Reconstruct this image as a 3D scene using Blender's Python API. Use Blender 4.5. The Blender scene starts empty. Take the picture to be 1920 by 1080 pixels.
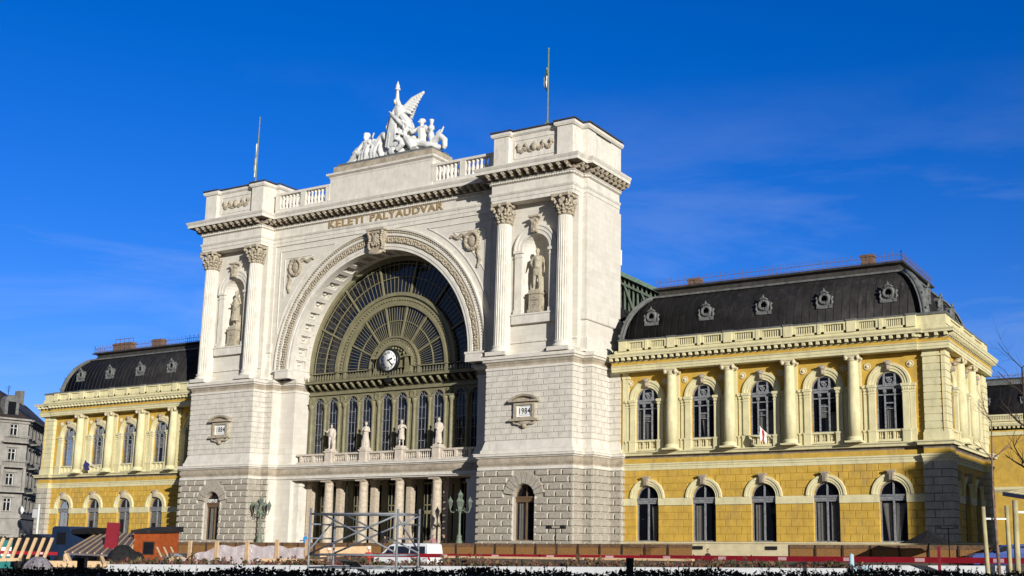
import bpy, math, random
from math import sin, cos, pi, radians, sqrt, atan2
random.seed(7)
S = bpy.context.scene
COL = S.collection
# ---------------------------------------------------------------- camera, sky, sun, exposure
CAM = dict(x=66.751, y=-75.24, z=-0.249, yaw=28.63, pitch=9.796, roll=0.316, f=2118.754, ppx=198.757, ppy=119.201)
cd = bpy.data.cameras.new('camera'); cam = bpy.data.objects.new('camera', cd); COL.objects.link(cam)
cd.sensor_width = 36; cd.lens = CAM['f'] / 1920 * 36
cd.shift_x = -CAM['ppx'] / 1920; cd.shift_y = CAM['ppy'] / 1920
cd.clip_end = 3000; cd.clip_start = 0.5
from mathutils import Vector, Matrix
_y, _p, _r = [radians(CAM[k]) for k in ('yaw', 'pitch', 'roll')]
_F = Vector((-sin(_y)*cos(_p), cos(_y)*cos(_p), sin(_p))); _R = Vector((cos(_y), sin(_y), 0)); _U = _R.cross(_F)
_R2 = _R*cos(_r) + _U*sin(_r); _U2 = _U*cos(_r) - _R*sin(_r)
cam.matrix_world = Matrix(((_R2.x, _U2.x, -_F.x, CAM['x']), (_R2.y, _U2.y, -_F.y, CAM['y']), (_R2.z, _U2.z, -_F.z, CAM['z']), (0, 0, 0, 1)))
S.camera = cam
SUN_AZ, SUN_EL = radians(56), radians(11.5)
sdir = Vector((sin(SUN_AZ)*cos(SUN_EL), -cos(SUN_AZ)*cos(SUN_EL), sin(SUN_EL)))
W = bpy.data.worlds.new('World'); S.world = W; W.use_nodes = True
nt = W.node_tree; nt.nodes.clear()
def N(t, typ, **kw):
    n = t.nodes.new(typ)
    for k, v in kw.items(): setattr(n, k, v)
    return n
sky = N(nt, 'ShaderNodeTexSky', sky_type='NISHITA', sun_disc=False, sun_elevation=SUN_EL, sun_rotation=atan2(sdir.x, sdir.y), altitude=200, air_density=1.0, dust_density=0.0, ozone_density=3.5)
hs = N(nt, 'ShaderNodeHueSaturation'); hs.inputs['Saturation'].default_value = 1.32; tint = N(nt, 'ShaderNodeMixRGB', blend_type='MULTIPLY'); tint.inputs[0].default_value = 1; tint.inputs[2].default_value = (1.0, .95, 1.66, 1)
tc = N(nt, 'ShaderNodeTexCoord'); mp = N(nt, 'ShaderNodeMapping'); mp.inputs['Scale'].default_value = (1.6, 1.6, 9); mp.inputs['Rotation'].default_value = (0.12, 0.06, 0)
nz = N(nt, 'ShaderNodeTexNoise'); nz.inputs['Scale'].default_value = 1.5; nz.inputs['Detail'].default_value = 9; nz.inputs['Roughness'].default_value = .62; nz.inputs['Distortion'].default_value = .5
cr = N(nt, 'ShaderNodeValToRGB'); cr.color_ramp.elements[0].position = .50; cr.color_ramp.elements[0].color = (0, 0, 0, 1); cr.color_ramp.elements[1].position = .86; cr.color_ramp.elements[1].color = (.42, .42, .42, 1)
sx = N(nt, 'ShaderNodeSeparateXYZ'); mr = N(nt, 'ShaderNodeMapRange'); mr.inputs[1].default_value = .40; mr.inputs[2].default_value = .14
mu = N(nt, 'ShaderNodeMath', operation='MULTIPLY'); mx = N(nt, 'ShaderNodeMixRGB'); mx.inputs[2].default_value = (7.5, 8.2, 9.5, 1)
bg = N(nt, 'ShaderNodeBackground'); bg.inputs['Strength'].default_value = 0.085; wo = N(nt, 'ShaderNodeOutputWorld')
L = nt.links.new
L(sky.outputs[0], hs.inputs['Color']); L(tc.outputs['Generated'], mp.inputs[0]); L(mp.outputs[0], nz.inputs['Vector']); L(nz.outputs[0], cr.inputs[0])
L(tc.outputs['Generated'], sx.inputs[0]); L(sx.outputs[2], mr.inputs[0]); L(cr.outputs[0], mu.inputs[0]); L(mr.outputs[0], mu.inputs[1])
L(mu.outputs[0], mx.inputs[0]); L(hs.outputs[0], tint.inputs[1])
# the sky is deepest blue away from the sun and paler towards it
vd = N(nt, 'ShaderNodeVectorMath', operation='DOT_PRODUCT'); vd.inputs[1].default_value = (sdir.x, sdir.y, 0)
L(tc.outputs['Generated'], vd.inputs[0]); ms = N(nt, 'ShaderNodeMapRange'); ms.inputs[1].default_value = -.25; ms.inputs[2].default_value = .15
L(vd.outputs['Value'], ms.inputs[0]); pale = N(nt, 'ShaderNodeMixRGB'); L(ms.outputs[0], pale.inputs[0]); L(tint.outputs[0], pale.inputs[1])
unt = N(nt, 'ShaderNodeHueSaturation'); unt.inputs['Saturation'].default_value = .55; unt.inputs['Value'].default_value = .58; L(sky.outputs[0], unt.inputs['Color']); L(unt.outputs[0], pale.inputs[2]); L(pale.outputs[0], mx.inputs[1]); L(mx.outputs[0], bg.inputs[0]); L(bg.outputs[0], wo.inputs[0])
sl = bpy.data.lights.new('sun', 'SUN'); sl.energy = 5.0; sl.angle = radians(.5); sl.color = (1, .97, .91)
so = bpy.data.objects.new('sun', sl); COL.objects.link(so); so.rotation_euler = sdir.to_track_quat('Z', 'Y').to_euler(); so.location = (60, -60, 60)
S.view_settings.view_transform = 'Standard'; S.view_settings.look = 'None'; S.view_settings.exposure = 0.16; S.view_settings.gamma = 1
S.render.resolution_x = 1024; S.render.resolution_y = 576
# ---------------------------------------------------------------- helpers
def at(px, py, D):
    "point seen at photo pixel (px,py), D metres in front of the viewpoint (measured along the ground)"
    d = _F*CAM['f'] + _R2*(px-960-CAM['ppx']) - _U2*(py-540-CAM['ppy'])
    H = Vector((-sin(_y), cos(_y), 0)); t = D/(d.dot(H))
    return Vector((CAM['x'], CAM['y'], CAM['z'])) + d*t
def I(x, y, z): return (x, y, z)
class MB:
    def __init__(s): s.v = []; s.f = []; s.m = []; s.sm = []; s.mi = 0; s.smooth = False
    def add(s, vs, fs):
        o = len(s.v); s.v += [tuple(p) for p in vs]
        for f in fs: s.f.append(tuple(o+i for i in f)); s.m.append(s.mi); s.sm.append(s.smooth)
    def box(s, a0, a1, b0, b1, z0, z1, T=I, ch=0):
        if a0 > a1: a0, a1 = a1, a0
        if b0 > b1: b0, b1 = b1, b0
        s.add([T(a, b, z) for z in (z0, z1) for a, b in ((a0, b0), (a1, b0), (a1, b1), (a0, b1))],
              [(3, 2, 1, 0), (4, 5, 6, 7), (0, 1, 5, 4), (1, 2, 6, 5), (2, 3, 7, 6), (3, 0, 4, 7)])
    def quad(s, *p): s.add(p, [tuple(range(len(p)))])
    def block(s, u0, u1, z0, z1, d0, d1, c, T):
        "raised stone: base rectangle at depth d0, chamfered face at d1"
        s.add([T(u0, d0, z0), T(u1, d0, z0), T(u1, d0, z1), T(u0, d0, z1), T(u0+c, d1, z0+c), T(u1-c, d1, z0+c), T(u1-c, d1, z1-c), T(u0+c, d1, z1-c)],
              [(4, 5, 6, 7), (0, 1, 5, 4), (1, 2, 6, 5), (2, 3, 7, 6), (3, 0, 4, 7)])
    def lathe(s, prof, n=16, T=I, c=(0, 0), smooth=True, a0=0, a1=2*pi):
        full = abs(a1-a0-2*pi) < 1e-6; k = n if full else n+1; vs = []
        for r, z in prof:
            for i in range(k):
                a = a0+(a1-a0)*i/n; vs.append(T(c[0]+r*cos(a), c[1]+r*sin(a), z))
        fs = []
        for j in range(len(prof)-1):
            for i in range(n):
                i2 = (i+1) % k; fs.append((j*k+i, j*k+i2, (j+1)*k+i2, (j+1)*k+i))
        if full:
            if prof[0][0] > 1e-4: fs.append(tuple(range(k))[::-1])
            if prof[-1][0] > 1e-4: fs.append(tuple((len(prof)-1)*k+i for i in range(k)))
        o = s.smooth; s.smooth = smooth; s.add(vs, fs); s.smooth = o
    def tube(s, pts, r, n=6, T=I, cap=True):
        "tube through pts; r number or list"
        P = [Vector(p) for p in pts]; R = r if isinstance(r, (list, tuple)) else [r]*len(P); vs = []
        t0 = (P[1]-P[0]).normalized(); a = t0.orthogonal().normalized()
        for i, p in enumerate(P):
            t = ((P[min(i+1, len(P)-1)]-P[max(i-1, 0)])); t = t.normalized() if t.length > 1e-9 else t0
            a = (a-t*a.dot(t)); a = a.normalized() if a.length > 1e-6 else t.orthogonal().normalized(); b = t.cross(a)
            for k in range(n):
                an = 2*pi*k/n; vs.append(T(*(p+(a*cos(an)+b*sin(an))*R[i])))
        fs = [(i*n+k, i*n+(k+1) % n, (i+1)*n+(k+1) % n, (i+1)*n+k) for i in range(len(P)-1) for k in range(n)]
        if cap: fs += [tuple(range(n))[::-1], tuple((len(P)-1)*n+k for k in range(n))]
        o = s.smooth; s.smooth = n > 4; s.add(vs, fs); s.smooth = o
    def bar(s, p, q, w, h=None, T=I):
        "square bar from p to q"
        h = h or w; P, Q = Vector(p), Vector(q); t = (Q-P).normalized(); a = Vector((0, 0, 1)).cross(t)
        a = a.normalized() if a.length > 1e-5 else Vector((1, 0, 0)); b = t.cross(a)
        vs = [T(*(X+a*i*w/2+b*j*h/2)) for X in (P, Q) for i, j in ((-1, -1), (1, -1), (1, 1), (-1, 1))]
        s.add(vs, [(3, 2, 1, 0), (4, 5, 6, 7), (0, 1, 5, 4), (1, 2, 6, 5), (2, 3, 7, 6), (3, 0, 4, 7)])
    def ell(s, c, r, n=8, m=6, T=I, rot=None):
        r = r if isinstance(r, (list, tuple)) else (r, r, r); vs = []
        for j in range(m+1):
            th = pi*j/m
            for i in range(n):
                ph = 2*pi*i/n; p = Vector((r[0]*sin(th)*cos(ph), r[1]*sin(th)*sin(ph), r[2]*cos(th)))
                if rot is not None: p = rot @ p
                vs.append(T(c[0]+p.x, c[1]+p.y, c[2]+p.z))
        fs = [(j*n+i, (j+1)*n+i, (j+1)*n+(i+1) % n, j*n+(i+1) % n) for j in range(m) for i in range(n)]
        o = s.smooth; s.smooth = True; s.add(vs, fs); s.smooth = o
    def sweep(s, plan, prof, T=I, close=False, caps=True):
        "prof [(out,z)] carried along plan [(x,y)] with mitred corners; outward = right-hand side"
        n = len(plan); nr = []
        for i in range(n-(0 if close else 1)):
            a, b = plan[i], plan[(i+1) % n]; dx, dy = b[0]-a[0], b[1]-a[1]; l = sqrt(dx*dx+dy*dy); nr.append((dy/l, -dx/l))
        ms = []
        for i in range(n):
            if close: n1, n2 = nr[i-1], nr[i]
            else: n1, n2 = nr[max(i-1, 0)], nr[min(i, n-2)]
            k = 1+n1[0]*n2[0]+n1[1]*n2[1]; ms.append(((n1[0]+n2[0])/k, (n1[1]+n2[1])/k))
        m = len(prof); vs = [T(plan[i][0]+ms[i][0]*d, plan[i][1]+ms[i][1]*d, z) for i in range(n) for d, z in prof]
        fs = []
        for i in range(n if close else n-1):
            i2 = (i+1) % n
            for j in range(m-1): fs.append((i*m+j, i2*m+j, i2*m+j+1, i*m+j+1))
        if caps and not close: fs += [tuple(range(m)), tuple((n-1)*m+j for j in range(m))[::-1]]
        s.add(vs, fs)
    def arc(s, T, uc, zc, prof, a0=0, a1=pi, n=48):
        "profile [(radius, out)] swept round an arc in the wall plane"
        m = len(prof); vs = []
        for i in range(n+1):
            a = a0+(a1-a0)*i/n
            for r, d in prof: vs.append(T(uc+r*cos(a), d, zc+r*sin(a)))
        s.add(vs, [(i*m+j, (i+1)*m+j, (i+1)*m+j+1, i*m+j+1) for i in range(n) for j in range(m-1)]+[tuple(range(m)), tuple(n*m+j for j in range(m))[::-1]])
    def wall(s, T, u0, u1, z0, z1, ops=(), depth=.4, n=20, d=0):
        cur = u0
        for o in sorted(ops, key=lambda o: o[0]):
            uc, hw, zb, zs = o[:4]; rect = len(o) > 4
            a, b = uc-hw, uc+hw
            s.quad(T(cur, d, z0), T(a, d, z0), T(a, d, z1), T(cur, d, z1))
            if zb > z0: s.quad(T(a, d, z0), T(b, d, z0), T(b, d, zb), T(a, d, zb)); s.quad(T(a, d, zb), T(b, d, zb), T(b, d-depth, zb), T(a, d-depth, zb))
            s.quad(T(a, d, zb), T(a, d, zs), T(a, d-depth, zs), T(a, d-depth, zb)); s.quad(T(b, d-depth, zb), T(b, d-depth, zs), T(b, d, zs), T(b, d, zb))
            k = 1 if rect else n
            pts = [(a, zs), (b, zs)] if rect else [(uc-hw*cos(pi*i/n), zs+hw*sin(pi*i/n)) for i in range(n+1)]
            for p, q in zip(pts, pts[1:]):
                s.quad(T(p[0], d, p[1]), T(q[0], d, q[1]), T(q[0], d, z1), T(p[0], d, z1))
                s.quad(T(p[0], d, p[1]), T(q[0], d, q[1]), T(q[0], d-depth, q[1]), T(p[0], d-depth, p[1]))
            cur = b
        s.quad(T(cur, d, z0), T(u1, d, z0), T(u1, d, z1), T(cur, d, z1))
    def rust(s, T, u0, u1, z0, rows, h, bw, rise=.07, c=.03, gap=.03, ops=(), band=None, e0=0, e1=0, jit=0, mside=None):
        "courses of raised blocks, cut round openings (uc,hw,zb,zs,outer radius)"
        for k in range(rows):
            za, zb_ = z0+k*h+gap/2, z0+(k+1)*h-gap/2
            zm = (za+zb_)/2
            if band and band[0] < zm < band[1]: continue
            cuts = [(u0-e0, u0-e0)]
            for o in sorted(ops, key=lambda o: o[0]):
                uc, hw, b0, zs, R = o
                if zb_ < b0+.02: continue
                if zm < zs: cuts.append((uc-hw, uc+hw))
                elif zm-zs < R:
                    w = sqrt(max(R*R-(za-zs if za > zs else 0)**2, 0)); w = max(w, .05); cuts.append((uc-w, uc+w))
            cuts.append((u1+e1, u1+e1))
            for (x, a), (b, y_) in zip(cuts, cuts[1:]):
                if b-a < .12: continue
                off = (k % 2)*bw/2; nb = math.floor((a-u0)/bw); u = a; i = 1
                while u < b-.05:
                    nx = u0+off+bw*math.ceil((u-u0-off)/bw+.15)
                    if b-nx < .28*bw: nx = b
                    nx = min(nx, b); dd = rise*(1+random.uniform(-jit, jit))
                    s.block(u+(gap/2 if u > a else 0), nx-(gap/2 if nx < b else 0), za, zb_, 0, dd, c, T); u = nx
                    if mside is not None: s.m[-4:] = [mside]*4
    def build(s, name, mats, parent=None):
        me = bpy.data.meshes.new(name); me.from_pydata(s.v, [], s.f)
        for m in (mats if isinstance(mats, (list, tuple)) else [mats]): me.materials.append(m)
        me.polygons.foreach_set('material_index', s.m); me.polygons.foreach_set('use_smooth', s.sm); me.update()
        o = bpy.data.objects.new(name, me); COL.objects.link(o); o.parent = parent
        return o
def face(ox, oy, ux, uy):
    "wall frame: u along, d outward, z up (outward = right of u)"
    nx, ny = uy, -ux
    return lambda u, d, z: (ox+ux*u+nx*d, oy+uy*u+ny*d, z)
def tag(o, label, cat, group=None, kind=None):
    o['label'] = label; o['category'] = cat
    if group: o['group'] = group
    if kind: o['kind'] = kind
    return o
def empty(name, loc=(0, 0, 0), rz=0, label='', cat='', group=None):
    o = bpy.data.objects.new(name, None); COL.objects.link(o); o.location = loc; o.rotation_euler = (0, 0, rz); o.empty_display_size = .3
    return tag(o, label, cat, group)
def kids(o): return [c for c in bpy.data.objects if c.parent == o]
def copy_tree(o, parent=None, loc=None, rz=None, mirror=False):
    c = o.copy(); COL.objects.link(c); c.parent = parent if parent is not None else None
    if loc is not None: c.location = loc
    if rz is not None: c.rotation_euler = (0, 0, rz)
    if mirror: c.scale = (-c.scale[0], c.scale[1], c.scale[2]); c.location.x *= -1
    for ch in kids(o):
        d = ch.copy(); COL.objects.link(d); d.parent = c
        for g in kids(ch):
            e = g.copy(); COL.objects.link(e); e.parent = d
    return c
def struct(o, label=None):
    o['kind'] = 'structure'
    if label: o['label'] = label
    return o
# ---------------------------------------------------------------- materials
def mat(name, col, rough=.85, var=.12, scale=1.5, bump=0, bscale=8, metal=0, streak=0, joints=None, jdark=.75, spec=.3, dirt=None, dirtamt=0, col2=None, dirtscale=.35):
    m = bpy.data.materials.new(name); m.use_nodes = True; t = m.node_tree; b = t.nodes['Principled BSDF']; L = t.links.new
    b.inputs['Roughness'].default_value = rough; b.inputs['Metallic'].default_value = metal; b.inputs['Specular IOR Level'].default_value = spec
    c = N(t, 'ShaderNodeTexCoord'); n1 = N(t, 'ShaderNodeTexNoise'); n1.inputs['Scale'].default_value = scale; n1.inputs['Detail'].default_value = 8; n1.inputs['Roughness'].default_value = .65
    L(c.outputs['Object'], n1.inputs['Vector'])
    mxn = N(t, 'ShaderNodeMixRGB'); dk = tuple(x*(1-var*1.6) for x in col); lt = tuple(min(x*(1+var), .9) for x in (col2 or col))
    mxn.inputs[1].default_value = (*dk, 1); mxn.inputs[2].default_value = (*lt, 1)
    r = N(t, 'ShaderNodeMapRange'); r.inputs[1].default_value = .3; r.inputs[2].default_value = .7; L(n1.outputs[0], r.inputs[0]); L(r.outputs[0], mxn.inputs[0])
    out = mxn.outputs[0]
    if streak or dirt:
        mp = N(t, 'ShaderNodeMapping'); mp.inputs['Scale'].default_value = (dirtscale*4, dirtscale*4, dirtscale) if streak else (dirtscale,)*3
        n2 = N(t, 'ShaderNodeTexNoise'); n2.inputs['Scale'].default_value = 1.6; n2.inputs['Detail'].default_value = 7; n2.inputs['Roughness'].default_value = .7
        L(c.outputs['Object'], mp.inputs[0]); L(mp.outputs[0], n2.inputs['Vector'])
        r2 = N(t, 'ShaderNodeMapRange'); r2.inputs[1].default_value = .52; r2.inputs[2].default_value = .74; r2.inputs[4].default_value = dirtamt or streak; L(n2.outputs[0], r2.inputs[0])
        m2 = N(t, 'ShaderNodeMixRGB'); m2.inputs[2].default_value = (*(dirt or tuple(x*.45 for x in col)), 1); L(r2.outputs[0], m2.inputs[0]); L(out, m2.inputs[1]); out = m2.outputs[0]
    if joints:
        sp = N(t, 'ShaderNodeSeparateXYZ'); L(c.outputs['Object'], sp.inputs[0]); ad = N(t, 'ShaderNodeMath', operation='ADD'); L(sp.outputs[0], ad.inputs[0]); L(sp.outputs[1], ad.inputs[1])
        cb = N(t, 'ShaderNodeCombineXYZ'); L(ad.outputs[0], cb.inputs[0]); L(sp.outputs[2], cb.inputs[1])
        br = N(t, 'ShaderNodeTexBrick'); br.inputs['Scale'].default_value = 1; br.inputs['Brick Width'].default_value = joints[0]; br.inputs['Row Height'].default_value = joints[1]; br.inputs['Mortar Size'].default_value = joints[2]; br.inputs['Mortar Smooth'].default_value = .3
        br.inputs['Color1'].default_value = (1, 1, 1, 1); br.inputs['Color2'].default_value = (.91, .90, .89, 1); br.inputs['Mortar'].default_value = (jdark, jdark, jdark, 1)
        L(cb.outputs[0], br.inputs['Vector']); m3 = N(t, 'ShaderNodeMixRGB', blend_type='MULTIPLY'); m3.inputs[0].default_value = 1; L(out, m3.inputs[1]); L(br.outputs[0], m3.inputs[2]); out = m3.outputs[0]
    L(out, b.inputs['Base Color'])
    if bump:
        n3 = N(t, 'ShaderNodeTexNoise'); n3.inputs['Scale'].default_value = bscale; n3.inputs['Detail'].default_value = 5; L(c.outputs['Object'], n3.inputs['Vector'])
        bp = N(t, 'ShaderNodeBump'); bp.inputs['Strength'].default_value = min(bump, 1); bp.inputs['Distance'].default_value = .06*max(bump, 1); L(n3.outputs[0], bp.inputs['Height']); L(bp.outputs[0], b.inputs['Normal'])
    return m
M = {}
M['stone'] = mat('pale_limestone', (.66, .62, .545), var=.05, scale=.9, streak=.25, joints=(1.3, .48, .012), jdark=.8, dirt=(.36, .32, .26), bump=.15, bscale=14)
M['trim'] = mat('limestone_trim', (.66, .62, .545), var=.09, scale=1.3, streak=.5, dirt=(.30, .27, .22), bump=.15, bscale=10)
M['rock'] = mat('rock_faced_stone', (.36, .32, .26), var=.16, scale=7, bump=.7, bscale=16, streak=.2, dirt=(.24, .21, .17), col2=(.42, .375, .31))
M['margin'] = mat('drafted_stone_margin', (.46, .43, .36), var=.1, scale=2, streak=.2, dirt=(.3, .27, .22))
M['rustic'] = mat('dressed_stone_blocks', (.61, .57, .50), var=.12, scale=2, streak=.45, dirt=(.36, .33, .27), bump=.25, bscale=12)
M['darkstone'] = mat('weathered_frieze_stone', (.40, .34, .26), var=.25, scale=1.4, streak=.5, dirt=(.2, .17, .13), bump=.4)
M['shade_dirt'] = mat('shade_dirt_cornice_stone', (.24, .20, .155), var=.3, scale=2, streak=.6, dirt=(.09, .075, .06), bump=.3)  # painted shade for cornice undersides, also the dirt line on the wing ledge
M['orn'] = mat('carved_stone_ornament', (.42, .36, .27), var=.25, scale=5, bump=.8, bscale=18)
M['statue'] = mat('weathered_statue_stone', (.43, .38, .28), var=.25, scale=3, bump=.5, bscale=14, streak=.5, dirt=(.2, .16, .1))
M['pink'] = mat('pale_statue_stone', (.56, .49, .41), var=.15, scale=3, bump=.4, bscale=14, streak=.3, dirt=(.35, .27, .2))
M['white'] = mat('white_sculpture', (.60, .60, .58), var=.08, scale=2, bump=.3, bscale=6, rough=.7, streak=.2, dirt=(.45, .45, .45))
M['yel'] = mat('yellow_plaster', (.55, .35, .06), var=.14, scale=1.1, streak=.85, dirt=(.33, .22, .09), bump=.15, bscale=20)
M['cream'] = mat('cream_plaster', (.66, .60, .36), var=.10, scale=1.2, streak=.7, dirt=(.38, .32, .19), bump=.15, bscale=20)
M['quoin'] = mat('quoin_plaster', (.60, .52, .33), var=.12, scale=1.5, streak=.5, dirt=(.35, .31, .24), bump=.3, bscale=12)
M['gquoin'] = mat('grey_quoin_stone', (.46, .42, .34), var=.16, scale=2, streak=.4, dirt=(.25, .23, .2), bump=.8, bscale=10)
M['olive'] = mat('olive_painted_iron', (.215, .195, .115), rough=.5, var=.15, scale=2, streak=.4, dirt=(.14, .12, .07), bump=.1)
M['slate'] = mat('black_sheet_roof', (.024, .022, .022), rough=.7, var=.35, scale=.8, streak=.8, dirt=(.065, .06, .055), bump=.2, bscale=3, spec=.2)
M['zinc'] = mat('weathered_zinc', (.15, .155, .15), rough=.6, var=.3, scale=2, streak=.6, dirt=(.08, .08, .07), bump=.2, metal=.0)
M['lead'] = mat('dark_flashing', (.06, .055, .05), rough=.6, var=.3, scale=2)
M['wood'] = mat('grey_window_wood', (.23, .235, .25), rough=.7, var=.35, scale=6, streak=.5, dirt=(.07, .06, .06), dirtscale=1.5)
M['wwood'] = mat('white_window_wood', (.62, .62, .60), rough=.6, var=.1, scale=4, streak=.4, dirt=(.3, .3, .3))
M['brown'] = mat('brown_door_wood', (.16, .10, .055), rough=.5, var=.2, scale=3)
M['gold'] = mat('gilt_letters', (.33, .235, .125), rough=.5, var=.2, scale=3, metal=0)
M['dark'] = mat('dark_interior', (.012, .011, .012), rough=.9, var=.1)
M['black'] = mat('black_paint', (.015, .015, .016), rough=.4, var=.1, spec=.4)
M['green'] = mat('verdigris_iron', (.16, .20, .15), rough=.5, var=.2, scale=5, streak=.4, dirt=(.07, .09, .07))
M['copper'] = mat('green_copper_edge', (.20, .30, .22), rough=.6, var=.2, scale=3)
M['curtain'] = mat('pale_curtain', (.55, .53, .48), rough=.9, var=.1, scale=3)
M['dial'] = mat('clock_dial', (.85, .85, .82), rough=.4, var=.02)
M['brickred'] = mat('chimney_brick', (.20, .12, .08), var=.3, scale=4, joints=(.25, .08, .012), jdark=.6)
M['rust'] = mat('rusty_railing', (.17, .11, .11), rough=.7, var=.25, scale=6)
def glass(name, col, rough=.06, alpha=1.0, bump=.03, spec=.6):
    m = bpy.data.materials.new(name); m.use_nodes = True; t = m.node_tree; b = t.nodes['Principled BSDF']
    b.inputs['Base Color'].default_value = (*col, 1); b.inputs['Roughness'].default_value = rough; b.inputs['Specular IOR Level'].default_value = spec; b.inputs['Alpha'].default_value = alpha
    c = N(t, 'ShaderNodeTexCoord'); n = N(t, 'ShaderNodeTexNoise'); n.inputs['Scale'].default_value = .9; t.links.new(c.outputs['Object'], n.inputs['Vector'])
    bp = N(t, 'ShaderNodeBump'); bp.inputs['Strength'].default_value = bump*10; bp.inputs['Distance'].default_value = .04; t.links.new(n.outputs[0], bp.inputs['Height']); t.links.new(bp.outputs[0], b.inputs['Normal'])
    return m
M['glass'] = glass('window_glass', (.010, .011, .014))
M['thru'] = glass('see_through_glass', (.008, .009, .015), alpha=.55)
M['hall'] = glass('hall_glass', (.006, .008, .016), bump=.02)
# ================================================================ THE STATION
ST = empty('railway_station', label='grand pale stone and yellow plaster railway station with a huge arched window between two towers', cat='station')
X = 1
T1, T2, T3, T4, TC = 12.94, 21.73, 22.63, 23.65, 17.33
PR = 10.19
WY = 4.68                      # front plane of the yellow wings
def mirrored(o):
    "same part on the other side of the axis"
    return copy_tree(o, ST, mirror=True)
def voussoirs(mb, T, uc, zc, r0, r1, n, a0, a1, d, g=.03, flat=None):
    for i in range(n):
        b0, b1 = a0+(a1-a0)*i/n, a0+(a1-a0)*(i+1)/n; e = g/r0/2; P = []
        for a, r in ((b0+e, r0), (b1-e, r0), (b1-e*.6, r1), (b0+e*.6, r1)):
            P.append((uc+r*cos(a), zc+r*sin(a)))
        c = ((P[0][0]+P[2][0])/2, (P[0][1]+P[2][1])/2)
        Q = [(p[0]+(c[0]-p[0])*.08, p[1]+(c[1]-p[1])*.08) for p in P]
        mb.add([T(p[0], 0, p[1]) for p in P]+[T(q[0], d, q[1]) for q in Q], [(4, 5, 6, 7), (0, 1, 5, 4), (1, 2, 6, 5), (2, 3, 7, 6), (3, 0, 4, 7)])
def blob_relief(mb, T, pts, r, d, n=5, jit=.35, count=3):
    for (u, z) in pts:
        for k in range(count):
            rr = r*random.uniform(.55, 1.1); mb.ell((u+random.uniform(-1, 1)*r*jit*2, d, z+random.uniform(-1, 1)*r*jit*2), (rr, rr*.9, rr), 6, 4, T)
# ---- plan outlines of the lower storeys (right half, from the axis outwards)
half = [(PR, 9.0), (PR, 2.58), (T1-.9, 2.58), (T1-.9, 1.5), (T1, 1.5), (T1, 0), (T2, 0), (T2, 1.5), (T3, 1.5), (T3, 4.32), (T4, 4.32), (T4, 5.4)]
plan = [(-x, y) for x, y in half[::-1]]+half
def inset(h, d):
    m = MB(); out = []
    n = len(h); nr = []
    for i in range(n-1):
        a, b = h[i], h[i+1]; dx, dy = b[0]-a[0], b[1]-a[1]; l = sqrt(dx*dx+dy*dy); nr.append((dy/l, -dx/l))
    for i in range(n):
        n1, n2 = nr[max(i-1, 0)], nr[min(i, n-2)]; k = 1+n1[0]*n2[0]+n1[1]*n2[1]
        out.append((h[i][0]-(n1[0]+n2[0])/k*d, h[i][1]-(n1[1]+n2[1])/k*d))
    return out
# ---- ground storey of a tower: rock-faced blocks
def tower_storey(z0, rows, h, bw, hh, m_wall, m_blk, win, rise, name, jit, c, gap):
    mb = MB(); segs = hh[2:]           # from the inner recess outwards; first two points are the smooth pier
    T = face(0, 0, 1, 0)
    for (a, b) in zip(hh, hh[1:]):
        dx, dy = b[0]-a[0], b[1]-a[1]; l = sqrt(dx*dx+dy*dy); Tf = face(a[0], a[1], dx/l, dy/l)
        is_front = abs(dy) < 1e-6 and l > 5; smooth = a[0] < T1-.91+.35 and b[0] <= T1-.85+.0 and not (a[0] > T1-.91 and False)
        smooth = (a == hh[0]) or (a == hh[1]) or (a == hh[2])
        if is_front and win:
            u = l/2; mb.mi = 0; mb.wall(Tf, 0, l, z0, z0+rows*h, [(u, .98, .18, 3.6)], .55)
            mb.mi = 1; mb.rust(Tf, 0, l, z0, rows, h, bw, rise, c, gap=gap, ops=[(u, 1.0, .18, 3.6, 1.95)] if win else [], e0=rise, e1=rise, jit=jit, mside=3)
            voussoirs(mb, Tf, u, 3.6, 1.0, 1.95, 9, radians(8), radians(172), rise+.02)
            mb.mi = 2
            mb.box(u-1.12, u-.99, 0, .06, .18, 3.6, Tf); mb.box(u+.99, u+1.12, 0, .06, .18, 3.6, Tf)
        else:
            mb.mi = 2 if smooth else 0; mb.quad(Tf(0, 0, z0), Tf(l, 0, z0), Tf(l, 0, z0+rows*h), Tf(0, 0, z0+rows*h))
            if not smooth:
                cv0 = 0; nxt = hh.index(b)
                # convex end -> lengthen blocks round the corner
                def conv(i):
                    if i <= 0 or i >= len(hh)-1: return False
                    ax, ay = hh[i][0]-hh[i-1][0], hh[i][1]-hh[i-1][1]; bx, by = hh[i+1][0]-hh[i][0], hh[i+1][1]-hh[i][1]
                    return ax*by-ay*bx > 0
                i0 = hh.index(a); mb.mi = 1
                mb.rust(Tf, 0, l, z0, rows, h, bw if l > 2 else l/1.0, rise, c, gap=gap, e0=rise if conv(i0) else -.01, e1=rise if conv(i0+1) else -.01, jit=jit, mside=3)
    return mb.build(name, [m_wall, m_blk, M['stone'], M['margin']], ST)
h0 = half
o = tower_storey(-1.0, 12, .5617, 1.22, h0, M['rock'], M['rock'], True, .17, 'wall', .12, .05, .10); o['label'] = 'grey rock faced ground storey of the towers'; mirrored(o)
h1 = inset(half, .31); h1[0] = (h1[0][0], 9.0); h1[-1] = (h1[-1][0], 5.6)
o = tower_storey(8.13, 12, .48, 1.0, h1, M['rustic'], M['rustic'], False, .06, 'wall', .08, .02, .05); mirrored(o)
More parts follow.
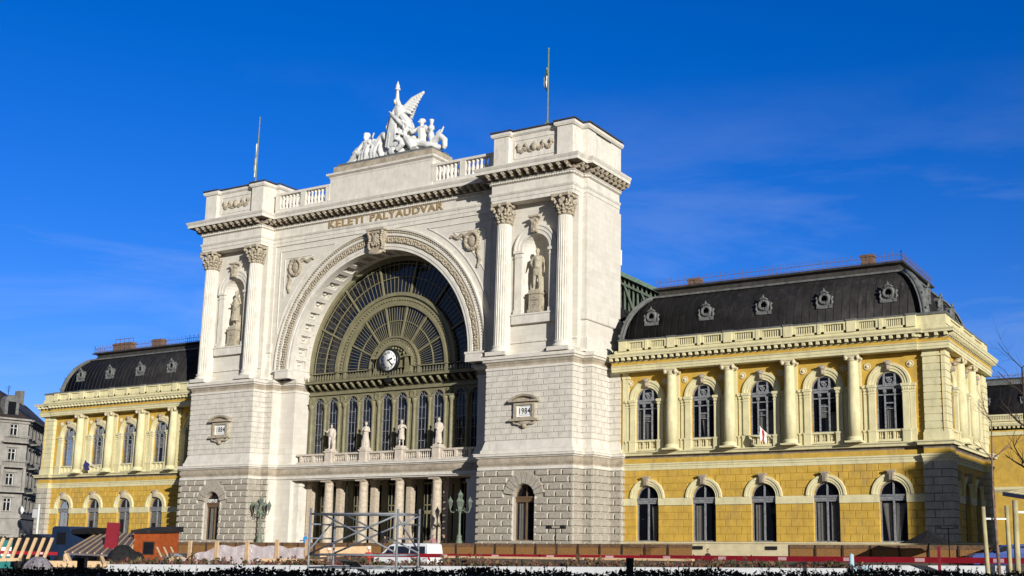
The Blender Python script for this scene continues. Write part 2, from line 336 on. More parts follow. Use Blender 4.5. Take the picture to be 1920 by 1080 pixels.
# ---- bands and cornices that follow the plan
fl = [(-PR, 2.75), (PR, 2.75)]
planA = [(-x, y) for x, y in half[1:][::-1]] ; planA = planA[:-1]+[(-PR, 2.58), (PR, 2.58)]+half[2:]
mb = MB()
mb.mi = 0; mb.sweep(planA, [(0, 5.74), (.12, 5.74), (.12, 5.98), (.05, 6.0)])
mb.mi = 1; mb.sweep(planA, [(.05, 5.98), (.05, 6.08), (.14, 6.25), (.16, 6.4), (.10, 6.58), (.04, 6.66)])
mb.mi = 0; mb.sweep(planA, [(.04, 6.64), (.2, 6.72), (.22, 6.80), (.36, 6.83), (.36, 6.98), (.40, 7.0), (.40, 7.07), (-.5, 7.12)])
o = mb.build('entablature', [M['trim'], M['darkstone']], ST)
mb = MB()
for s in (1,):
    hp = half
    mb.sweep(hp, [(-.02, 7.05), (-.02, 7.35), (-.1, 7.4), (-.28, 8.05), (-.34, 8.15)])
mirrored(mb.build('plinth_course', M['trim'], ST))
mb = MB()
for s in (1,):
    hp = h1
    mb.mi = 0; mb.sweep(hp, [(0, 13.88), (.09, 13.9), (.09, 14.1), (.02, 14.12)]); mb.mi = 1; mb.sweep(hp, [(.02, 14.1), (.02, 14.3), (.1, 14.45), (.1, 14.55)])
    mb.mi = 0; mb.sweep(hp, [(.1, 14.52), (.25, 14.58), (.3, 14.72), (.42, 14.76), (.42, 15.0), (.3, 15.07), (-.6, 15.1)])
mirrored(mb.build('cornice', [M['trim'], M['darkstone']], ST))
# ---- tower upper storey
UX0, UX1, RX0, RX1, UY, RY, NY = 12.9, 21.8, 13.35, 21.3, 1.75, 0.2, 1.2
mb = MB(); T = face(0, NY, 1, 0)
mb.mi = 0
mb.wall(T, RX0, RX1, 15.05, 28.2, [(TC, 1.32, 18.6, 24.0)], .02)
# niche: half-round recess
na = 14; R = 1.32
for k in range(na):
    a, b = pi*k/na, pi*(k+1)/na
    mb.quad(T(TC-R*cos(a), -1.15*sin(a), 18.6), T(TC-R*cos(b), -1.15*sin(b), 18.6), T(TC-R*cos(b), -1.15*sin(b), 24.0), T(TC-R*cos(a), -1.15*sin(a), 24.0))
    for j in range(6):
        t0, t1 = pi/2*j/6, pi/2*(j+1)/6
        def q(a_, t): return T(TC-R*cos(a_)*cos(t), -1.15*sin(a_)*cos(t), 24.0+R*sin(t))
        mb.quad(q(a, t0), q(b, t0), q(b, t1), q(a, t1))
mb.add([T(TC-R*cos(pi*k/na), -1.15*sin(pi*k/na), 18.6) for k in range(na+1)], [tuple(range(na+1))])
# returns of the recessed centre, outer pier, sides
mb.quad(I(RX0, NY, 15), I(RX0, UY, 15), I(RX0, UY, 28.02), I(RX0, NY, 28.02)); mb.quad(I(RX1, NY, 15), I(RX1, UY, 15), I(RX1, UY, 28.02), I(RX1, NY, 28.02))
for a, b in (((UX0, 4.5), (UX0, UY)), ((UX0, UY), (RX0, UY)), ((RX1, UY), (UX1, UY)), ((UX1, UY), (UX1, 7.5)), ((UX1, 7.5), (UX0, 7.5)), ((UX0, 7.5), (UX0, 4.5))):
    mb.quad(I(a[0], a[1], 15), I(b[0], b[1], 15), I(b[0], b[1], 28.02), I(a[0], a[1], 28.02))
o = mb.build('wall', M['stone'], ST); mirrored(o)
# niche frame, imposts, sill, ledge round the tower
mb = MB(); T = face(0, NY, 1, 0)
for s in (-1, 1):
    u = TC+s*1.68
    mb.box(u-.34, u+.34, 0, .22, 18.6, 23.4, T); mb.box(u-.40, u+.40, 0, .28, 18.6, 18.95, T)
    mb.box(u-.38, u+.38, 0, .26, 23.4, 23.5, T); mb.box(u-.34, u+.34, 0, .24, 23.5, 23.75, T); mb.box(u-.44, u+.44, 0, .34, 23.75, 23.98, T)
mb.arc(T, TC, 23.98, [(1.32, 0), (1.32, .22), (1.62, .22), (1.64, .28), (1.92, .28), (1.95, .34), (2.08, .34), (2.12, 0)], n=28)
mb.box(TC-2.2, TC+2.2, 0, .34, 17.75, 18.6, T); mb.box(TC-2.28, TC+2.28, 0, .4, 18.45, 18.58, T)
mb.box(RX0, RX1, 0, .1, 16.2, 16.35, T)
o = mb.build('niche_frame', M['trim'], ST); mirrored(o)
mb = MB()
mb.box(TC-.22, TC+.22, .2, .62, 25.35, 26.6, T); mb.box(TC-.5, TC+.5, .2, .7, 26.6, 26.75, T)
blob_relief(mb, T, [(TC-.3, 26.3), (TC+.3, 26.3), (TC, 26.0), (TC, 25.6)], .16, .55)
o = mb.build('keystone', M['orn'], ST); mirrored(o)
mb = MB()
mb.sweep([(UX0, 4), (UX0, UY), (RX0, UY)], [(0, 17.7), (.12, 17.7), (.14, 18.5), (.05, 18.6), (0, 18.6)]); mb.sweep([(RX1, UY), (UX1, UY), (UX1, 7.5)], [(0, 17.75), (.1, 17.75), (.16, 17.82), (.16, 18.55), (.05, 18.62), (0, 18.62)])
mb.sweep([(UX0-.3, 4), (UX0-.3, .4), (UX1+.25, .4), (UX1+.25, 7.5)], [(0, 15.06), (0, 15.25)], caps=False)
mb.sweep([(UX0, 4), (UX0, UY-.02), (RX0, UY-.02)], [(0, 15), (.14, 15), (.14, 16.2), (.04, 16.4), (0, 16.4)]); mb.sweep([(RX1, UY), (UX1, UY), (UX1, 7.5)], [(0, 15), (.14, 15), (.14, 16.2), (.04, 16.4), (0, 16.4)])
o = mb.build('string_course', M['trim'], ST); mirrored(o)
# column with fluted shaft; capital as sub-part
def fluted(mb, cx, cy, r0, r1, z0, z1, n=20, T=I):
    prev = None; lev = 9; vs = []; K = n*4
    for j in range(lev+1):
        t = j/lev; z = z0+(z1-z0)*t; r = r0+(r1-r0)*(t**1.6)
        for k in range(K):
            a = 2*pi*k/K; rr = r*(1, .965, .87, .965)[k % 4] if k % 4 else r
            vs.append(T(cx+rr*cos(a), cy+rr*sin(a), z))
    fs = [(j*K+k, j*K+(k+1) % K, (j+1)*K+(k+1) % K, (j+1)*K+k) for j in range(lev) for k in range(K)]
    mb.add(vs, fs)
def corinthian():
    m = MB(); z0 = 26.3
    m.lathe([(.62, z0), (.66, z0+.04), (.66, z0+.12), (.60, z0+.16), (.60, z0+1.1), (.78, z0+1.5)], 20)
    for row, (n, rz, h, rad, off) in enumerate(((10, z0+.15, .55, .64, 0), (10, z0+.5, .6, .68, .5))):
        for k in range(n):
            a = 2*pi*(k+off)/n; ca, sa = cos(a), sin(a)
            for q, (dr, dz, w) in enumerate(((0, 0, .17), (.04, h*.45, .17), (.12, h*.8, .14), (.24, h, .10), (.28, h*.86, .07))):
                m.ell((ca*(rad+dr), sa*(rad+dr), rz+dz), (w, w, .13), 6, 4)
    for k in range(4):
        a = pi/4+pi/2*k; m.tube([(cos(a)*.75, sin(a)*.75, z0+1.0), (cos(a)*.98, sin(a)*.98, z0+1.35), (cos(a)*1.12, sin(a)*1.12, z0+1.42), (cos(a)*1.16, sin(a)*1.16, z0+1.27), (cos(a)*1.06, sin(a)*1.06, z0+1.22)], [.09, .12, .13, .11, .08], 6)
        a = pi/2*k; m.ell((cos(a)*.86, sin(a)*.86, z0+1.5), (.16, .16, .16), 8, 5)
    # abacus with hollow sides
    pts = []
    for k in range(4):
        a = pi/4+pi/2*k; pts += [(1.2*cos(a-.07), 1.2*sin(a-.07)), (1.2*cos(a+.07), 1.2*sin(a+.07)), (.86*cos(a+pi/4-.2), .86*sin(a+pi/4-.2)), (.86*cos(a+pi/4+.2), .86*sin(a+pi/4+.2))]
    n = len(pts); m.add([(x, y, z0+1.48) for x, y in pts]+[(x*1.02, y*1.02, z0+1.72) for x, y in pts], [tuple(range(n))[::-1], tuple(range(n, 2*n))]+[(i, (i+1) % n, n+(i+1) % n, n+i) for i in range(n)])
    return m
CY = .72
mb = MB(); fluted(mb, 0, 0, .70, .60, 15.95, 26.32)
mb.lathe([(.70, 15.98), (.80, 15.94), (.86, 15.86), (.80, 15.78), (.76, 15.72), (.84, 15.66), (.94, 15.56), (.94, 15.46), (.88, 15.40)], 28)
mb.box(-.98, .98, -.98, .98, 15.08, 15.40)
c0 = mb.build('column', M['trim'], ST); cap = corinthian().build('capital', M['orn'], c0)
c0.location = (TC-2.98, CY, 0); c1 = copy_tree(c0, ST, loc=(TC+2.98, CY, 0)); copy_tree(c0, ST, mirror=True); copy_tree(c1, ST, mirror=True)
# ---- great entablature (towers and centre in one run)
CYW = 1.85
tplan = [(UX0, CYW), (UX0, UY), (RX0, UY), (RX0, RY), (RX1, RY), (RX1, UY), (UX1, UY), (UX1, 7.2)]
gplan = [(-x, y) for x, y in tplan[::-1]][:-1]; gplan = gplan[:-1] + [(-UX0, UY), (UX0, UY)] + tplan[2:]
# clean doubles
g2 = []
for p in gplan:
    if not g2 or (abs(p[0]-g2[-1][0])+abs(p[1]-g2[-1][1])) > 1e-4: g2.append(p)
gplan = g2
gp2 = []
for i, p in enumerate(gplan):       # drop collinear points
    if 0 < i < len(gplan)-1:
        a, b = gplan[i-1], gplan[i+1]
        if abs((p[0]-a[0])*(b[1]-a[1])-(p[1]-a[1])*(b[0]-a[0])) < 1e-6: continue
    gp2.append(p)
gplan = gp2
mb = MB()
mb.mi = 0; mb.sweep(gplan, [(-1.2, 28.03), (0, 28.03), (0, 28.34), (.05, 28.36), (.05, 28.68), (.10, 28.72), (.16, 28.86), (.16, 28.92), (0, 28.95), (0, 29.64), (.06, 29.68)])
mb.mi = 0; mb.sweep(gplan, [(.06, 29.66), (.12, 29.7), (.14, 29.72), (.14, 29.88), (.22, 29.9), (.26, 29.96), (.26, 29.98)])
mb.mi = 1; mb.sweep(gplan, [(.26, 29.97), (.26, 30.47), (1.055, 30.475)])  # soffit and bracket backing coloured dark to stand in for shade
mb.mi = 0; mb.sweep(gplan, [(1.05, 30.46), (1.06, 30.48), (1.06, 30.72), (1.1, 30.76), (1.2, 30.95), (1.2, 31.0), (.2, 31.12), (-1.0, 31.14)])
def along(plan_, step, off=0, inner=.2):
    for a, b in zip(plan_, plan_[1:]):
        dx, dy = b[0]-a[0], b[1]-a[1]; l = sqrt(dx*dx+dy*dy); T = face(a[0], a[1], dx/l, dy/l); n = max(1, round((l-2*inner)/step)); yield T, l, n
mb.mi = 1; md = mb
for T, l, n in along(gplan, .72):
    for i in range(n+1):
        u = .1+(l-.2)*i/n if l > 1 else l/2
        mb.mi = 2; mb.box(u-.14, u+.14, .26, 1.0, 30.28, 30.46, T); mb.box(u-.12, u+.12, .26, .62, 30.06, 30.28, T); mb.ell((u, .86, 30.25), (.13, .15, .13), 6, 4, T); mb.mi = 1
        if l <= 1: break
    k = max(1, round(l/.24))
    for i in range(k): u = (i+.5)*l/k; md.mi = 0; md.box(u-.07, u+.07, .13, .22, 29.73, 29.87, T)
o = mb.build('entablature', [M['trim'], M['shade_dirt'], M['orn']], ST)
# ---- attic blocks on the towers
for s in (1, -1):
    mb = MB(); F = (lambda x, y, z, s=s: (s*x, y, z))
    mb.box(13.35, 21.3, .55, 7.3, 31.05, 34.0, F)
    for a, b in ((13.45, 14.95), (19.75, 21.25)):
        mb.box(a-.08, b+.08, .12, 1.5, 31.06, 31.5, F); mb.box(a, b, .2, 1.5, 31.5, 33.9, F); mb.box(a-.1, b+.1, .08, 1.5, 33.9, 34.05, F)
    mb.box(21.3, 21.75, 1.75, 7.3, 31.07, 34.02, F); mb.box(12.9, 13.35, 1.75, 7.3, 31.07, 34.02, F)
    mb.box(21.72, 21.85, 5.6, 7.35, 31.08, 33.9, F); mb.box(21.2, 21.84, 1.65, 3.0, 31.09, 33.96, F)
    pl = [(13.35, .55), (13.35, .2), (15.05, .2), (15.05, .55), (19.65, .55), (19.65, .2), (21.35, .2), (21.35, 1.6), (21.95, 1.6), (21.95, 7.4)]
    pl = [(12.85, 7.4), (12.85, 1.7), (13.35, 1.7)]+pl[1:]
    if s < 0: pl = [(-x, y) for x, y in pl[::-1]]
    mb.sweep(pl, [(0, 33.86), (.05, 33.9), (.16, 34.02), (.16, 34.22), (.08, 34.28), (-.4, 34.3)])
    mb.box(15.3, 19.4, .5, .58, 31.85, 31.93, F); mb.box(15.3, 19.4, .5, .58, 33.45, 33.53, F); mb.box(15.3, 15.38, .5, .58, 31.93, 33.45, F); mb.box(19.32, 19.4, .5, .58, 31.93, 33.45, F)
    mb.mi = 1; mb.sweep(pl, [(.2, 34.29), (.22, 34.40), (-.3, 34.48)], caps=False)
    mb.box(14, 20.9, 1.2, 6.5, 34.45, 34.7, F)
    o = mb.build('attic', [M['trim'], M['lead']], ST)
    mb = MB(); TT = face(0, .55, 1, 0); Tm = (lambda u, d, z, s=s: (s*u, .55-d, z))
    for k in range(26):
        t = k/25; x = 15.6+3.5*t; z = 32.95-.45*abs(sin(t*pi*4))
        r = .10+.05*random.random(); mb.ell((x, .06, z), (r*1.3, .1, r), 6, 4, Tm); mb.ell((x+.05, .05, z-.13), (r, .09, r), 6, 4, Tm)
    for x in (15.75, 16.5, 17.35, 18.2, 18.95): mb.ell((x, .1, 32.95), (.17, .13, .2), 8, 5, Tm); mb.ell((x, .08, 32.6), (.1, .08, .22), 6, 4, Tm)
    mb.ell((17.35, .14, 32.7), (.3, .18, .36), 8, 6, Tm)
    mb.build('garland', M['orn'], ST)
# ---- central arch wall
AR, AC = 10.2, 15.95
mb = MB(); T = face(0, CYW, 1, 0)
mb.mi = 0; mb.wall(T, -UX0, UX0, 15.05, 28.1, [(0, AR, 15.05, AC)], .32, n=72)
# intermediate inner pier strips beside the arch down to the cornice
o = mb.build('wall', M['stone'], ST)
mb = MB()
mb.arc(T, 0, AC, [(AR, 0), (AR, .16), (10.42, .16), (10.46, .22), (10.72, .22), (10.76, .06)], n=72)
mb.arc(T, 0, AC, [(11.44, .06), (11.48, .2), (11.66, .2), (11.7, .1), (11.7, .1)], n=72)
mb.arc(T, 0, AC, [(11.7, .02), (11.7, .1), (11.95, .1), (11.97, .28), (12.12, .30), (12.15, 0)], n=72)
for s in (-1, 1): mb.box(s*10.15, s*11.8, 0, .45, 15.08, 15.9, T); mb.box(s*10.1, s*12.1, 0, .5, 15.75, 15.93, T)
o = mb.build('archivolt', M['trim'], ST)
mb = MB()
mb.arc(T, 0, AC, [(10.78, .03), (10.84, .14), (11.1, .2), (11.36, .14), (11.42, .03)], n=72)
for k in range(150):
    a = pi*(k+.5)/150; w = .13*sin(k*pi/2.5)
    for rr in (10.95, 11.25): mb.ell(((rr+w*.3)*cos(a), .19, AC+(rr+w*.3)*sin(a)), (.12, .09, .12), 6, 4, T)
    if k % 2 == 0: mb.ell((11.1*cos(a), .24, AC+11.1*sin(a)), (.09, .09, .09), 6, 4, T)
for k in range(140):
    a = pi*(k+.5)/140; x, z = 11.83*cos(a), AC+11.83*sin(a); mb.box(x-.06, x+.06, .08, .24, z-.07, z+.07, T)
o = mb.build('carved_band', M['orn'], ST)
# coffered soffit: recessed barrel with raised ribs and bosses
mb = MB(); NC = 27; RO, RI_ = AR+.30, AR+.01
def q(a, y, r): return (r*cos(a), y, AC+r*sin(a))
def arcbox(a0, a1, y0, y1, r0, r1, n=2):
    for i in range(n):
        b0, b1 = a0+(a1-a0)*i/n, a0+(a1-a0)*(i+1)/n
        mb.quad(q(b0, y0, r0), q(b1, y0, r0), q(b1, y1, r0), q(b0, y1, r0)); mb.quad(q(b0, y0, r0), q(b1, y0, r0), q(b1, y0, r1), q(b0, y0, r1)); mb.quad(q(b0, y1, r0), q(b1, y1, r0), q(b1, y1, r1), q(b0, y1, r1))
    mb.quad(q(a0, y0, r0), q(a0, y1, r0), q(a0, y1, r1), q(a0, y0, r1)); mb.quad(q(a1, y0, r0), q(a1, y1, r0), q(a1, y1, r1), q(a1, y0, r1))
for k in range(96): a0, a1 = pi*k/96, pi*(k+1)/96; mb.quad(q(a0, 2.1, RO), q(a1, 2.1, RO), q(a1, 4.75, RO), q(a0, 4.75, RO))
for k in range(NC+1): a = pi*k/NC; arcbox(max(a-.022, 0), min(a+.022, pi), 2.3, 3.8, RI_, RO)
for k in range(NC):
    a0, a1 = pi*k/NC, pi*(k+1)/NC; arcbox(a0+.001, a1-.001, 2.1, 2.42, RI_-.002, RO, 3); arcbox(a0+.001, a1-.001, 3.7, 4.7, RI_-.002, RO, 3)
    am = (a0+a1)/2
    for (w, y0, y1) in ((.026, 2.55, 2.65), (.026, 3.47, 3.57)): arcbox(am-w, am+w, y0, y1, RI_+.12, RO)
    for sg in (-1, 1): arcbox(am+sg*.030-.004, am+sg*.030+.004, 2.55, 3.57, RI_+.12, RO)
    mb.ell(q(am, 3.06, RO-.05), (.13, .22, .13), 8, 6); mb.ell(q(am, 3.06, RO-.12), (.08, .12, .08), 6, 4)
for s_ in (-1, 1): mb.box(s_*RO, s_*(RO+.01), 2.1, 4.75, 15.05, AC); mb.box(s_*(AR+.005), s_*RO, 2.1, 4.7, 15.06, AC-.02)
o = mb.build('coffers', M['trim'], ST)
# spandrel frames
mb = MB()
def frame(s, pts, w=.09, d=.07):
    for p, q in zip(pts, pts[1:]+pts[:1]):
        P, Q = Vector((s*p[0], CYW-d/2, p[1])), Vector((s*q[0], CYW-d/2, q[1])); mb.bar(P, Q, d, w)
def arcpts(R, a, b, n): return [(R*cos(a+(b-a)*i/n), AC+R*sin(a+(b-a)*i/n)) for i in range(n+1)]
for s in (1, -1):
    a = math.acos(12.25/12.75); b = math.asin((27.5-AC)/12.75); frame(s, arcpts(12.75, a, b, 14)+[(12.25, 27.5)])
    a = math.acos(11.65/13.6); b = math.asin((26.75-AC)/13.6); frame(s, arcpts(13.6, a, b, 10)+[(11.65, 26.75)], .08, .06)
    mb.build('spandrel_frame', M['trim'], ST); mb = MB()
mb = MB()
for s in (1, -1):
    c = (s*10.25, 25.75)
    for k in range(22):
        a = 2*pi*k/22; mb.ell((c[0]+.66*cos(a), .1, c[1]+.74*sin(a)), (.2+.05*sin(k*3), .22, .2), 6, 4, T)
    mb.ell((c[0], .05, c[1]), (.45, .2, .52), 12, 6, T)
    for k in range(16):
        t = k/15; mb.ell((s*(9.5-1.5*t), .07, 26.3+.12*sin(t*9)), (.24-.12*t+.05*sin(k*2), .14, .24-.12*t), 6, 4, T); mb.ell((s*(11.0-.1*sin(t*7)), .07, 25.1-1.7*t), (.23-.1*t+.05*sin(k*2), .14, .2-.08*t), 6, 4, T)
    for k in range(5): mb.ell((s*(10.9-.15*k), .07, 26.5-.05*k), (.15, .1, .15), 6, 4, T)
    mb.build('wreath', M['orn'], ST); mb = MB()
# keystone with crest
mb = MB(); T = face(0, CYW, 1, 0)
mb.add([T(*p) for p in ((-.62, 0, 25.9), (.62, 0, 25.9), (.9, 0, 27.9), (-.9, 0, 27.9), (-.55, .55, 26.0), (.55, .55, 26.0), (.82, .75, 27.9), (-.82, .75, 27.9))], [(4, 5, 6, 7), (0, 1, 5, 4), (1, 2, 6, 5), (3, 0, 4, 7), (2, 3, 7, 6)])
mb.box(-1.02, 1.02, 0, .9, 27.85, 28.03, T)
mb.tube([(-.7, .6, 25.95), (-.5, .75, 25.75), (.5, .75, 25.75), (.7, .6, 25.95)], .17, 8, T)
for s in (-1, 1):
    for k in range(9): mb.ell((s*(.72+.08*sin(k)), .62+.02*k, 26.2+.19*k), (.16, .2, .14), 6, 4, T)
mb.ell((0, .62, 27.0), (.5, .28, .62), 10, 8, T)
for k in range(30): mb.ell((random.uniform(-.5, .5), .8, random.uniform(26.4, 27.6)), (.1, .08, .1), 6, 4, T)
for k in range(7): mb.ell((-.45+.15*k, .85, 27.65), (.09, .1, .13), 6, 4, T)
o = mb.build('keystone', M['orn'], ST)
# ---- inscription
def text(body, size, width, mat_, parent, loc, rot=(pi/2, 0, 0), ext=.03, name='lettering', bold=0.0):
    cu = bpy.data.curves.new('t', 'FONT'); cu.body = body; cu.size = size; cu.extrude = ext; cu.offset = bold; cu.align_x = 'CENTER'; cu.resolution_u = 3; cu.space_character = 1.12
    ob = bpy.data.objects.new('t', cu); COL.objects.link(ob); bpy.context.view_layer.update()
    me = bpy.data.meshes.new_from_object(ob.evaluated_get(bpy.context.evaluated_depsgraph_get())); bpy.data.objects.remove(ob)
    xs = [v.co.x for v in me.vertices]; w = max(xs)-min(xs); ys = [v.co.y for v in me.vertices]
    if width:
        for v in me.vertices: v.co.x = (v.co.x-(max(xs)+min(xs))/2)*width/w
    me.materials.clear(); me.materials.append(mat_)
    o = bpy.data.objects.new(name, me); COL.objects.link(o); o.parent = parent; o.location = loc; o.rotation_euler = rot
    return o
text('KELETI', .98, 4.2, M['gold'], ST, (-4.17, UY-.03, 29.02), ext=.05, bold=.022); text('PÁLYAUDVAR', .98, 8.34, M['gold'], ST, (2.93, UY-.03, 29.02), ext=.05, bold=.022)
# ---- attic block and balustrade over the centre
mb = MB()
mb.box(-6, 6, 1.35, 4.6, 31.08, 33.9); mb.box(-6.08, 6.08, 1.27, 4.68, 31.1, 31.6)
mb.sweep([(-6, 4.6), (-6, 1.35), (6, 1.35), (6, 4.6)], [(0, 33.6), (.05, 33.7), (.06, 33.8), (.28, 33.95), (.3, 34.12), (0, 34.2), (-1, 34.22)])
mb.mi = 1; mb.box(-5.8, 5.8, 1.5, 4.5, 34.15, 34.85)
mb.mi = 2; mb.box(-5.55, 5.55, 1.7, 4.3, 34.85, 35.15)
o = mb.build('pedestal_block', [M['trim'], M['darkstone'], M['zinc']], ST)
def baluster(mb, x, y, z0, z1, r, n=8, T=I):
    h = z1-z0; mb.lathe([(r*.8, z0), (r*.8, z0+.08*h), (r*.5, z0+.14*h), (r, z0+.36*h), (r*.55, z0+.62*h), (r*.42, z0+.78*h), (r*.75, z0+.88*h), (r*.8, z1)], n, T, (x, y))
for s in (1, -1):
    mb = MB()
    mb.box(s*6.0, s*12.9, 1.35, 1.85, 31.1, 31.62); mb.box(s*6.0, s*12.95, 1.3, 1.9, 33.0, 33.22)
    for a, b in ((6.0, 6.5), (9.05, 9.65), (12.3, 12.9)): mb.box(s*a, s*b, 1.32, 1.88, 31.62, 33.0)
    for a, b in ((6.5, 9.05), (9.65, 12.3)):
        n = 6
        for i in range(n): baluster(mb, s*(a+(b-a)*(i+.5)/n), 1.6, 31.62, 33.0, .2, 8)
    mb.build('balustrade', M['trim'], ST)
# ---- great fan window
FY = 4.6
T = face(0, FY, 1, 0)
FC = 15.75
fan = MB()
def ring(m, r0, r1, d0, d1, n=80, a0=0, a1=pi): m.arc(T, 0, FC, [(r0, d0), (r0, d1), (r1, d1), (r1, d0)], n=n, a0=a0, a1=a1)
fan.arc(T, 0, FC, [(10.0, 0), (10.0, .3), (10.5, .35)], n=80)
ring(fan, 5.75, 6.0, 0, .3); ring(fan, 6.0, 6.68, 0, .16); ring(fan, 6.68, 7.0, 0, .36); ring(fan, 2.25, 2.4, 0, .36); ring(fan, 2.4, 2.75, 0, .2); ring(fan, 2.75, 2.9, 0, .34)
ring(fan, 8.45, 8.52, 0, .12); ring(fan, 4.34, 4.41, 0, .12); ring(fan, 9.72, 9.78, 0, .1)
for k in range(64): a = pi*(k+.5)/64; fan.box(6.34*cos(a)-.06, 6.34*cos(a)+.06, .15, .28, FC+6.34*sin(a)-.06, FC+6.34*sin(a)+.06, T)
for k in range(26): a = pi*(k+.5)/26; fan.box(2.58*cos(a)-.05, 2.58*cos(a)+.05, .18, .3, FC+2.58*sin(a)-.05, FC+2.58*sin(a)+.05, T)
nsec = 7
for j in range(nsec+1):
    a = pi*j/nsec
    for r0, r1 in ((2.9, 5.78), (6.95, 10.03)): fan.bar((r0*cos(a), .12, FC+r0*sin(a)), (r1*cos(a), .12, FC+r1*sin(a)), .18, .14 if 0 < j < nsec else .1, T)
for j in range(nsec):
    for k in range(1, 8):
        a = pi*(j+k/8)/nsec
        for r0, r1 in ((2.9, 5.78), (6.95, 10.03)): fan.bar((r0*cos(a), .05, FC+r0*sin(a)), (r1*cos(a), .05, FC+r1*sin(a)), .045, .035, T)
# straight part below the springing
for x in (-10.05, -6.85, -5.9, -2.8, 2.8, 5.9, 6.85, 10.05): fan.bar((x, .12, FC), (x, .12, 15.0), .24, .26, T)
fan.bar((-10.2, .14, FC), (10.2, .14, FC), .22, .1, T)
n = 60
for i in range(n+1): x = -10.0+20.0*i/n; fan.bar((x, .05, FC), (x, .05, 15.0), .06, .05, T)
o = fan.build('fan_window', M['olive'], ST); o['label'] = 'olive iron tracery of the half round hall window'
pm = MB()
pts = [(-10.2, 14.9), (10.2, 14.9)]+[(10.2*cos(pi*i/60), FC+10.2*sin(pi*i/60)) for i in range(61)]
pm.add([T(x, -.02, z) for x, z in pts], [tuple(range(len(pts)))]); pm.build('pane', M['hall'], o)
# door-like niche around the clock hub
mb = MB(); mb.arc(T, 0, FC, [(1.9, .2), (2.0, .5), (2.25, .5), (2.3, .2)], n=24)
mb.add([T(2.25*cos(pi*i/24), .12, FC+2.25*sin(pi*i/24)) for i in range(25)], [tuple(range(25))])
for s in (-1, 1):
    mb.box(s*1.45, s*2.15, .1, .5, 15.0, 16.6, T); mb.box(s*1.35, s*2.25, .1, .62, 16.6, 16.8, T); mb.box(s*1.4, s*2.2, .1, .56, 15.0, 15.2, T)
    for k in range(10): mb.ell((s*(1.2+.06*k), .35, 17.0+.09*k*(1 if k < 6 else .4)), (.12, .14, .14), 6, 4, T)
for k in range(14): a = pi*(k+.5)/14; mb.ell((1.55*cos(a), .25, FC+1.6*sin(a)+.2), (.14, .12, .14), 6, 4, T)
o = mb.build('clock_surround', M['olive'], ST)
M['dolive'] = mat('shade_olive_iron', (.07, .062, .04), var=.2, scale=3)  # dark olive that paints the shade under the gallery slab
# ---- iron gallery under the fan window
GY = 4.75; T = face(0, GY, 1, 0)
mb = MB()
ops = []
for b in range(5):
    for s in (-1, 1): ops.append((4.1*(b-2)+s*.86, .6, 7.0, 12.85))
mb.wall(T, -10.25, 10.25, 6.9, 13.75, ops, .12, n=12)
for (uc, hw, zb, zs) in ops:
    mb.arc(T, uc, zs, [(.6, 0), (.6, .12), (.74, .12), (.76, 0)], n=16)
for b in range(5):
    c = 4.1*(b-2)
    for u in (-1.72, 0, 1.72):
        r = .15 if u == 0 else .17
        mb.lathe([(r*1.5, 7.1), (r*1.5, 7.9), (r*1.2, 8.0), (r, 8.1), (r*.9, 12.3), (r*1.1, 12.4), (r*1.7, 12.7), (r*1.7, 12.85)], 10, T, (c+u, .16))
        mb.box(c+u-.3, c+u+.3, 0, .42, 12.85, 12.97, T)
for b in range(6):
    c = 4.1*(b-2.5); c = max(min(c, 10.05), -10.05)
    mb.box(c-.28, c+.28, 0, .12, 7, 13.6, T)
    for k in range(10): a = 2*pi*k/10; mb.ell((c+.26*cos(a), .12, 13.25+.26*sin(a)), (.08, .08, .08), 6, 4, T)
mb.sweep([(-10.25, GY), (10.25, GY)], [(0, 13.7), (.22, 13.7), (.22, 13.92), (.12, 13.95), (.12, 14.05), (.25, 14.08), (.25, 14.12), (.14, 14.14)]); mb.mi = 1; mb.sweep([(-10.25, GY), (10.25, GY)], [(.13, 14.12), (.13, 14.68), (1.1, 14.70)]); mb.mi = 0; mb.sweep([(-10.25, GY), (10.25, GY)], [(1.08, 14.68), (1.12, 14.70), (1.12, 14.84), (1.18, 14.95), (0, 15.05)])  # the backing and soffit behind the knobs carry painted shade
for i in range(24):
    u = -10.0+20.0*(i+.5)/24; mb.tube([(u, .12, 14.22), (u, .42, 14.25), (u, .66, 14.38), (u, .82, 14.56)], [.10, .13, .13, .11], 8, T); mb.ell((u, .86, 14.52), (.15, .17, .13), 8, 5, T)
for i in range(64):
    u = -10.2+20.4*i/63; mb.box(u-.03, u+.03, 1.05, 1.1, 14.98, 15.34 if i % 4 else 15.42, T)
mb.box(-10.2, 10.2, 1.055, 1.095, 15.12, 15.16, T)
o = mb.build('gallery_screen', [M['olive'], M['dolive']], ST); o['label'] = 'olive iron screen of ten narrow arched windows'
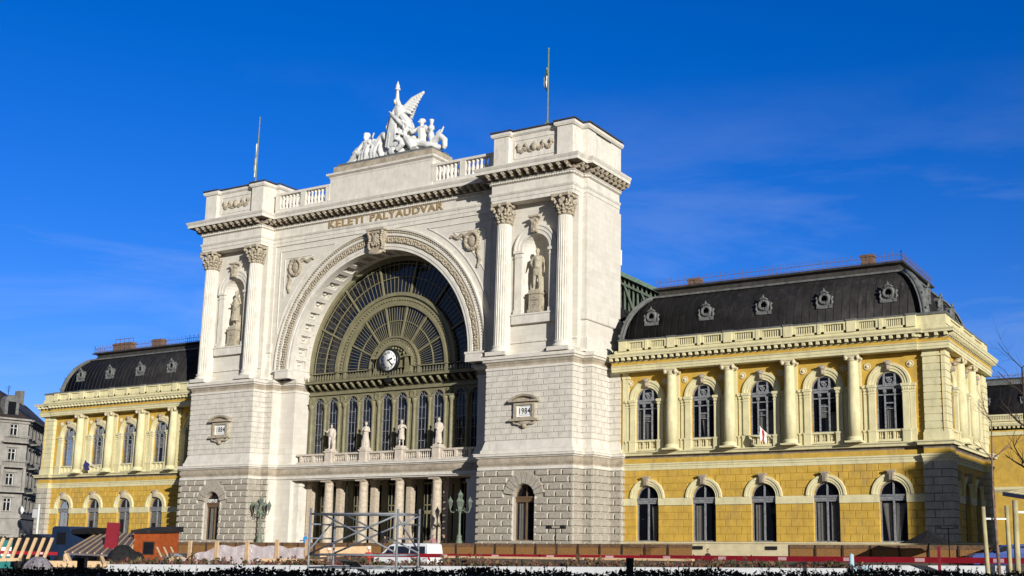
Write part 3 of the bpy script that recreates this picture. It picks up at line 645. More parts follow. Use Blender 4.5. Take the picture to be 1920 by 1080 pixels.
# its glazing bars and glass, one window per arch
wm = MB(); Tw = face(0, 0, 1, 0)
wm.box(-.6, -.55, -.02, .04, 7, 12.85, Tw); wm.box(.55, .6, -.02, .04, 7, 12.85, Tw)
for x in (-.2, .2): wm.box(x-.022, x+.022, 0, .04, 7.0, 12.85, Tw)
for z in (8.0, 9.0, 10.0, 11.0, 12.0): wm.box(-.56, .56, 0, .035, z-.025, z+.025, Tw)
wm.arc(Tw, 0, 12.85, [(.2, 0), (.2, .04), (.245, .04), (.245, 0)], n=10); wm.arc(Tw, 0, 12.85, [(.56, 0), (.56, .04), (.6, .04), (.6, 0)], n=12)
for a in (30, 60, 90, 120, 150): a = radians(a); wm.bar((.23*cos(a), .02, 12.85+.23*sin(a)), (.58*cos(a), .02, 12.85+.58*sin(a)), .04, .04, Tw)
w0 = wm.build('window', M['wood'], ST)
pm = MB(); pp = [(-.6, 7), (.6, 7)]+[(.6*cos(pi*i/12), 12.85+.6*sin(pi*i/12)) for i in range(13)]; pm.add([Tw(x, -.03, z) for x, z in pp], [tuple(range(len(pp)))]); pm.build('pane', M['hall'], w0)
w0.location = (ops[0][0], GY+.1, 0)
for op in ops[1:]: copy_tree(w0, ST, loc=(op[0], GY+.1, 0))
# ---- loggia: balcony slab, balustrade, columns, back wall with doors
mb = MB(); mb.box(-PR, PR, 2.6, 5.0, 5.62, 6.95); mb.box(-PR, PR, 2.7, 9, 5.7, 5.95)
o = mb.build('balcony_slab', M['trim'], ST)
mb = MB()
for a, b in ((-10.15, 10.15),):
    mb.box(a, b, 3.15, 3.5, 7.1, 7.3); mb.box(a, b, 3.1, 3.55, 7.88, 8.05)
px = [-6.15, -2.05, 2.05, 6.15]
for x in px: mb.box(x-.38, x+.38, 2.95, 3.71, 7.08, 8.1); mb.box(x-.46, x+.46, 2.87, 3.79, 8.1, 8.24); mb.box(x-.43, x+.43, 2.9, 3.76, 7.08, 7.3)
edges = [-10.15]+px+[10.15]
for a, b in zip(edges, edges[1:]):
    a2, b2 = a+.42, b-.42; mid = (a+b)/2
    mb.box(a2-.03, a2+.2, 3.12, 3.53, 7.3, 7.88); mb.box(b2-.2, b2+.03, 3.12, 3.53, 7.3, 7.88); mb.box(mid-.14, mid+.14, 3.12, 3.53, 7.3, 7.88)
    for p, q in ((a2+.2, mid-.14), (mid+.14, b2-.2)):
        n = 6
        for i in range(n): baluster(mb, p+(q-p)*(i+.5)/n, 3.33, 7.3, 7.88, .08, 6)
o = mb.build('balustrade', M['pink'], ST)
cm = MB(); cm.lathe([(.62, -1), (.62, -.75), (.55, -.7), (.56, -.55), (.47, -.45), (.44, -.4), (.44, 1.5), (.42, 3.2), (.385, 5.0), (.39, 5.08), (.42, 5.1), (.42, 5.15), (.38, 5.17), (.38, 5.3), (.5, 5.42)], 28)
cm.box(-.56, .56, -.56, .56, 5.42, 5.62); cm.box(-.66, .66, -.66, .66, -1.15, -.98)
M['polished'] = mat('mottled_column_stone', (.50, .42, .32), var=.22, scale=5, streak=.3, dirt=(.3, .24, .17), rough=.6)
l0 = cm.build('loggia_column', M['polished'], ST); l0.location = (px[0], 3.35, 0)
for x in px[1:]: copy_tree(l0, ST, loc=(x, 3.35, 0))
for x in px+[-9.75, 9.75]:
    mb = MB(); mb.box(x-.27, x+.27, 4.6, 5.2, -1, 5.2); mb.box(x-.33, x+.33, 4.54, 5.24, 5.2, 5.62); mb.build('pier', M['polished'], ST)
for s in (-1, 1): mb = MB(); mb.box(s*9.55, s*10.17, 3.0, 3.6, -1, 5.1); mb.box(s*9.47, s*10.17, 2.95, 3.65, 5.1, 5.35); mb.build('pier', M['trim'], ST)
mb = MB(); T = face(0, 6.4, 1, 0)
for b in range(5):
    c = 4.1*(b-2)
    mb.mi = 0
    mb.box(c-1.75, c+1.75, 0, .12, 2.55, 2.85, T); mb.box(c-1.75, c+1.75, 0, .1, 3.3, 3.4, T); mb.box(c-1.75, c+1.75, 0, .1, 5.2, 5.4, T)
    for x in (-1.75, -.85, .75, 1.65): mb.box(c+x, c+x+.1, 0, .11, -1, 5.4, T)
    for x in (-1.3, -.3, .3, 1.25): mb.box(c+x-.03, c+x+.03, 0, .08, 2.85, 5.2, T)
    mb.box(c-1.75, c-.85, 0, .06, -1, .2, T); mb.box(c+.85, c+1.75, 0, .06, -1, .2, T)
    for x in (-1.3, 1.25): mb.box(c+x-.03, c+x+.03, 0, .09, .2, 2.55, T)
    mb.box(c-.75, c+.75, 0, .1, 4.6, 4.66, T); mb.box(c-.75, c+.75, 0, .1, 3.7, 3.76, T)
    for k in range(16): a = 2*pi*k/16; mb.ell((c+.45*cos(a), .1, 4.2+.38*sin(a)), (.1, .07, .1), 6, 4, T)
    for k in range(14): mb.ell((c+random.uniform(-.35, .35), .1, 4.2+random.uniform(-.3, .3)), (.08, .06, .08), 6, 4, T)
    mb.mi = 1; mb.box(c-1.75, c+1.75, -.03, .02, 2.55, 5.4, T)
    mb.box(c-1.75, c-.8, -.03, .02, -1, 2.55, T); mb.box(c+.8, c+1.75, -.03, .02, -1, 2.55, T)
for b in range(6): c = 4.1*(b-2.5); mb.mi = 0; mb.box(c-.32, c+.32, -.05, .2, -1, 5.65, T)
mb.mi = 2; mb.box(-10.2, 10.2, -6, -5.9, -1, 6, T)
o = mb.build('entrance_screen', [M['olive'], M['thru'], M['dark']], ST)
mb = MB(); mb.box(-10.3, 10.3, 5.2, 30, -1.0, -.98); mb.box(-10.3, -10.2, 3.5, 16, -1, 6); mb.box(10.2, 10.3, 3.5, 16, -1, 6)
mb.box(-14, 14, 29, 29.3, -1, 27); o = mb.build('interior_wall', M['dark'], ST)
# ---- tower ground windows
def arched_window(hw, zb, zs, style, wood, pane='glass'):
    "origin at the opening's centre line; +y is inwards"
    T = face(0, 0, 1, 0); m = MB(); f = .09
    m.box(-hw, -hw+f, -.06, .04, zb, zs, T); m.box(hw-f, hw, -.06, .04, zb, zs, T); m.box(-hw+f, hw-f, -.06, .04, zb, zb+.08, T)
    m.arc(T, 0, zs, [(hw-f, -.04), (hw-f, .05), (hw, .05), (hw, -.04)], n=18)
    if style == 'low':
        m.box(-hw, hw, -.05, .12, zs-.42, zs-.3, T); m.box(-hw-.0, hw, -.05, .22, zs-.12, zs+.02, T); m.box(-hw, hw, -.05, .16, zs-.3, zs-.12, T)
        m.box(-.06, .06, -.05, .07, zb, zs-.42, T); m.box(-.06, .06, -.04, .05, zs, zs+hw-f, T)
        m.box(-.55*hw-.02, -.55*hw+.01, -.05, .0, zb+1.7, zb+1.74, T)
    if style == 'high':
        zt = zs-.02
        m.box(-hw, hw, -.05, .16, zt-.12, zt+.02, T); m.box(-hw, hw, -.05, .09, zt-.3, zt-.12, T)
        for s in (-1, 1):
            m.box(s*.36-.045, s*.36+.045, -.05, .1, zb, zt-.55, T); m.box(s*.36-.10, s*.36+.10, -.05, .13, zt-.55, zt-.3, T)
            m.box(s*.40-.06, s*.40+.06, -.05, .09, zs, zs+hw*.86, T); m.box(s*.36-.11, s*.36+.11, -.05, .1, zs+.0, zs+.2, T)
        m.box(-hw, hw, -.05, .07, zt-.75, zt-.66, T); m.box(-.36, .36, -.05, .05, zt-1.35, zt-1.25, T); m.box(-.36, .36, -.05, .04, zb+1.5, zb+1.55, T)
        m.box(-.34, .34, -.03, .05, zs+.02, zs+.12, T)
        for k in range(12): m.ell((random.uniform(-.25, .25), .03, zs+.35+random.uniform(-.15, .15)), (.07, .04, .07), 6, 4, T)
        m.box(-.3, .3, -.02, .03, zs+.52, zs+.58, T)
    w = m.build('window', wood, ST)
    p = MB(); pp = [(-hw, zb), (hw, zb)]+[(hw*cos(pi*i/16), zs+hw*sin(pi*i/16)) for i in range(17)]; p.add([T(x, -.04, z) for x, z in pp], [tuple(range(len(pp)))]); p.build('pane', M[pane], w)
    return w
def curtain(w, x0, x1, z0, z1, kind=0):
    m = MB(); n = 14; vs = []
    for i in range(n+1):
        t = i/n; x = x0+(x1-x0)*t; d = -.14+.035*sin(t*22)
        xb = x if kind == 0 else (x0+x1)/2+(x-(x0+x1)/2)*(.45)-(x1-x0)*.28*kind
        vs += [(x, -d+.02, z1), (xb, -d+.02, z0)]
    m.smooth = True; m.add(vs, [(2*i, 2*i+1, 2*i+3, 2*i+2) for i in range(n)]); m.build('curtain', M['curtain'], w)
tw = arched_window(.98, .18, 3.6, 'low', M['brown']); tw.location = (TC, .42, 0); tw.name = 'tower_window'
p_ = kids(tw)[0]; p_.data.materials[0] = M['thru']; curtain(tw, -.8, -.15, .2, 3.1)
tl = copy_tree(tw, ST, loc=(-TC, .42, 0))
# shop sign in the left tower window
text('CITY CHAIN', .42, 1.7, M['dial'], ST, (-TC, .30, 3.62), name='shop_lettering', ext=.02, bold=.01)
mb = MB(); mb.box(-TC-.9, -TC+.9, .34, .38, 3.5, 4.05); mb.build('shop_sign', M['black'], ST)
# ---- date plaques
for s, yr in ((1, '1984'), (-1, '1884')):
    mb = MB(); T = face(s*17.1, .31, 1, 0)
    mb.mi = 0
    mb.box(-1.0, -.75, 0, .28, 9.8, 11.15, T); mb.box(.75, 1.0, 0, .28, 9.8, 11.15, T); mb.box(-.75, .75, 0, .28, 10.9, 11.15, T); mb.box(-.75, .75, 0, .28, 9.8, 9.95, T)
    mb.box(-1.35, 1.35, 0, .42, 9.62, 9.8, T); mb.box(-1.4, 1.4, 0, .5, 11.15, 11.3, T)
    # segmental pediment
    R_, cz = 2.9, 11.3-2.35; a0 = math.acos(1.4/2.8); n = 14
    mb.arc(T, 0, 11.3-1.9, [(2.2, 0), (2.2, .45), (2.36, .52), (2.4, 0)], a0=radians(56), a1=radians(124), n=14)
    mb.add([T(0, .2, 11.3)]+[T(2.25*cos(radians(56+68*i/n)), .2, 9.4+2.25*sin(radians(56+68*i/n))) for i in range(n+1)], [(0, i+1, i+2) for i in range(n)])
    mb.ell((0, .15, 9.45), (.75, .2, .22), 10, 6, T); mb.ell((0, .18, 9.25), (.3, .2, .24), 8, 6, T); mb.tube([(-1.1, .2, 9.6), (-.9, .25, 9.42), (-.6, .25, 9.4), (-.3, .2, 9.3)], .09, 6, T); mb.tube([(1.1, .2, 9.6), (.9, .25, 9.42), (.6, .25, 9.4), (.3, .2, 9.3)], .09, 6, T)
    o = mb.build('date_frame', M['orn'], ST)
    mb = MB(); mb.box(-.75, .75, 0, .12, 9.95, 10.9, T); o = mb.build('date_tablet', M['dial'], ST)
    mb = MB(); mb.box(-.55, .55, .12, .125, 10.08, 10.11, T); mb.box(-.55, .55, .12, .125, 10.78, 10.8, T); mb.build('date_rule', M['black'], ST)
    text(yr, .68, 1.05, M['black'], ST, (s*17.1, .31-.125, 10.2), name='date_lettering', ext=.006, bold=.012)
# ================================================================ YELLOW WINGS (right half built, left half mirrored)
B1, BS = 25.85, 4.87
bays = [B1+i*BS for i in range(5)]
QX0, QX1, QY, SXW = 47.75, 49.5, 4.3, 49.15
side_bays = [7.0, 11.0, 15.0]; QE0, QE1 = 17.6, 19.35
RI = []   # parts to mirror on the left
def keep(o, m=True):
    if m: RI.append(o)
    return o
TF = face(0, WY, 1, 0); TS = face(SXW, 0, 0, 1)       # front wall; side wall (u runs along +y)
lop = [(b, .98, .17, 3.5) for b in bays]; uop = [(b, .95, 8.1, 11.35) for b in bays]
slop = [(b, .98, .17, 3.5) for b in side_bays]; suop = [(b, .95, 8.1, 11.35) for b in side_bays]
mb = MB()
mb.wall(TF, T4-.3, QX0+.1, -1.2, 5.8, lop, .42); mb.wall(TF, T4-.3, QX0+.1, 5.8, 14.2, uop, .42)
mb.mi = 0; mb.rust(TF, T4+.02, QX0, .17, 5, .554, .88, .05, .018, .025, ops=[(b, .98, .17, 3.5, 1.5) for b in bays], e1=.0, jit=.05)
mb.rust(TF, T4+.02, QX0, 3.54, 4, .548, .88, .05, .018, .025, ops=[(b, .98, .17, 3.5, 1.5) for b in bays], jit=.05)
keep(mb.build('wall', M['yel'], ST))
mb = MB()
mb.wall(TS, QY, 19.0, -1.2, 5.8, slop, .42); mb.wall(TS, QY, 19.0, 5.8, 14.2, suop, .42)
mb.rust(TS, 5.9, QE0, .17, 5, .554, .88, .05, .018, .025, ops=[(b, .98, .17, 3.5, 1.5) for b in side_bays]); mb.rust(TS, 5.9, QE0, 3.54, 4, .548, .88, .05, .018, .025, ops=[(b, .98, .17, 3.5, 1.5) for b in side_bays])
mb.quad(I(SXW, 19, -1.2), I(30, 19, -1.2), I(30, 19, 16), I(SXW, 19, 16))
keep(mb.build('wall', M['yel'], ST))
# plinth
mb = MB(); mb.sweep([(T4, WY), (QX0, WY), (QX0, QY), (QX1, QY), (QX1, QE1), (40, QE1)], [(.02, -1.3), (.16, -1.3), (.16, -.5), (.10, -.46), (.10, .0), (.17, .05), (.17, .15), (0, .17)])
keep(mb.build('plinth', M['quoin'], ST))
# quoins, lower (rock-like) and upper
mb = MB()
qs = [((QX0, WY), (QX0, QY)), ((QX0, QY), (QX1, QY)), ((QX1, QY), (QX1, 5.95)), ((QX1, 5.95), (SXW, 5.95)), ((SXW, QE0), (QX1, QE0)), ((QX1, QE0), (QX1, QE1)), ((QX1, QE1), (47.5, QE1))]
for gi, (a, b) in enumerate(qs):
    if gi == 4: keep(mb.build('corner_pier', [M['gquoin'], M['gquoin']], ST)); mb = MB()
    l = sqrt((b[0]-a[0])**2+(b[1]-a[1])**2); T = face(a[0], a[1], (b[0]-a[0])/l, (b[1]-a[1])/l)
    mb.mi = 0; mb.quad(T(0, 0, .15), T(l, 0, .15), T(l, 0, 5.75), T(0, 0, 5.75))
    mb.mi = 0; mb.rust(T, 0, l, .17, 10, .557, 1.15 if l > 1 else 5, .11, .03, .02, e0=.08, e1=.08, jit=.1)
keep(mb.build('corner_pier', [M['gquoin'], M['gquoin']], ST))
mb = MB()
ins = .12
qs2 = [((QX0+ins, WY), (QX0+ins, QY+ins)), ((QX0+ins, QY+ins), (QX1-ins, QY+ins)), ((QX1-ins, QY+ins), (QX1-ins, 5.83)), ((QX1-ins, 5.83), (SXW, 5.83)), ((SXW, QE0+ins), (QX1-ins, QE0+ins)), ((QX1-ins, QE0+ins), (QX1-ins, QE1-ins)), ((QX1-ins, QE1-ins), (47.5, QE1-ins))]
mc = MB()
for gi, (a, b) in enumerate(qs2):
    if gi == 4: mc, mb = mb, mc
    l = sqrt((b[0]-a[0])**2+(b[1]-a[1])**2); T = face(a[0], a[1], (b[0]-a[0])/l, (b[1]-a[1])/l)
    mb.quad(T(0, 0, 7.2), T(l, 0, 7.2), T(l, 0, 14.2), T(0, 0, 14.2)); mb.rust(T, 0, l, 8.0, 10, .512, 9, .06, .02, .03, e0=.05, e1=.05)
mc, mb = mb, mc
keep(mc.build('corner_pier', M['cream'], ST))
mb.sweep([p[0] for p in qs2[:4]]+[qs2[3][1]], [(0, 7.15), (.14, 7.15), (.14, 7.75), (.08, 7.82), (.08, 7.95), (0, 8.0)]); mb.sweep([p[0] for p in qs2[:4]]+[qs2[3][1]], [(0, 13.12), (.1, 13.16), (.1, 13.3), (.05, 13.32), (.05, 13.5), (.14, 13.56), (.14, 13.62), (0, 13.62)])
keep(mb.build('corner_pier', M['cream'], ST))
# toothed stone edge next to the tower + pale pilaster
mb = MB(); T = face(T4, 4.32, 0, 1)
mb.box(T4-.02, T4+.55, WY-.1, WY+.05, 7.2, 13.6); mb.box(T4-.05, T4+.65, WY-.16, WY+.05, 13.1, 13.3); mb.box(T4-.05, T4+.65, WY-.16, WY+.05, 7.2, 7.75)
keep(mb.build('pilaster', M['cream'], ST))
# impost bands
mb = MB()
ed = [T4+.02]+[x for b in bays for x in (b-.98, b+.98)]+[QX0]
for a, b in zip(ed[::2], ed[1::2]): mb = MB(); mb.box(a, b, -.02, .10, 2.95, 3.52, TF); keep(mb.build('impost_band', M['cream'], ST))
ed = [5.9]+[x for b in side_bays for x in (b-.98, b+.98)]+[QE0]
for a, b in zip(ed[::2], ed[1::2]): mb = MB(); mb.box(a, b, -.02, .10, 2.95, 3.52, TS); keep(mb.build('impost_band', M['cream'], ST))
# arch surrounds + keystones, each its own part
am = MB(); T0 = face(0, 0, 1, 0)
am.arc(T0, 0, 0, [(.98, 0), (.98, .07), (1.12, .07), (1.14, .12), (1.32, .12), (1.34, .19), (1.5, .19), (1.54, .0)], n=26)
a0 = am.build('window_arch', M['cream'], ST)
km = MB(); km.add([T0(*p) for p in ((-.16, .1, .95), (.16, .1, .95), (.27, .1, 1.62), (-.27, .1, 1.62), (-.14, .32, 1.0), (.14, .32, 1.0), (.24, .42, 1.6), (-.24, .42, 1.6))], [(4, 5, 6, 7), (0, 1, 5, 4), (1, 2, 6, 5), (3, 0, 4, 7), (2, 3, 7, 6)])
km.box(-.32, .32, .05, .46, 1.6, 1.7, T0)
for x in (-.1, 0, .1): km.box(x-.02, x+.02, .3, .44, 1.0, 1.6, T0)
k0 = km.build('keystone', M['darkstone'], a0)
a0.location = (bays[0], WY, 3.52); RA = [a0]
for b in bays[1:]: RA.append(copy_tree(a0, ST, loc=(b, WY, 3.52)))
SA = [copy_tree(a0, ST, loc=(SXW, b, 3.52), rz=pi/2) for b in side_bays]
am = MB(); am.arc(T0, 0, 0, [(.97, 0), (.98, .05), (1.14, .05), (1.17, .1), (1.36, .1), (1.38, .17), (1.56, .17), (1.6, .0)], n=26)
u0 = am.build('window_arch', M['cream'], ST)
km = MB(); km.box(-.13, .13, .1, .36, 1.0, 1.5, T0); km.tube([(-.2, .38, 1.5), (.2, .38, 1.5)], .13, 8, T0); km.box(-.24, .24, .1, .46, 1.58, 1.68, T0); km.ell((0, .36, 1.2), (.12, .1, .2), 8, 5, T0)
km.build('keystone', M['darkstone'], u0)
u0.location = (bays[0], WY, 11.35); RA.append(u0)
for b in bays[1:]: RA.append(copy_tree(u0, ST, loc=(b, WY, 11.35)))
SA += [copy_tree(u0, ST, loc=(SXW, b, 11.35), rz=pi/2) for b in side_bays]
# window aedicules: pilasters, capitals, pedestals, small balustrade
am = MB()
for s in (-1, 1):
    for (xa, xb, d) in ((1.0, 1.46, .24), (1.5, 1.86, .12)):
        xa, xb = s*xa, s*xb; m_ = (xa+xb)/2; h_ = abs(xb-xa)/2
        am.box(m_-h_, m_+h_, 0, d, 8.1, 10.9, T0); am.box(m_-h_-.05, m_+h_+.05, 0, d+.07, 7.2, 8.02, T0); am.box(m_-h_-.08, m_+h_+.08, 0, d+.1, 7.96, 8.1, T0)
        am.box(m_-h_-.03, m_+h_+.03, 0, d+.03, 10.72, 10.8, T0); am.box(m_-h_-.03, m_+h_+.03, 0, d+.05, 10.92, 11.15, T0); am.box(m_-h_-.09, m_+h_+.09, 0, d+.12, 11.15, 11.35, T0)
        for k in range(3): am.ell((m_-h_+.06+k*(2*h_-.12)/2, d, 10.98), (.08, .08, .1), 6, 4, T0)
am.box(-.96, .96, -.1, .2, 7.25, 7.42, T0); am.box(-.96, .96, -.1, .24, 7.96, 8.1, T0)
for x in (-.9, -.3, .3, .9): am.box(x-.07, x+.07, -.1, .18, 7.42, 7.96, T0)
for x in (-.72, -.6, -.48, -.15, 0, .15, .48, .6, .72): baluster(am, x, -.06, 7.42, 7.96, .055, 6)
g0 = am.build('window_surround', M['cream'], ST); g0.location = (bays[0], WY, 0); RA.append(g0)
for b in bays[1:]: RA.append(copy_tree(g0, ST, loc=(b, WY, 0)))
SA += [copy_tree(g0, ST, loc=(SXW, b, 0), rz=pi/2) for b in side_bays]
rm = MB()
rm.lathe([(.27, 0), (.27, .05), (.2, .06), (.17, .02), (.12, .03), (.1, .12), (.0, .13)], 16, (lambda a, b, c: T0(a, c, 12.75+b)))
r0 = rm.build('roundel', M['quoin'], ST); r0.location = (bays[0]-1.55, WY, 0); RA.append(r0)
for b in bays:
    for q_ in (-1.55, 1.55):
        if (b, q_) != (bays[0], -1.55): RA.append(copy_tree(r0, ST, loc=(b+q_, WY, 0)))
# windows
wl = arched_window(.98, .17, 3.5, 'low', M['wood']); wl.location = (bays[0], WY+.24, 0); RW = [wl]
for b in bays[1:]: RW.append(copy_tree(wl, ST, loc=(b, WY+.24, 0)))
wh = arched_window(.95, 8.1, 11.35, 'high', M['wood']); wh.location = (bays[0], WY+.13, 0); RW.append(wh)
for b in bays[1:]: RW.append(copy_tree(wh, ST, loc=(b, WY+.13, 0)))
SA += [copy_tree(wl, ST, loc=(SXW-.3, b, 0), rz=pi/2) for b in side_bays]+[copy_tree(wh, ST, loc=(SXW-.14, b, 0), rz=pi/2) for b in side_bays]
LW = [copy_tree(w, ST, mirror=True) for w in RA+RW]
for w in RW+LW:
    if not w.name.startswith('window') or w.name.startswith('window_'): continue
for i, w in enumerate(RW):
    for g in kids(w):
        if g.name.startswith('pane'): g.data = g.data.copy() if i == 0 else g.data
for m_ in set(g.data for w in RW+[x for x in SA if x.name.startswith('window')]+[x for x in LW] for g in kids(w) if g.name.startswith('pane')): m_.materials[0] = M['thru']
curtain(RW[1], -.85, -.1, .2, 2.9); curtain(RW[2], -.8, -.1, .2, 2.9); curtain(RW[3], -.85, .0, .2, 3.0); curtain(RW[3], .2, .8, .2, 3.0)
curtain(RW[5], -.28, .3, 8.15, 10.2, .6); curtain(RW[5], -.85, -.45, 8.15, 10.6); curtain(RW[6], -.25, .28, 8.15, 9.9, -.5); curtain(RW[7], -.3, .8, 8.15, 10.0); curtain(RW[8], .0, .85, 8.15, 9.6); curtain(RW[9], -.3, .3, 8.15, 9.8)
LWw = [w for w in LW if w.name.startswith('window.') or w.name == 'window']
for w in LWw[:4]: curtain(w, -.8, .1, .2, 2.7)
for w in LWw[5:9]: curtain(w, -.85, -.4, 8.15, 10.4)
def blind(w, hw, z0, z1):
    m = MB(); m.box(-hw, hw, .05, .07, z0, z1); m.build('blind', M['curtain'], w)
blind(RW[6], .3, 9.6, 10.0); blind(RW[8], .32, 9.2, 10.2); blind(RW[5], .3, 9.75, 10.2); blind(LWw[6], .8, 9.6, 10.6); blind(LWw[1], .85, 1.9, 3.0); blind(LWw[3], .85, 2.2, 3.0); blind(LWw[2], .85, 2.3, 3.0)
for w_, x0_, x1_ in ((LWw[5], -.85, -.3), (LWw[7], .1, .85), (LWw[8], -.3, .85), (RW[0], .2, .85), (RW[4], -.85, .85)): curtain(w_, x0_, x1_, .2 if w_ in (RW[0], RW[4]) else 8.15, 2.9 if w_ in (RW[0], RW[4]) else 10.2, .2)
# dark floors and back wall so the rooms read as rooms
mb = MB(); mb.box(24, 48.7, 8.2, 8.3, -1, 14); mb.box(24, 48.9, 5.2, 8.2, 6.6, 7.4); mb.box(24, 48.9, 5.2, 18, 14.0, 14.1); mb.box(24, 48.9, 5.2, 18, -1.1, -1.0); mb.box(45.7, 45.8, 8.3, 18.8, -1, 14)
keep(mb.build('interior_wall', M['dark'], ST))
# mid entablature
wplan = [(T4, WY), (QX0, WY), (QX0, QY), (QX1, QY), (QX1, 5.95), (SXW, 5.95), (SXW, QE0), (QX1, QE0), (QX1, QE1), (46, QE1)]
mb = MB()
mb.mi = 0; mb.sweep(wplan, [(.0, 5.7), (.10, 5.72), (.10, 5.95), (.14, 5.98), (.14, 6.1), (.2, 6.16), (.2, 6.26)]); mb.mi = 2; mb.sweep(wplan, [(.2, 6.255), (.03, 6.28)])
mb.mi = 1; mb.sweep(wplan, [(.03, 6.26), (.03, 6.66)]); mb.mi = 2; mb.sweep(wplan, [(.03, 6.65), (.04, 6.74), (.18, 6.84), (.375, 6.875)]); mb.mi = 0  # dark line under the cornice is shade put into the colour
mb.sweep(wplan, [(.37, 6.87), (.38, 6.88), (.40, 7.02), (.5, 7.1), (.5, 7.18), (.0, 7.24), (-.3, 7.26)])
keep(mb.build('entablature', [M['cream'], M['yel'], M['shade_dirt']], ST))
# giant ionic columns
cm = MB(); cm.lathe([(.42, 7.62), (.42, 9.5), (.405, 11), (.36, 13.02), (.36, 13.1)], 24)
cm.lathe([(.48, 7.62), (.50, 7.58), (.55, 7.52), (.5, 7.44), (.5, 7.42), (.58, 7.36), (.58, 7.28)], 24); cm.box(-.6, .6, -.6, .6, 7.2, 7.32)
w0 = cm.build('column', M['cream'], ST)
cm = MB(); cm.lathe([(.36, 13.08), (.42, 13.12), (.42, 13.18), (.40, 13.3), (.46, 13.36)], 20); cm.box(-.5, .5, -.46, .46, 13.47, 13.58)
for s in (-1, 1):
    for y_ in (-.43, .3):
        cm.tube([(s*.44, y_, 13.34), (s*.44, y_+.14, 13.34)], .17, 12); cm.tube([(s*.44, y_-.04, 13.34), (s*.44, y_, 13.34)], .07, 8)
    cm.tube([(s*.44, -.35, 13.34), (s*.44, .35, 13.34)], .12, 10)
cm.box(-.44, .44, -.41, -.37, 13.36, 13.46); cm.build('capital', M['quoin'], w0)
w0.location = (B1+.5*BS, WY-.60, 0); RC = [w0]
for i in (1, 2, 3): RC.append(copy_tree(w0, ST, loc=(B1+(i+.5)*BS, WY-.60, 0)))
for c in RC: copy_tree(c, ST, mirror=True)
for y_ in (9.0, 13.0): copy_tree(w0, ST, loc=(SXW+.30, y_, 0), rz=pi/2)
mb = MB(); mb.box(-.44, .44, -.02, .12, 7.2, 13.55, T0); b0 = mb.build('pilaster', M['cream'], ST); b0.location = (B1+.5*BS, WY, 0)
for i in (1, 2, 3): copy_tree(b0, ST, loc=(B1+(i+.5)*BS, WY, 0))
for i in range(4): copy_tree(b0, ST, loc=(-(B1+(i+.5)*BS), WY, 0))
for y_ in (9.0, 13.0, 17.0): copy_tree(b0, ST, loc=(SXW, y_, 0), rz=pi/2)
# main entablature of the wing
EY = WY-.92
eplan = [(T4-.6, EY), (QX0-.12, EY), (QX0-.12, QY-.35), (QX1+.3, QY-.35), (QX1+.3, QE1+.2), (46, QE1+.2)]
mb = MB()
mb.mi = 0; mb.sweep(eplan, [(-.85, 13.6), (.0, 13.6), (.0, 13.76), (.04, 13.78), (.04, 13.98), (.1, 14.02), (.12, 14.08), (0, 14.12)])
mb.mi = 1; mb.sweep(eplan, [(0, 14.1), (0, 14.36)]); mb.mi = 0
mb.sweep(eplan, [(0, 14.34), (.07, 14.36), (.07, 14.40)])
mb.mi = 2; mb.sweep(eplan, [(.065, 14.39), (.07, 14.70), (.435, 14.705)])  # painted shade between the modillions and on the soffit
mb.mi = 0; mb.sweep(eplan, [(.43, 14.70), (.44, 14.71), (.44, 14.82), (.5, 14.9), (.52, 14.98), (.1, 15.04), (-.9, 15.06)])
mb.mi = 0; mb.sweep([(T4-.5, EY+.25), (QX0-.2, EY+.25), (QX0-.2, QY-.15), (QX1+.15, QY-.15), (QX1+.15, QE1), (46, QE1)], [(0, 15.0), (0, 15.36), (-.1, 15.4), (-.8, 15.4)])
mb.mi = 0
for T, l, n in along(eplan, .54):
    for i in range(n+1):
        u = .1+(l-.2)*i/n if l > 1 else l/2
        mb.box(u-.11, u+.11, .05, .40, 14.46, 14.69, T)
        if l <= 1: break
keep(mb.build('entablature', [M['cream'], M['yel'], M['shade_dirt']], ST))
# attic balustrade
mb = MB(); by = EY+.35
mb.mi = 0
def pier(x, y_, w=.3, d=.22): mb.box(x-w, x+w, y_-d, y_+d, 15.3, 16.12)
prs = [T4+.3]+[B1+(i+.5)*BS for i in range(4)]+[QX0-.5]
for a, b in zip(prs, prs[1:]):
    pier(a, by, .34, .24); m_ = (a+b)/2; pier(m_, by, .13)
    for p, q in ((a+.34, m_-.13), (m_+.13, b-.34)):
        pier(p+.12, by, .12, .16); pier(q-.12, by, .12, .16)
        n = 8
        for i in range(n): x = p+.24+(q-p-.48)*(i+.5)/n; mb.box(x-.042, x+.042, by-.06, by+.04, 15.44, 15.98)
pier(QX0-.5, by, .34, .24)
mb.box(T4-.1, QX0-.2, by-.16, by+.14, 15.3, 15.45); mb.box(T4-.1, QX0-.2, by-.18, by+.16, 15.97, 16.10)
mb.box(QX0-.15, QX1+.1, QY-.05, QY+1.7, 15.3, 16.1); mb.box(QX0-.2, QX1+.15, QY-.1, QY+1.75, 15.3, 15.5)
xs = QX1-.1
for a, b in ((6.0, 9.8), (9.8, 13.9), (13.9, 17.6)):
    mb.box(xs-.24, xs+.24, b-.3, b+.3, 15.3, 16.12); n = 14
    for i in range(n): y_ = a+.3+(b-a-.6)*(i+.5)/n; mb.box(xs-.08, xs+.08, y_-.07, y_+.07, 15.44, 15.98)
mb.box(xs-.15, xs+.17, 5.9, 17.7, 15.3, 15.45); mb.box(xs-.16, xs+.18, 5.9, 17.7, 15.97, 16.1); mb.box(47.6, QX1+.1, 17.6, QE1, 15.3, 16.1)
mb.mi = 1
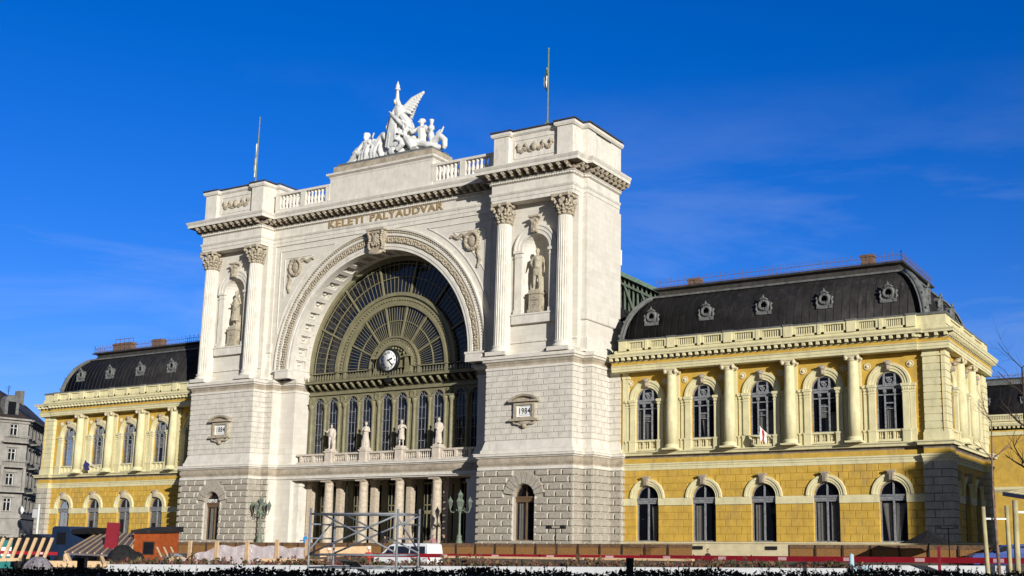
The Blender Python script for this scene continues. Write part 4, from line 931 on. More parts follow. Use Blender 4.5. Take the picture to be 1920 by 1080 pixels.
mb.box(T4-.1, QX0-.2, by-.22, by+.3, 16.1, 16.2); mb.box(QX0-.25, QX1+.2, QY-.15, QY+1.8, 16.1, 16.26); mb.box(xs-.2, xs+.24, 6.1, 19.3, 16.1, 16.2)
for a in prs: mb.box(a-.4, a+.4, by-.3, by+.3, 16.12, 16.24)
keep(mb.build('balustrade', [M['cream'], M['zinc']], ST))
# ---- mansard roof: curved profile swept round the pavilion rectangle
RXa, RXb, RYa, RYb = 23.2, 48.0, 5.15, 19.0
prof = [(0, 15.6), (0, 16.2), (-.06, 16.8), (-.18, 17.4), (-.36, 18.0), (-.60, 18.6), (-.92, 19.15), (-1.32, 19.65), (-1.85, 20.1)]
rect = [(RXa, RYa), (RXb, RYa), (RXb, RYb), (RXa, RYb)]
mb = MB(); mb.smooth = True; mb.sweep(rect, prof, close=True); mb.smooth = False
mb.mi = 1; mb.sweep(rect, [(-1.82, 20.08), (-1.68, 20.12), (-1.68, 20.26), (-1.95, 20.34), (-2.1, 20.36)], close=True)
mb.mi = 2; mb.sweep(rect, [(-2.1, 20.3), (-2.35, 20.6), (-2.3, 20.8), (-1.95, 20.88), (-1.9, 21.0), (-2.3, 21.12), (-6.5, 21.3)], close=True)
# standing seams
mb.mi = 0
nx = int((RXb-RXa)/.62)
for i in range(1, nx):
    x = RXa+(RXb-RXa)*i/nx
    lim = min(x-RXa, RXb-x)
    pts = [(x, RYa-d-.012, z) for d, z in prof if -d < lim]
    if len(pts) > 2: mb.tube(pts, .022, 3)
for i in range(1, 20):
    y_ = RYa+(RYb-RYa)*i/20; lim = min(y_-RYa, RYb-y_); pts = [(RXb+d+.012, y_, z) for d, z in prof if -d < lim]
    if len(pts) > 2: mb.tube(pts, .022, 3)
rf = mb.build('roof', [M['slate'], M['zinc'], M['lead']], ST)
# hip rolls
mb = MB()
for cx, sx_, cy, sy_ in ((RXb, 1, RYa, -1), (RXa, -1, RYa, -1), (RXb, 1, RYb, 1)):
    mb = MB()
    pts = [(cx+sx_*(d+.03), cy+sy_*(d+.03), z) for d, z in prof[1:]]
    mb.tube(pts, .24, 8)
    off = Vector((sx_, sy_*-1, 0))*.0
    for s2 in (-1, 1): mb.tube([(p[0]+s2*.22*sx_, p[1]-s2*.22*sy_*1, p[2]) for p in pts], .07, 6)
    for p in pts[1:-1:2]: mb.ell((p[0]+sx_*.18, p[1]+sy_*.18, p[2]), (.13, .13, .13), 6, 4)
    mb.build('hip_roll', M['zinc'], rf)
# round dormers
dm = MB()
Td = lambda a, b, c: (a, -c, b)
dm.mi = 0
dm.arc(T0, 0, 0, [(.30, .32), (.34, .44), (.50, .46), (.58, .38), (.62, .30), (.62, -.6)], a0=0, a1=2*pi, n=28)
dm.box(-.70, .70, -.3, .36, -.95, -.74, T0); dm.box(-.62, .62, -.3, .30, -.74, -.2, T0)
for s in (-1, 1):
    dm.tube([(s*.66, .3, -.62), (s*.80, .3, -.35), (s*.70, .3, -.05), (s*.84, .3, .12), (s*.72, .3, .25)], [.12, .13, .1, .11, .06], 6, T0); dm.box(s*.5, s*.78, .0, .42, -.95, -.62, T0)
dm.tube([(-.45, .36, .5), (-.25, .42, .66), (0, .44, .72), (.25, .42, .66), (.45, .36, .5)], .09, 6, T0); dm.ell((0, .4, .82), (.12, .12, .18), 8, 6, T0); dm.tube([(0, .4, .9), (0, .4, 1.1)], [.06, .02], 6, T0)
for k in range(12): a = 2*pi*k/12; dm.ell((.46*cos(a), .46, .46*sin(a)), (.07, .05, .07), 6, 4, T0)
dm.mi = 1; dm.lathe([(.31, .0), (.0, .01)], 20, (lambda a, b, c: T0(a, .2+c, b)))
d0 = dm.build('dormer', [M['zinc'], M['dark']], rf)
dz, dy = 18.25, RYa+.46
d0.location = (bays[0], dy, dz); d0.scale = (.78, .85, .78)
for b in bays[1:]: copy_tree(d0, rf, loc=(b, dy, dz))
for y_ in side_bays: copy_tree(d0, rf, loc=(RXb-.46, y_, dz), rz=pi/2)
# railing on the roof
mb = MB()
def rail(a, b):
    v = Vector((b[0]-a[0], b[1]-a[1], 0)); l = v.length; n = int(l/.32)
    for z in (21.15, 21.5): mb.bar((a[0], a[1], z), (b[0], b[1], z), .035)
    for i in range(n+1):
        p = Vector((a[0], a[1], 0))+v*i/n; h = 21.85 if i % 2 == 0 else 21.62
        mb.bar((p.x, p.y, 21.0), (p.x, p.y, h), .028)
        if i % 2 == 0: mb.bar((p.x-.09, p.y, h-.12), (p.x+.09, p.y, h-.12), .03)
rail((RXa+2.2, RYa+2.1), (RXb-2.1, RYa+2.1)); rail((RXb-2.1, RYa+2.1), (RXb-2.1, RYb-2.1))
rl = mb.build('roof_railing', M['rust'], rf)
rfl = copy_tree(rf, ST, mirror=True)
for g in kids(rfl):
    pass
def chimney(x, y_, w, h, par, z=21.0):
    m = MB(); m.box(x-w/2, x+w/2, y_-.35, y_+.35, z, z+h); m.box(x-w/2-.07, x+w/2+.07, y_-.42, y_+.42, z+h-.22, z+h-.08); m.build('chimney', M['brickred'], par)
chimney(28.3, 8.6, 1.05, .85, rf); chimney(43.0, 8.6, .95, 1.1, rf); chimney(38.4, 9.5, 3.4, .5, rf)
m = rfl
for (x, w, h) in ((-42.6, 3.0, 1.15), (-36.9, 1.5, 1.1)):
    mm = MB(); mm.box(-x-w/2, -x+w/2, 8.2, 8.9, 21, 21+h); mm.box(-x-w/2-.08, -x+w/2+.08, 8.12, 8.98, 21+h-.25, 21+h-.1)
    if w > 2:
        for k in range(5): q = -x-w/2+w*k/4; mm.bar((q, 8.5, 21+h), (q, 8.5, 21+h+.5), .05)
        mm.bar((-x-w/2, 8.5, 21+h+.5), (-x+w/2, 8.5, 21+h+.5), .05)
    mm.build('chimney', M['brickred'], rfl)
for o in RI: mirrored(o)
# little stone foot where wing cornice meets the tower
# ================================================================ rear pavilion (far right), same building
RY_, RX_ = 70, 34.0
mb = MB(); T = face(RX_, RY_, 1, 0)
mb.mi = 0; mb.box(RX_, 60, RY_, RY_+16, -1, 14.2); mb.mi = 1
mb.sweep([(RX_, RY_), (60, RY_)], [(0, 13.5), (.2, 13.55), (.2, 14.0), (0, 14.05)]); mb.sweep([(RX_, RY_), (60, RY_)], [(0, 14.6), (.6, 14.7), (.7, 15.0), (.1, 15.05), (.1, 15.4)]); mb.sweep([(RX_, RY_), (60, RY_)], [(0, 6.5), (.4, 6.9), (.4, 7.2), (0, 7.25)])
mb.box(RX_, 60, RY_-.3, RY_, 15.3, 15.5); mb.box(RX_, 60, RY_-.35, RY_, 15.95, 16.15)
for i in range(130): x = RX_+.2+i*.2; mb.box(x-.06, x+.06, RY_-.25, RY_-.1, 15.5, 15.95)
for i in range(48): x = RX_+i*.54; mb.box(x-.12, x+.12, RY_-.5, RY_, 14.4, 14.68)
for c in (47.5, 52.4, 57.3):
    mb.mi = 1; mb.arc(T, c-RX_, 11.3, [(.98, 0), (.98, .15), (1.55, .2), (1.6, 0)], n=16); mb.box(c-RX_-1.4, c-RX_-1, 0, .2, 7.3, 11.3, T); mb.box(c-RX_+1, c-RX_+1.4, 0, .2, 7.3, 11.3, T)
    mb.mi = 2; mb.box(c-RX_-1, c-RX_+1, -.05, .04, 8, 11.3, T); mb.box(c-RX_-1, c-RX_+1, -.05, .04, .2, 3.6, T)
mb.build('rear_pavilion', [M['yel'], M['cream'], M['dark']], ST)
mb = MB(); rr = [(RX_+.6, RY_+.8), (58, RY_+.8), (58, RY_+15), (RX_+.6, RY_+15)]
mb.smooth = True; mb.sweep(rr, prof, close=True); mb.smooth = False; mb.mi = 1; mb.sweep(rr, [(-1.85, 20.1), (-1.6, 20.2), (-1.6, 20.5), (-1.9, 20.55), (-2.3, 20.9), (-2.0, 21.1), (-6, 21.3)], close=True)
r2 = mb.build('roof', [M['slate'], M['zinc']], ST)
for c in (39.6, 44.5): copy_tree(d0, r2, loc=(c, RY_+1.3, 18.25))
mb = MB()
for i in range(70): x = RX_+2.6+i*.33; mb.bar((x, RY_+2.9, 21), (x, RY_+2.9, 21.7), .04)
mb.bar((RX_+2.6, RY_+2.9, 21.4), (RX_+25, RY_+2.9, 21.4), .04); mb.build('roof_railing', M['rust'], r2)
# ================================================================ train shed behind the towers
mb = MB()
def shed_z(x): return 34.2-.525*abs(x)
ys = 15
for s in (-1, 1):
    P = [(0, shed_z(0)), (s*29, shed_z(29))]
    mb.mi = 0; mb.bar((0, ys, shed_z(0)), (s*29, ys, shed_z(29)), .5, .35)
    mb.mi = 1; mb.bar((0, ys, shed_z(0)-.9), (s*29, ys, shed_z(29)-.9), .2, .2); mb.bar((0, ys, shed_z(0)-4.6), (s*29, ys, shed_z(29)-5.2), .25, .3)
    for i in range(1, 64):
        x = s*29*i/64; mb.bar((x, ys+.1, shed_z(x)-.2), (x, ys+.1, shed_z(x)-4.8), .12)
    for i in range(0, 16):
        x = s*29*i/16; x2 = s*29*(i+1)/16; mb.bar((x, ys, shed_z(x)-.9), (x2, ys, shed_z(x2)-4.7), .14)
    mb.mi = 2; mb.quad(I(0, ys+.6, shed_z(0)-.1), I(s*29, ys+.6, shed_z(29)-.1), I(s*29, ys+110, shed_z(29)-.1), I(0, ys+110, shed_z(0)-.1))
    mb.quad(I(0, ys+1.2, 14), I(s*29, ys+1.2, 14), I(s*29, ys+1.2, shed_z(29)-1), I(0, ys+1.2, shed_z(0)-1))
mb.build('train_shed_roof', [M['copper'], M['green'], M['lead']], ST)
mb = MB(); mb.add([(20, 9, 15), (24.2, 9, 15), (24.2, 14.5, 15), (20, 14.5, 15), (20, 9, 20.6), (23.4, 9, 17.4), (23.4, 14.5, 17.4), (20, 14.5, 20.6)], [(3, 2, 1, 0), (4, 5, 6, 7), (0, 1, 5, 4), (1, 2, 6, 5), (2, 3, 7, 6), (3, 0, 4, 7)]); mb.build('link_roof', M['slate'], ST)
# clock: hangs in front of the fan window
ck = empty('station_clock', (0, 3.1, 16.55), 0, 'round white station clock with roman numerals hung at the foot of the fan window', 'clock')
Tc = lambda a, b, c: (a, -c, b)
m = MB(); m.lathe([(.97, -.2), (1.02, -.16), (1.02, .1), (.96, .16), (.88, .17), (.88, .08)], 40, Tc); m.tube([(0, -1.0, 0), (0, -1.5, 0)], .1, 8, Tc); m.box(-.2, .2, -1.8, -1.5, -.2, .2, Tc); m.bar((0, -1.7, 0), (0, -1.7, -1.3), .12, .12, Tc); m.build('case', M['black'], ck)
m = MB(); m.lathe([(.9, .085), (.9, .10)], 40, Tc); m.build('dial', M['dial'], ck)
m = MB()
for k in range(60):
    a = 2*pi*k/60; r1, r0 = .86, .83 if k % 5 else .80; m.bar((r0*cos(a), r0*sin(a), .11), (r1*cos(a), r1*sin(a), .11), .02, .012, Tc)
rom = ['XII', 'I', 'II', 'III', 'IV', 'V', 'VI', 'VII', 'VIII', 'IX', 'X', 'XI']
m.build('minute_marks', M['black'], ck)
for k, s_ in enumerate(rom):
    a = pi/2-2*pi*k/12; text(s_, .23, 0, M['black'], ck, (.66*cos(a), -.112, .66*sin(a)-.08), rot=(pi/2, 0, 0), ext=.004, name='numeral', bold=.006)
for nm, deg, l, w in (('hour_hand', 68, .5, .09), ('minute_hand', 135, .78, .065)):
    a = pi/2-radians(deg); m = MB(); m.add([Tc(*p) for p in ((-w*sin(a)*-.4-.16*cos(a), -w*cos(a)*.4-.16*sin(a), .12), (w*-.4*sin(a)-.16*cos(a), w*.4*cos(a)-.16*sin(a), .12), (l*.7*cos(a)-w*sin(a), l*.7*sin(a)+w*cos(a), .12), (l*cos(a), l*sin(a), .12), (l*.7*cos(a)+w*sin(a), l*.7*sin(a)-w*cos(a), .12))], [(0, 1, 2, 3, 4)]); m.build(nm, M['black'], ck)
# ================================================================ sculpture and people
ck.location = (0, 3.7, 16.3); ck.scale = (1.08, 1.08, 1.08)
def remesh(mb, name, material, parent=None, voxel=.04, smooth=4):
    o = mb.build('tmp', material); me0 = o.data
    md = o.modifiers.new('r', 'REMESH'); md.mode = 'VOXEL'; md.voxel_size = voxel; md.use_smooth_shade = True
    s = o.modifiers.new('s', 'SMOOTH'); s.factor = .5; s.iterations = smooth
    me = bpy.data.meshes.new_from_object(o.evaluated_get(bpy.context.evaluated_depsgraph_get())); bpy.data.objects.remove(o); bpy.data.meshes.remove(me0)
    me.materials.clear(); [me.materials.append(m) for m in (material if isinstance(material, (list, tuple)) else [material])]
    me.name = name; o = bpy.data.objects.new(name, me); COL.objects.link(o); o.parent = parent
    return o
def human(m, T=I, arms=None, legs=None, lean=(0, 0), head=(0, 0, 0), robe=None, bulk=1.0, hands=True, hair=.0, coat=0):
    "standing figure 1.75 m tall facing -y, joints overridable; T places it"
    V_ = Vector
    hipz = .92; lx, ly = lean
    sh = V_((lx, ly, 1.43)); 
    L_ = legs or [[(-.10, 0, hipz), (-.12, -.02, .5), (-.13, .02, .09), (-.15, -.14, .03)], [(.10, 0, hipz), (.12, -.03, .5), (.14, 0, .09), (.17, -.16, .03)]]
    for l in L_: m.tube(l[:3], [.095*bulk, .062*bulk, .045*bulk], 10, T); m.tube(l[2:], [.05, .042], 8, T); m.ell(l[1], .066*bulk, 8, 6, T)
    m.ell((0, 0, .95), (.17*bulk, .12*bulk, .14), 12, 8, T)
    m.tube([(0, 0, .93), (lx*.3, ly*.3, 1.08), (lx*.8, ly*.8, 1.28), (lx, ly, 1.42)], [.15*bulk, .135*bulk, .165*bulk, .12*bulk], 14, T)
    m.tube([(lx-.17, ly, 1.41), (lx+.17, ly, 1.41)], .065*bulk, 10, T)
    h = V_((lx+head[0], ly+head[1]-.02, 1.63+head[2]))
    m.tube([(lx, ly, 1.42), h-V_((0, 0, .1))], [.065, .055], 10, T)
    m.ell(h, (.078, .098, .118), 14, 10, T); m.ell(h+V_((0, -.095, -.015)), (.014, .022, .028), 6, 4, T); m.ell(h+V_((0, -.07, -.075)), (.035, .03, .025), 8, 5, T)
    for s in (-1, 1): m.ell(h+V_((s*.079, .005, -.01)), (.014, .02, .03), 6, 4, T); m.ell(h+V_((s*.03, -.088, .02)), (.016, .012, .01), 6, 4, T)
    if hair: m.ell(h+V_((0, .02, .03)), (.088+hair, .10+hair, .11+hair), 12, 8, T)
    A_ = arms or [[(-.20, 0, 1.40), (-.27, .03, 1.13), (-.26, -.08, .88)], [(.20, 0, 1.40), (.27, .03, 1.13), (.26, -.08, .88)]]
    for a in A_:
        a = [V_(p) for p in a]; a[0] = a[0]+V_((lx, ly, 0)); m.tube(a, [.06*bulk, .047*bulk, .033*bulk], 10, T); m.ell(a[1], .05*bulk, 8, 6, T)
        d = (a[2]-a[1]).normalized(); sd = d.cross(V_((0, 1, 0))); sd = sd.normalized() if sd.length > .1 else V_((1, 0, 0)); c = a[2]+d*.05
        m.ell(c, (.038, .03, .05), 8, 6, T)
        if hands:
            for q, ln in ((-.027, .075), (-.009, .09), (.009, .085), (.027, .065)): m.tube([c+sd*q+d*.03, c+sd*q*1.2+d*(.03+ln*.6), c+sd*q*1.2+d*(.03+ln)+V_((0, -.02, 0))], [.011, .010, .008], 5, T)
            m.tube([c-sd*.03, c-sd*.06+d*.03, c-sd*.055+d*.06], [.013, .011, .009], 5, T)
    if robe:
        z0, r0, r1 = robe; n = 22; prof = [(r0, z0), (r0*.92, z0+.3), (r0*.8, (z0+1.0)/2), (r1, 1.02), (r1*1.05, 1.25), (.12, 1.42)]; vs = []
        for j, (r, z) in enumerate(prof):
            for k in range(n*2):
                a = pi*k/n; f = 1+(.10*(k % 4 < 2)-.04)*(1-j/len(prof)); vs.append(T(r*f*cos(a)+lx*max(0, (z-.9)/.5), r*.8*f*sin(a)+ly*max(0, (z-.9)/.5), z))
        K = 2*n; m.add(vs, [(j*K+k, j*K+(k+1) % K, (j+1)*K+(k+1) % K, (j+1)*K+k) for j in range(len(prof)-1) for k in range(K)]+[tuple(range(K))[::-1], tuple((len(prof)-1)*K+k for k in range(K))])
    if coat:
        m.lathe([(.20, .62), (.19, .8), (.175, 1.0), (.18, 1.25), (.13, 1.42)], 18, (lambda a, b, c: T(a+lx*max(0, (c-.9)/.5), b*.75+.02, c)))
def placed(x, y_, z, s=1, rz=0, tilt=0):
    c, n_ = cos(rz), sin(rz)
    return lambda a, b, h: (x+s*(a*c-b*n_), y_+s*(a*n_+b*c), z+s*h)
# ---- niche statues
for s, lab in ((1, 'weathered stone man in coat and breeches on an inscribed pedestal in the right tower'), (-1, 'weathered stone man in a long cloak on an inscribed pedestal in the left tower')):
    e = empty('niche_statue', (s*TC, 1.35, 18.6), 0, lab, 'statue', 'statues in the tower niches')
    m = MB(); m.box(-.62, .62, -.55, .55, 0, .22); m.box(-.52, .52, -.46, .46, .22, 1.55); m.box(-.6, .6, -.54, .54, 1.55, 1.7); m.box(-.5, .5, -.45, .45, 1.7, 1.9); m.tube([(.5, 0, .2), (.56, 0, 1.2), (.5, 0, 1.4)], [.18, .12, .06], 8)
    m.mi = 1; m.box(-.36, .36, -.475, -.46, .35, 1.4); m.build('pedestal', [M['statue'], M['orn']], e)
    for k, (t_, sz) in enumerate((('G.', .16), ('STEPHENSON', .11), ('1781', .12), ('1848', .12)) if s > 0 else (('J.', .16), ('WATT', .14), ('1736', .12), ('1819', .12))):
        text(t_, sz, 0, M['dark'], e, (0, -.48, 1.18-.2*k), name='inscription', ext=.004)
    m = MB(); Tq = placed(0, 0, 1.9, 2.03, rz=.25*s)
    if s > 0: human(m, Tq, legs=[[(-.10, 0, .92), (-.13, -.02, .5), (-.16, .04, .09), (-.2, -.1, .03)], [(.10, 0, .92), (.10, -.08, .5), (.12, -.06, .09), (.14, -.22, .03)]], coat=1, hair=.012, bulk=1.1, arms=[[(-.2, 0, 1.4), (-.3, .02, 1.14), (-.2, -.16, 1.02)], [(.2, 0, 1.4), (.29, .04, 1.12), (.30, -.04, .86)]])
    else: human(m, Tq, robe=(.28, .26, .2), coat=1, hair=.02, bulk=1.1, arms=[[(-.2, 0, 1.4), (-.27, .0, 1.12), (-.12, -.2, 1.1)], [(.2, 0, 1.4), (.3, .04, 1.14), (.24, -.12, .92)]])
    m.box(-.5, .5, -.42, .42, 1.86, 1.96); m.tube([(.25, .25, 1.9), (.3, .2, 3.1)], [.3, .16], 8)
    remesh(m, 'figure', M['statue'], e, .05)
# ---- balcony statues
specs = [('bare chested stone youth statue on the balcony, leftmost of the four', dict(arms=[[(-.2, 0, 1.4), (-.34, .0, 1.2), (-.42, -.12, 1.28)], [(.2, 0, 1.4), (.28, .04, 1.12), (.3, -.06, .85)]], bulk=1.15)),
         ('pale stone woman statue in a long gathered dress on the balcony, second from the left', dict(robe=(.08, .3, .17), arms=[[(-.2, 0, 1.4), (-.26, .0, 1.13), (-.05, -.2, 1.2)], [(.2, 0, 1.4), (.27, .0, 1.12), (.06, -.22, 1.15)]], hair=.02)),
         ('pale stone statue holding a bundle before its chest on the balcony, third from the left', dict(robe=(.45, .22, .18), arms=[[(-.2, 0, 1.4), (-.27, .0, 1.13), (.0, -.22, 1.16)], [(.2, 0, 1.4), (.36, -.06, 1.2), (.30, -.22, 1.26)]], hair=.012)),
         ('pale stone bearded statue wrapped in a heavy cloak on the balcony, rightmost of the four', dict(robe=(.1, .25, .21), coat=1, arms=[[(-.2, 0, 1.4), (-.27, .0, 1.12), (-.08, -.2, 1.02)], [(.2, 0, 1.4), (.28, .04, 1.12), (.25, -.06, .9)]], hair=.015))]
for (lab, kw), x in zip(specs, px):
    e = empty('balcony_statue', (x, 3.33, 8.24), 0, lab, 'statue', 'statues along the balcony')
    m = MB(); human(m, placed(0, 0, .16, 1.33, rz=.3), **kw)
    if 'coat' not in kw and 'robe' not in kw: m.tube([(.2, .12, .1), (.26, .1, .9), (.3, .02, 1.7)], [.2, .16, .1], 8)
    m.box(-.38, .38, -.36, .36, 0, .2); remesh(m, 'figure', M['pink'], e, .035)
# ---- crowning group
g = empty('crowning_sculpture', (0, 3.0, 35.15), 0, 'white allegorical sculpture group with a winged torch bearer on top of the station front', 'sculpture')
m = MB()
def tb(pts, r, n=9): m.tube(pts, [q*1.2 for q in r] if isinstance(r, (list, tuple)) else r*1.2, n)
# base rocks
for (x, y_, z, r) in ((-.1, -.3, .3, .6), (.6, -.5, .45, .7), (1.3, -.4, .4, .65), (2.0, -.2, .35, .6), (-.8, 0, .25, .45), (2.7, 0, .4, .6), (.4, .3, .7, .8), (1.4, .3, .7, .7)): m.ell((x, y_, z), (r, r*.8, r*.75), 10, 8)
# winged figure: gown, torso, head, arms
n = 40; prof = [(1.05, .7, .85), (.98, .8, 1.5), (.88, .95, 2.3), (.72, 1.0, 3.0), (.50, .82, 3.7), (.42, .66, 4.1), (.50, .60, 4.6), (.42, .55, 5.0)]; vs = []
for j, (r, cx, z) in enumerate(prof):
    for k in range(n):
        a = 2*pi*k/n; f = 1+.12*sin(k*2*pi/5)*(1-j/8); vs.append((cx+r*f*cos(a), r*.75*f*sin(a), z))
m.add(vs, [(j*n+k, j*n+(k+1) % n, (j+1)*n+(k+1) % n, (j+1)*n+k) for j in range(len(prof)-1) for k in range(n)]+[tuple(range(n))[::-1], tuple(7*n+k for k in range(n))])
tb([(.2, 0, 4.98), (.9, 0, 4.95)], .24); tb([(.5, 0, 5.0), (.3, -.05, 5.35)], [.17, .14]); m.ell((.22, -.1, 5.58), (.24, .27, .31), 12, 10); m.ell((.1, .02, 5.6), (.25, .25, .25), 10, 8); m.ell((.24, -.36, 5.55), (.04, .07, .08))
tb([(.62, 0, 5.0), (.38, -.1, 5.8), (.42, -.15, 6.45)], [.22, .17, .12]); m.ell((.42, -.15, 6.55), (.13, .13, .16))
m.lathe([(.06, 6.45), (.1, 6.6), (.28, 6.72), (.26, 6.85), (.16, 6.9), (.22, 7.05), (.14, 7.25), (.03, 7.6)], 12, c=(.42, -.15))
tb([(.2, 0, 4.95), (-.15, -.2, 4.2), (-.45, -.3, 3.3)], [.2, .16, .11]); m.ell((-.5, -.3, 3.1), (.2, .2, .26)); tb([(-.5, -.3, 3.1), (-.3, -.1, 2.6), (0, 0, 2.6)], [.2, .22, .15])
for k in range(9):
    t = k/8; tb([(.1+.35*t, -.55-.1*sin(t*3), 4.0), (.15+.8*t, -.85, 2.4), (-.1+1.5*t, -.8, .9)], [.09, .13, .15])
tb([(1.2, -.3, 4.0), (1.75, -.2, 3.2), (1.8, -.1, 2.6), (1.3, 0, 2.0)], [.3, .42, .4, .3]); tb([(.2, -.7, 4.2), (1.2, -.85, 3.3), (1.8, -.6, 2.7)], [.14, .16, .2])
tb([(.1, -.9, 4.4), (3.0, -.8, 2.1)], [.055, .055], 6)
# wings
def wing(root, tip, low, y_):
    R_, T_, L_ = Vector(root), Vector(tip), Vector(low)
    tb([R_, R_.lerp(T_, .5)+Vector((-.1, 0, .18)), T_], [.24, .19, .07])
    for k in range(9):
        t = k/8; a = R_.lerp(T_, t*.9); e_ = L_.lerp(T_+Vector((-.02, 0, -.1)), t**.9); q = a.lerp(e_, .5)+Vector((.06, y_, 0)); tb([a, q, e_], [.15, .15-.04*t, .05], 6)
wing((.85, .2, 4.75), (3.05, .5, 6.3), (1.95, .35, 4.15), .05)
wing((.35, .35, 4.8), (.9, 2.2, 6.0), (.8, 1.7, 4.2), .05)
# left: reclining man
tb([(-3.05, 0, .75), (-3.1, 0, 1.4), (-2.95, 0, 2.1)], [.42, .38, .45]); tb([(-3.3, 0, 2.25), (-2.6, 0, 2.2)], .24); tb([(-3.05, 0, 2.2), (-3.15, -.1, 2.6)], [.18, .15]); m.ell((-3.2, -.15, 2.85), (.25, .28, .32), 12, 10); m.ell((-3.2, -.3, 2.6), (.16, .15, .26)); m.ell((-3.12, .02, 2.9), (.28, .28, .3))
tb([(-3.0, -.2, .8), (-4.0, -.45, 1.15), (-4.85, -.35, .4), (-5.4, -.45, .1)], [.36, .27, .18, .12]); tb([(-3.0, .1, .7), (-3.8, .1, .7), (-4.5, -.2, .2), (-4.9, -.4, .1)], [.34, .26, .17, .11])
tb([(-3.35, -.1, 2.2), (-3.9, -.3, 1.55), (-4.5, -.2, 1.45)], [.2, .16, .1]); tb([(-2.65, 0, 2.2), (-2.2, -.3, 1.75), (-2.1, -.3, 2.3)], [.2, .16, .1]); tb([(-4.6, -.1, 1.1), (-4.2, 0, 1.5), (-3.6, .1, 1.9)], [.28, .32, .2]); tb([(-4.7, -.1, .8), (-5.0, -.1, 1.0)], .12)
tb([(-2.3, -.3, 2.4), (-2.1, -.3, 2.9)], [.06, .07])
for k in range(6): tb([(-3.2+.22*k, -.45, 1.3), (-3.4+.25*k, -.6, .6), (-3.6+.3*k, -.6, .1)], [.12, .16, .14])
# horse rearing beside him
tb([(-1.6, .1, .6), (-1.7, 0, 1.4), (-1.45, 0, 2.1), (-1.1, -.1, 2.5)], [.65, .55, .42, .3]); tb([(-1.1, -.1, 2.5), (-.75, -.35, 2.3), (-.5, -.5, 1.9)], [.3, .24, .15]); tb([(-1.0, -.1, 2.6), (-1.0, -.1, 2.9)], [.08, .03]); tb([(-.85, 0, 2.6), (-.8, 0, 2.85)], [.08, .03])
for k in range(9): t = k/8; m.ell((-.9-.7*(1-t)**2+.45*t, .12, 2.65-1.6*t), (.2, .16, .18), 8, 6)
tb([(-1.9, -.3, 1.3), (-2.1, -.6, .8), (-1.9, -.6, .1)], [.22, .15, .12]); tb([(-1.3, -.3, 1.2), (-1.1, -.6, .7), (-1.2, -.6, .1)], [.22, .15, .12])
for c_, r_ in (((-2.6, .1, .7), (.75, .6, .75)), ((-3.5, .1, .35), (.9, .6, .4)), ((-1.6, .1, .9), (.8, .6, .9)), ((-.7, .1, .5), (.7, .6, .6)), ((3.0, .2, .6), (1.0, .6, .65)), ((4.4, .2, .35), (1.3, .5, .4)), ((1.5, .3, 2.6), (.7, .5, 1.1)), ((2.3, .2, 1.2), (.8, .55, .8))): m.ell(c_, r_, 14, 10)
for k in range(7):
    t = k/6; w_ = .5+.5*sin(k*2.3); tb([(-2.9+.3*k, -.35-.2*w_, 1.3+.5*w_-.3*t), (-3.05+.33*k+.15*w_, -.55-.15*w_, .8), (-3.2+.4*k, -.6, .1)], [.12, .2+.06*w_, .15])
    if k in (1, 3, 6): tb([(.05+.26*k, -.7, 3.5-.2*w_), (-.15+.33*k+.2*w_, -.9, 2.1), (-.25+.42*k, -.85, .8)], [.07, .13, .12], 7)
tb([(-2.7, -.3, 2.1), (-2.2, -.35, 1.6), (-1.7, -.4, 2.1)], [.2, .17, .13])
# lions / heads at the figure's feet
for (x, y_, z) in ((1.55, -.9, 2.1), (2.0, -.8, 1.9), (1.4, -.95, 1.5), (2.2, -.75, 2.35)):
    m.ell((x, y_, z), (.26, .24, .3), 10, 8); m.ell((x-.1, y_-.22, z-.08), (.13, .14, .12), 8, 6)
tb([(1.5, -.7, 1.4), (1.9, -1.0, .8), (1.3, -1.0, .4)], [.26, .22, .18]); tb([(2.1, -.6, 1.5), (2.6, -.8, 1.0), (3.1, -.8, .3)], [.34, .34, .3])
# right: seated god with vase and sea beast
tb([(3.5, 0, .9), (3.45, 0, 1.6), (3.4, 0, 2.3)], [.42, .36, .45]); tb([(3.0, 0, 2.45), (3.85, 0, 2.45)], .23); tb([(3.4, 0, 2.4), (3.4, -.1, 2.8)], [.18, .15]); m.ell((3.38, -.12, 3.05), (.25, .28, .32), 12, 10); m.ell((3.42, 0, 3.15), (.31, .32, .24), 10, 8); m.ell((3.2, -.38, 3.0), (.05, .07, .08))
tb([(3.0, 0, 2.45), (2.4, -.3, 2.15), (2.0, -.4, 2.3)], [.2, .16, .1]); tb([(3.85, 0, 2.4), (4.2, -.1, 2.0), (4.5, -.2, 1.9)], [.2, .16, .1])
tb([(3.4, -.2, .9), (2.5, -.6, 1.25), (2.6, -.7, .3)], [.36, .3, .18]); tb([(3.6, -.2, .8), (4.4, -.4, .5), (5.3, -.4, .2)], [.34, .24, .13])
m.lathe([(.1, .6), (.16, 1.0), (.3, 1.4), (.26, 1.75), (.12, 1.85), (.3, 2.1), (.26, 2.4), (.12, 2.5), (.2, 2.8), (.24, 3.0), (.16, 3.02)], 12, c=(4.6, -.2))
tb([(3.9, .2, .5), (4.6, .1, .9), (5.2, 0, 1.2), (5.6, 0, 1.25), (6.0, 0, .9), (6.05, 0, .3), (5.9, 0, .1)], [.4, .34, .28, .26, .24, .2, .16], 10)
tb([(4.9, .1, 1.0), (5.3, 0, 1.6), (5.6, 0, 1.75), (5.85, 0, 2.2)], [.14, .12, .1, .06]); tb([(5.0, .1, 1.2), (5.1, 0, 1.7), (5.5, 0, 2.0)], [.1, .09, .04])
remesh(m, 'figures', M['white'], g, .05, 1)
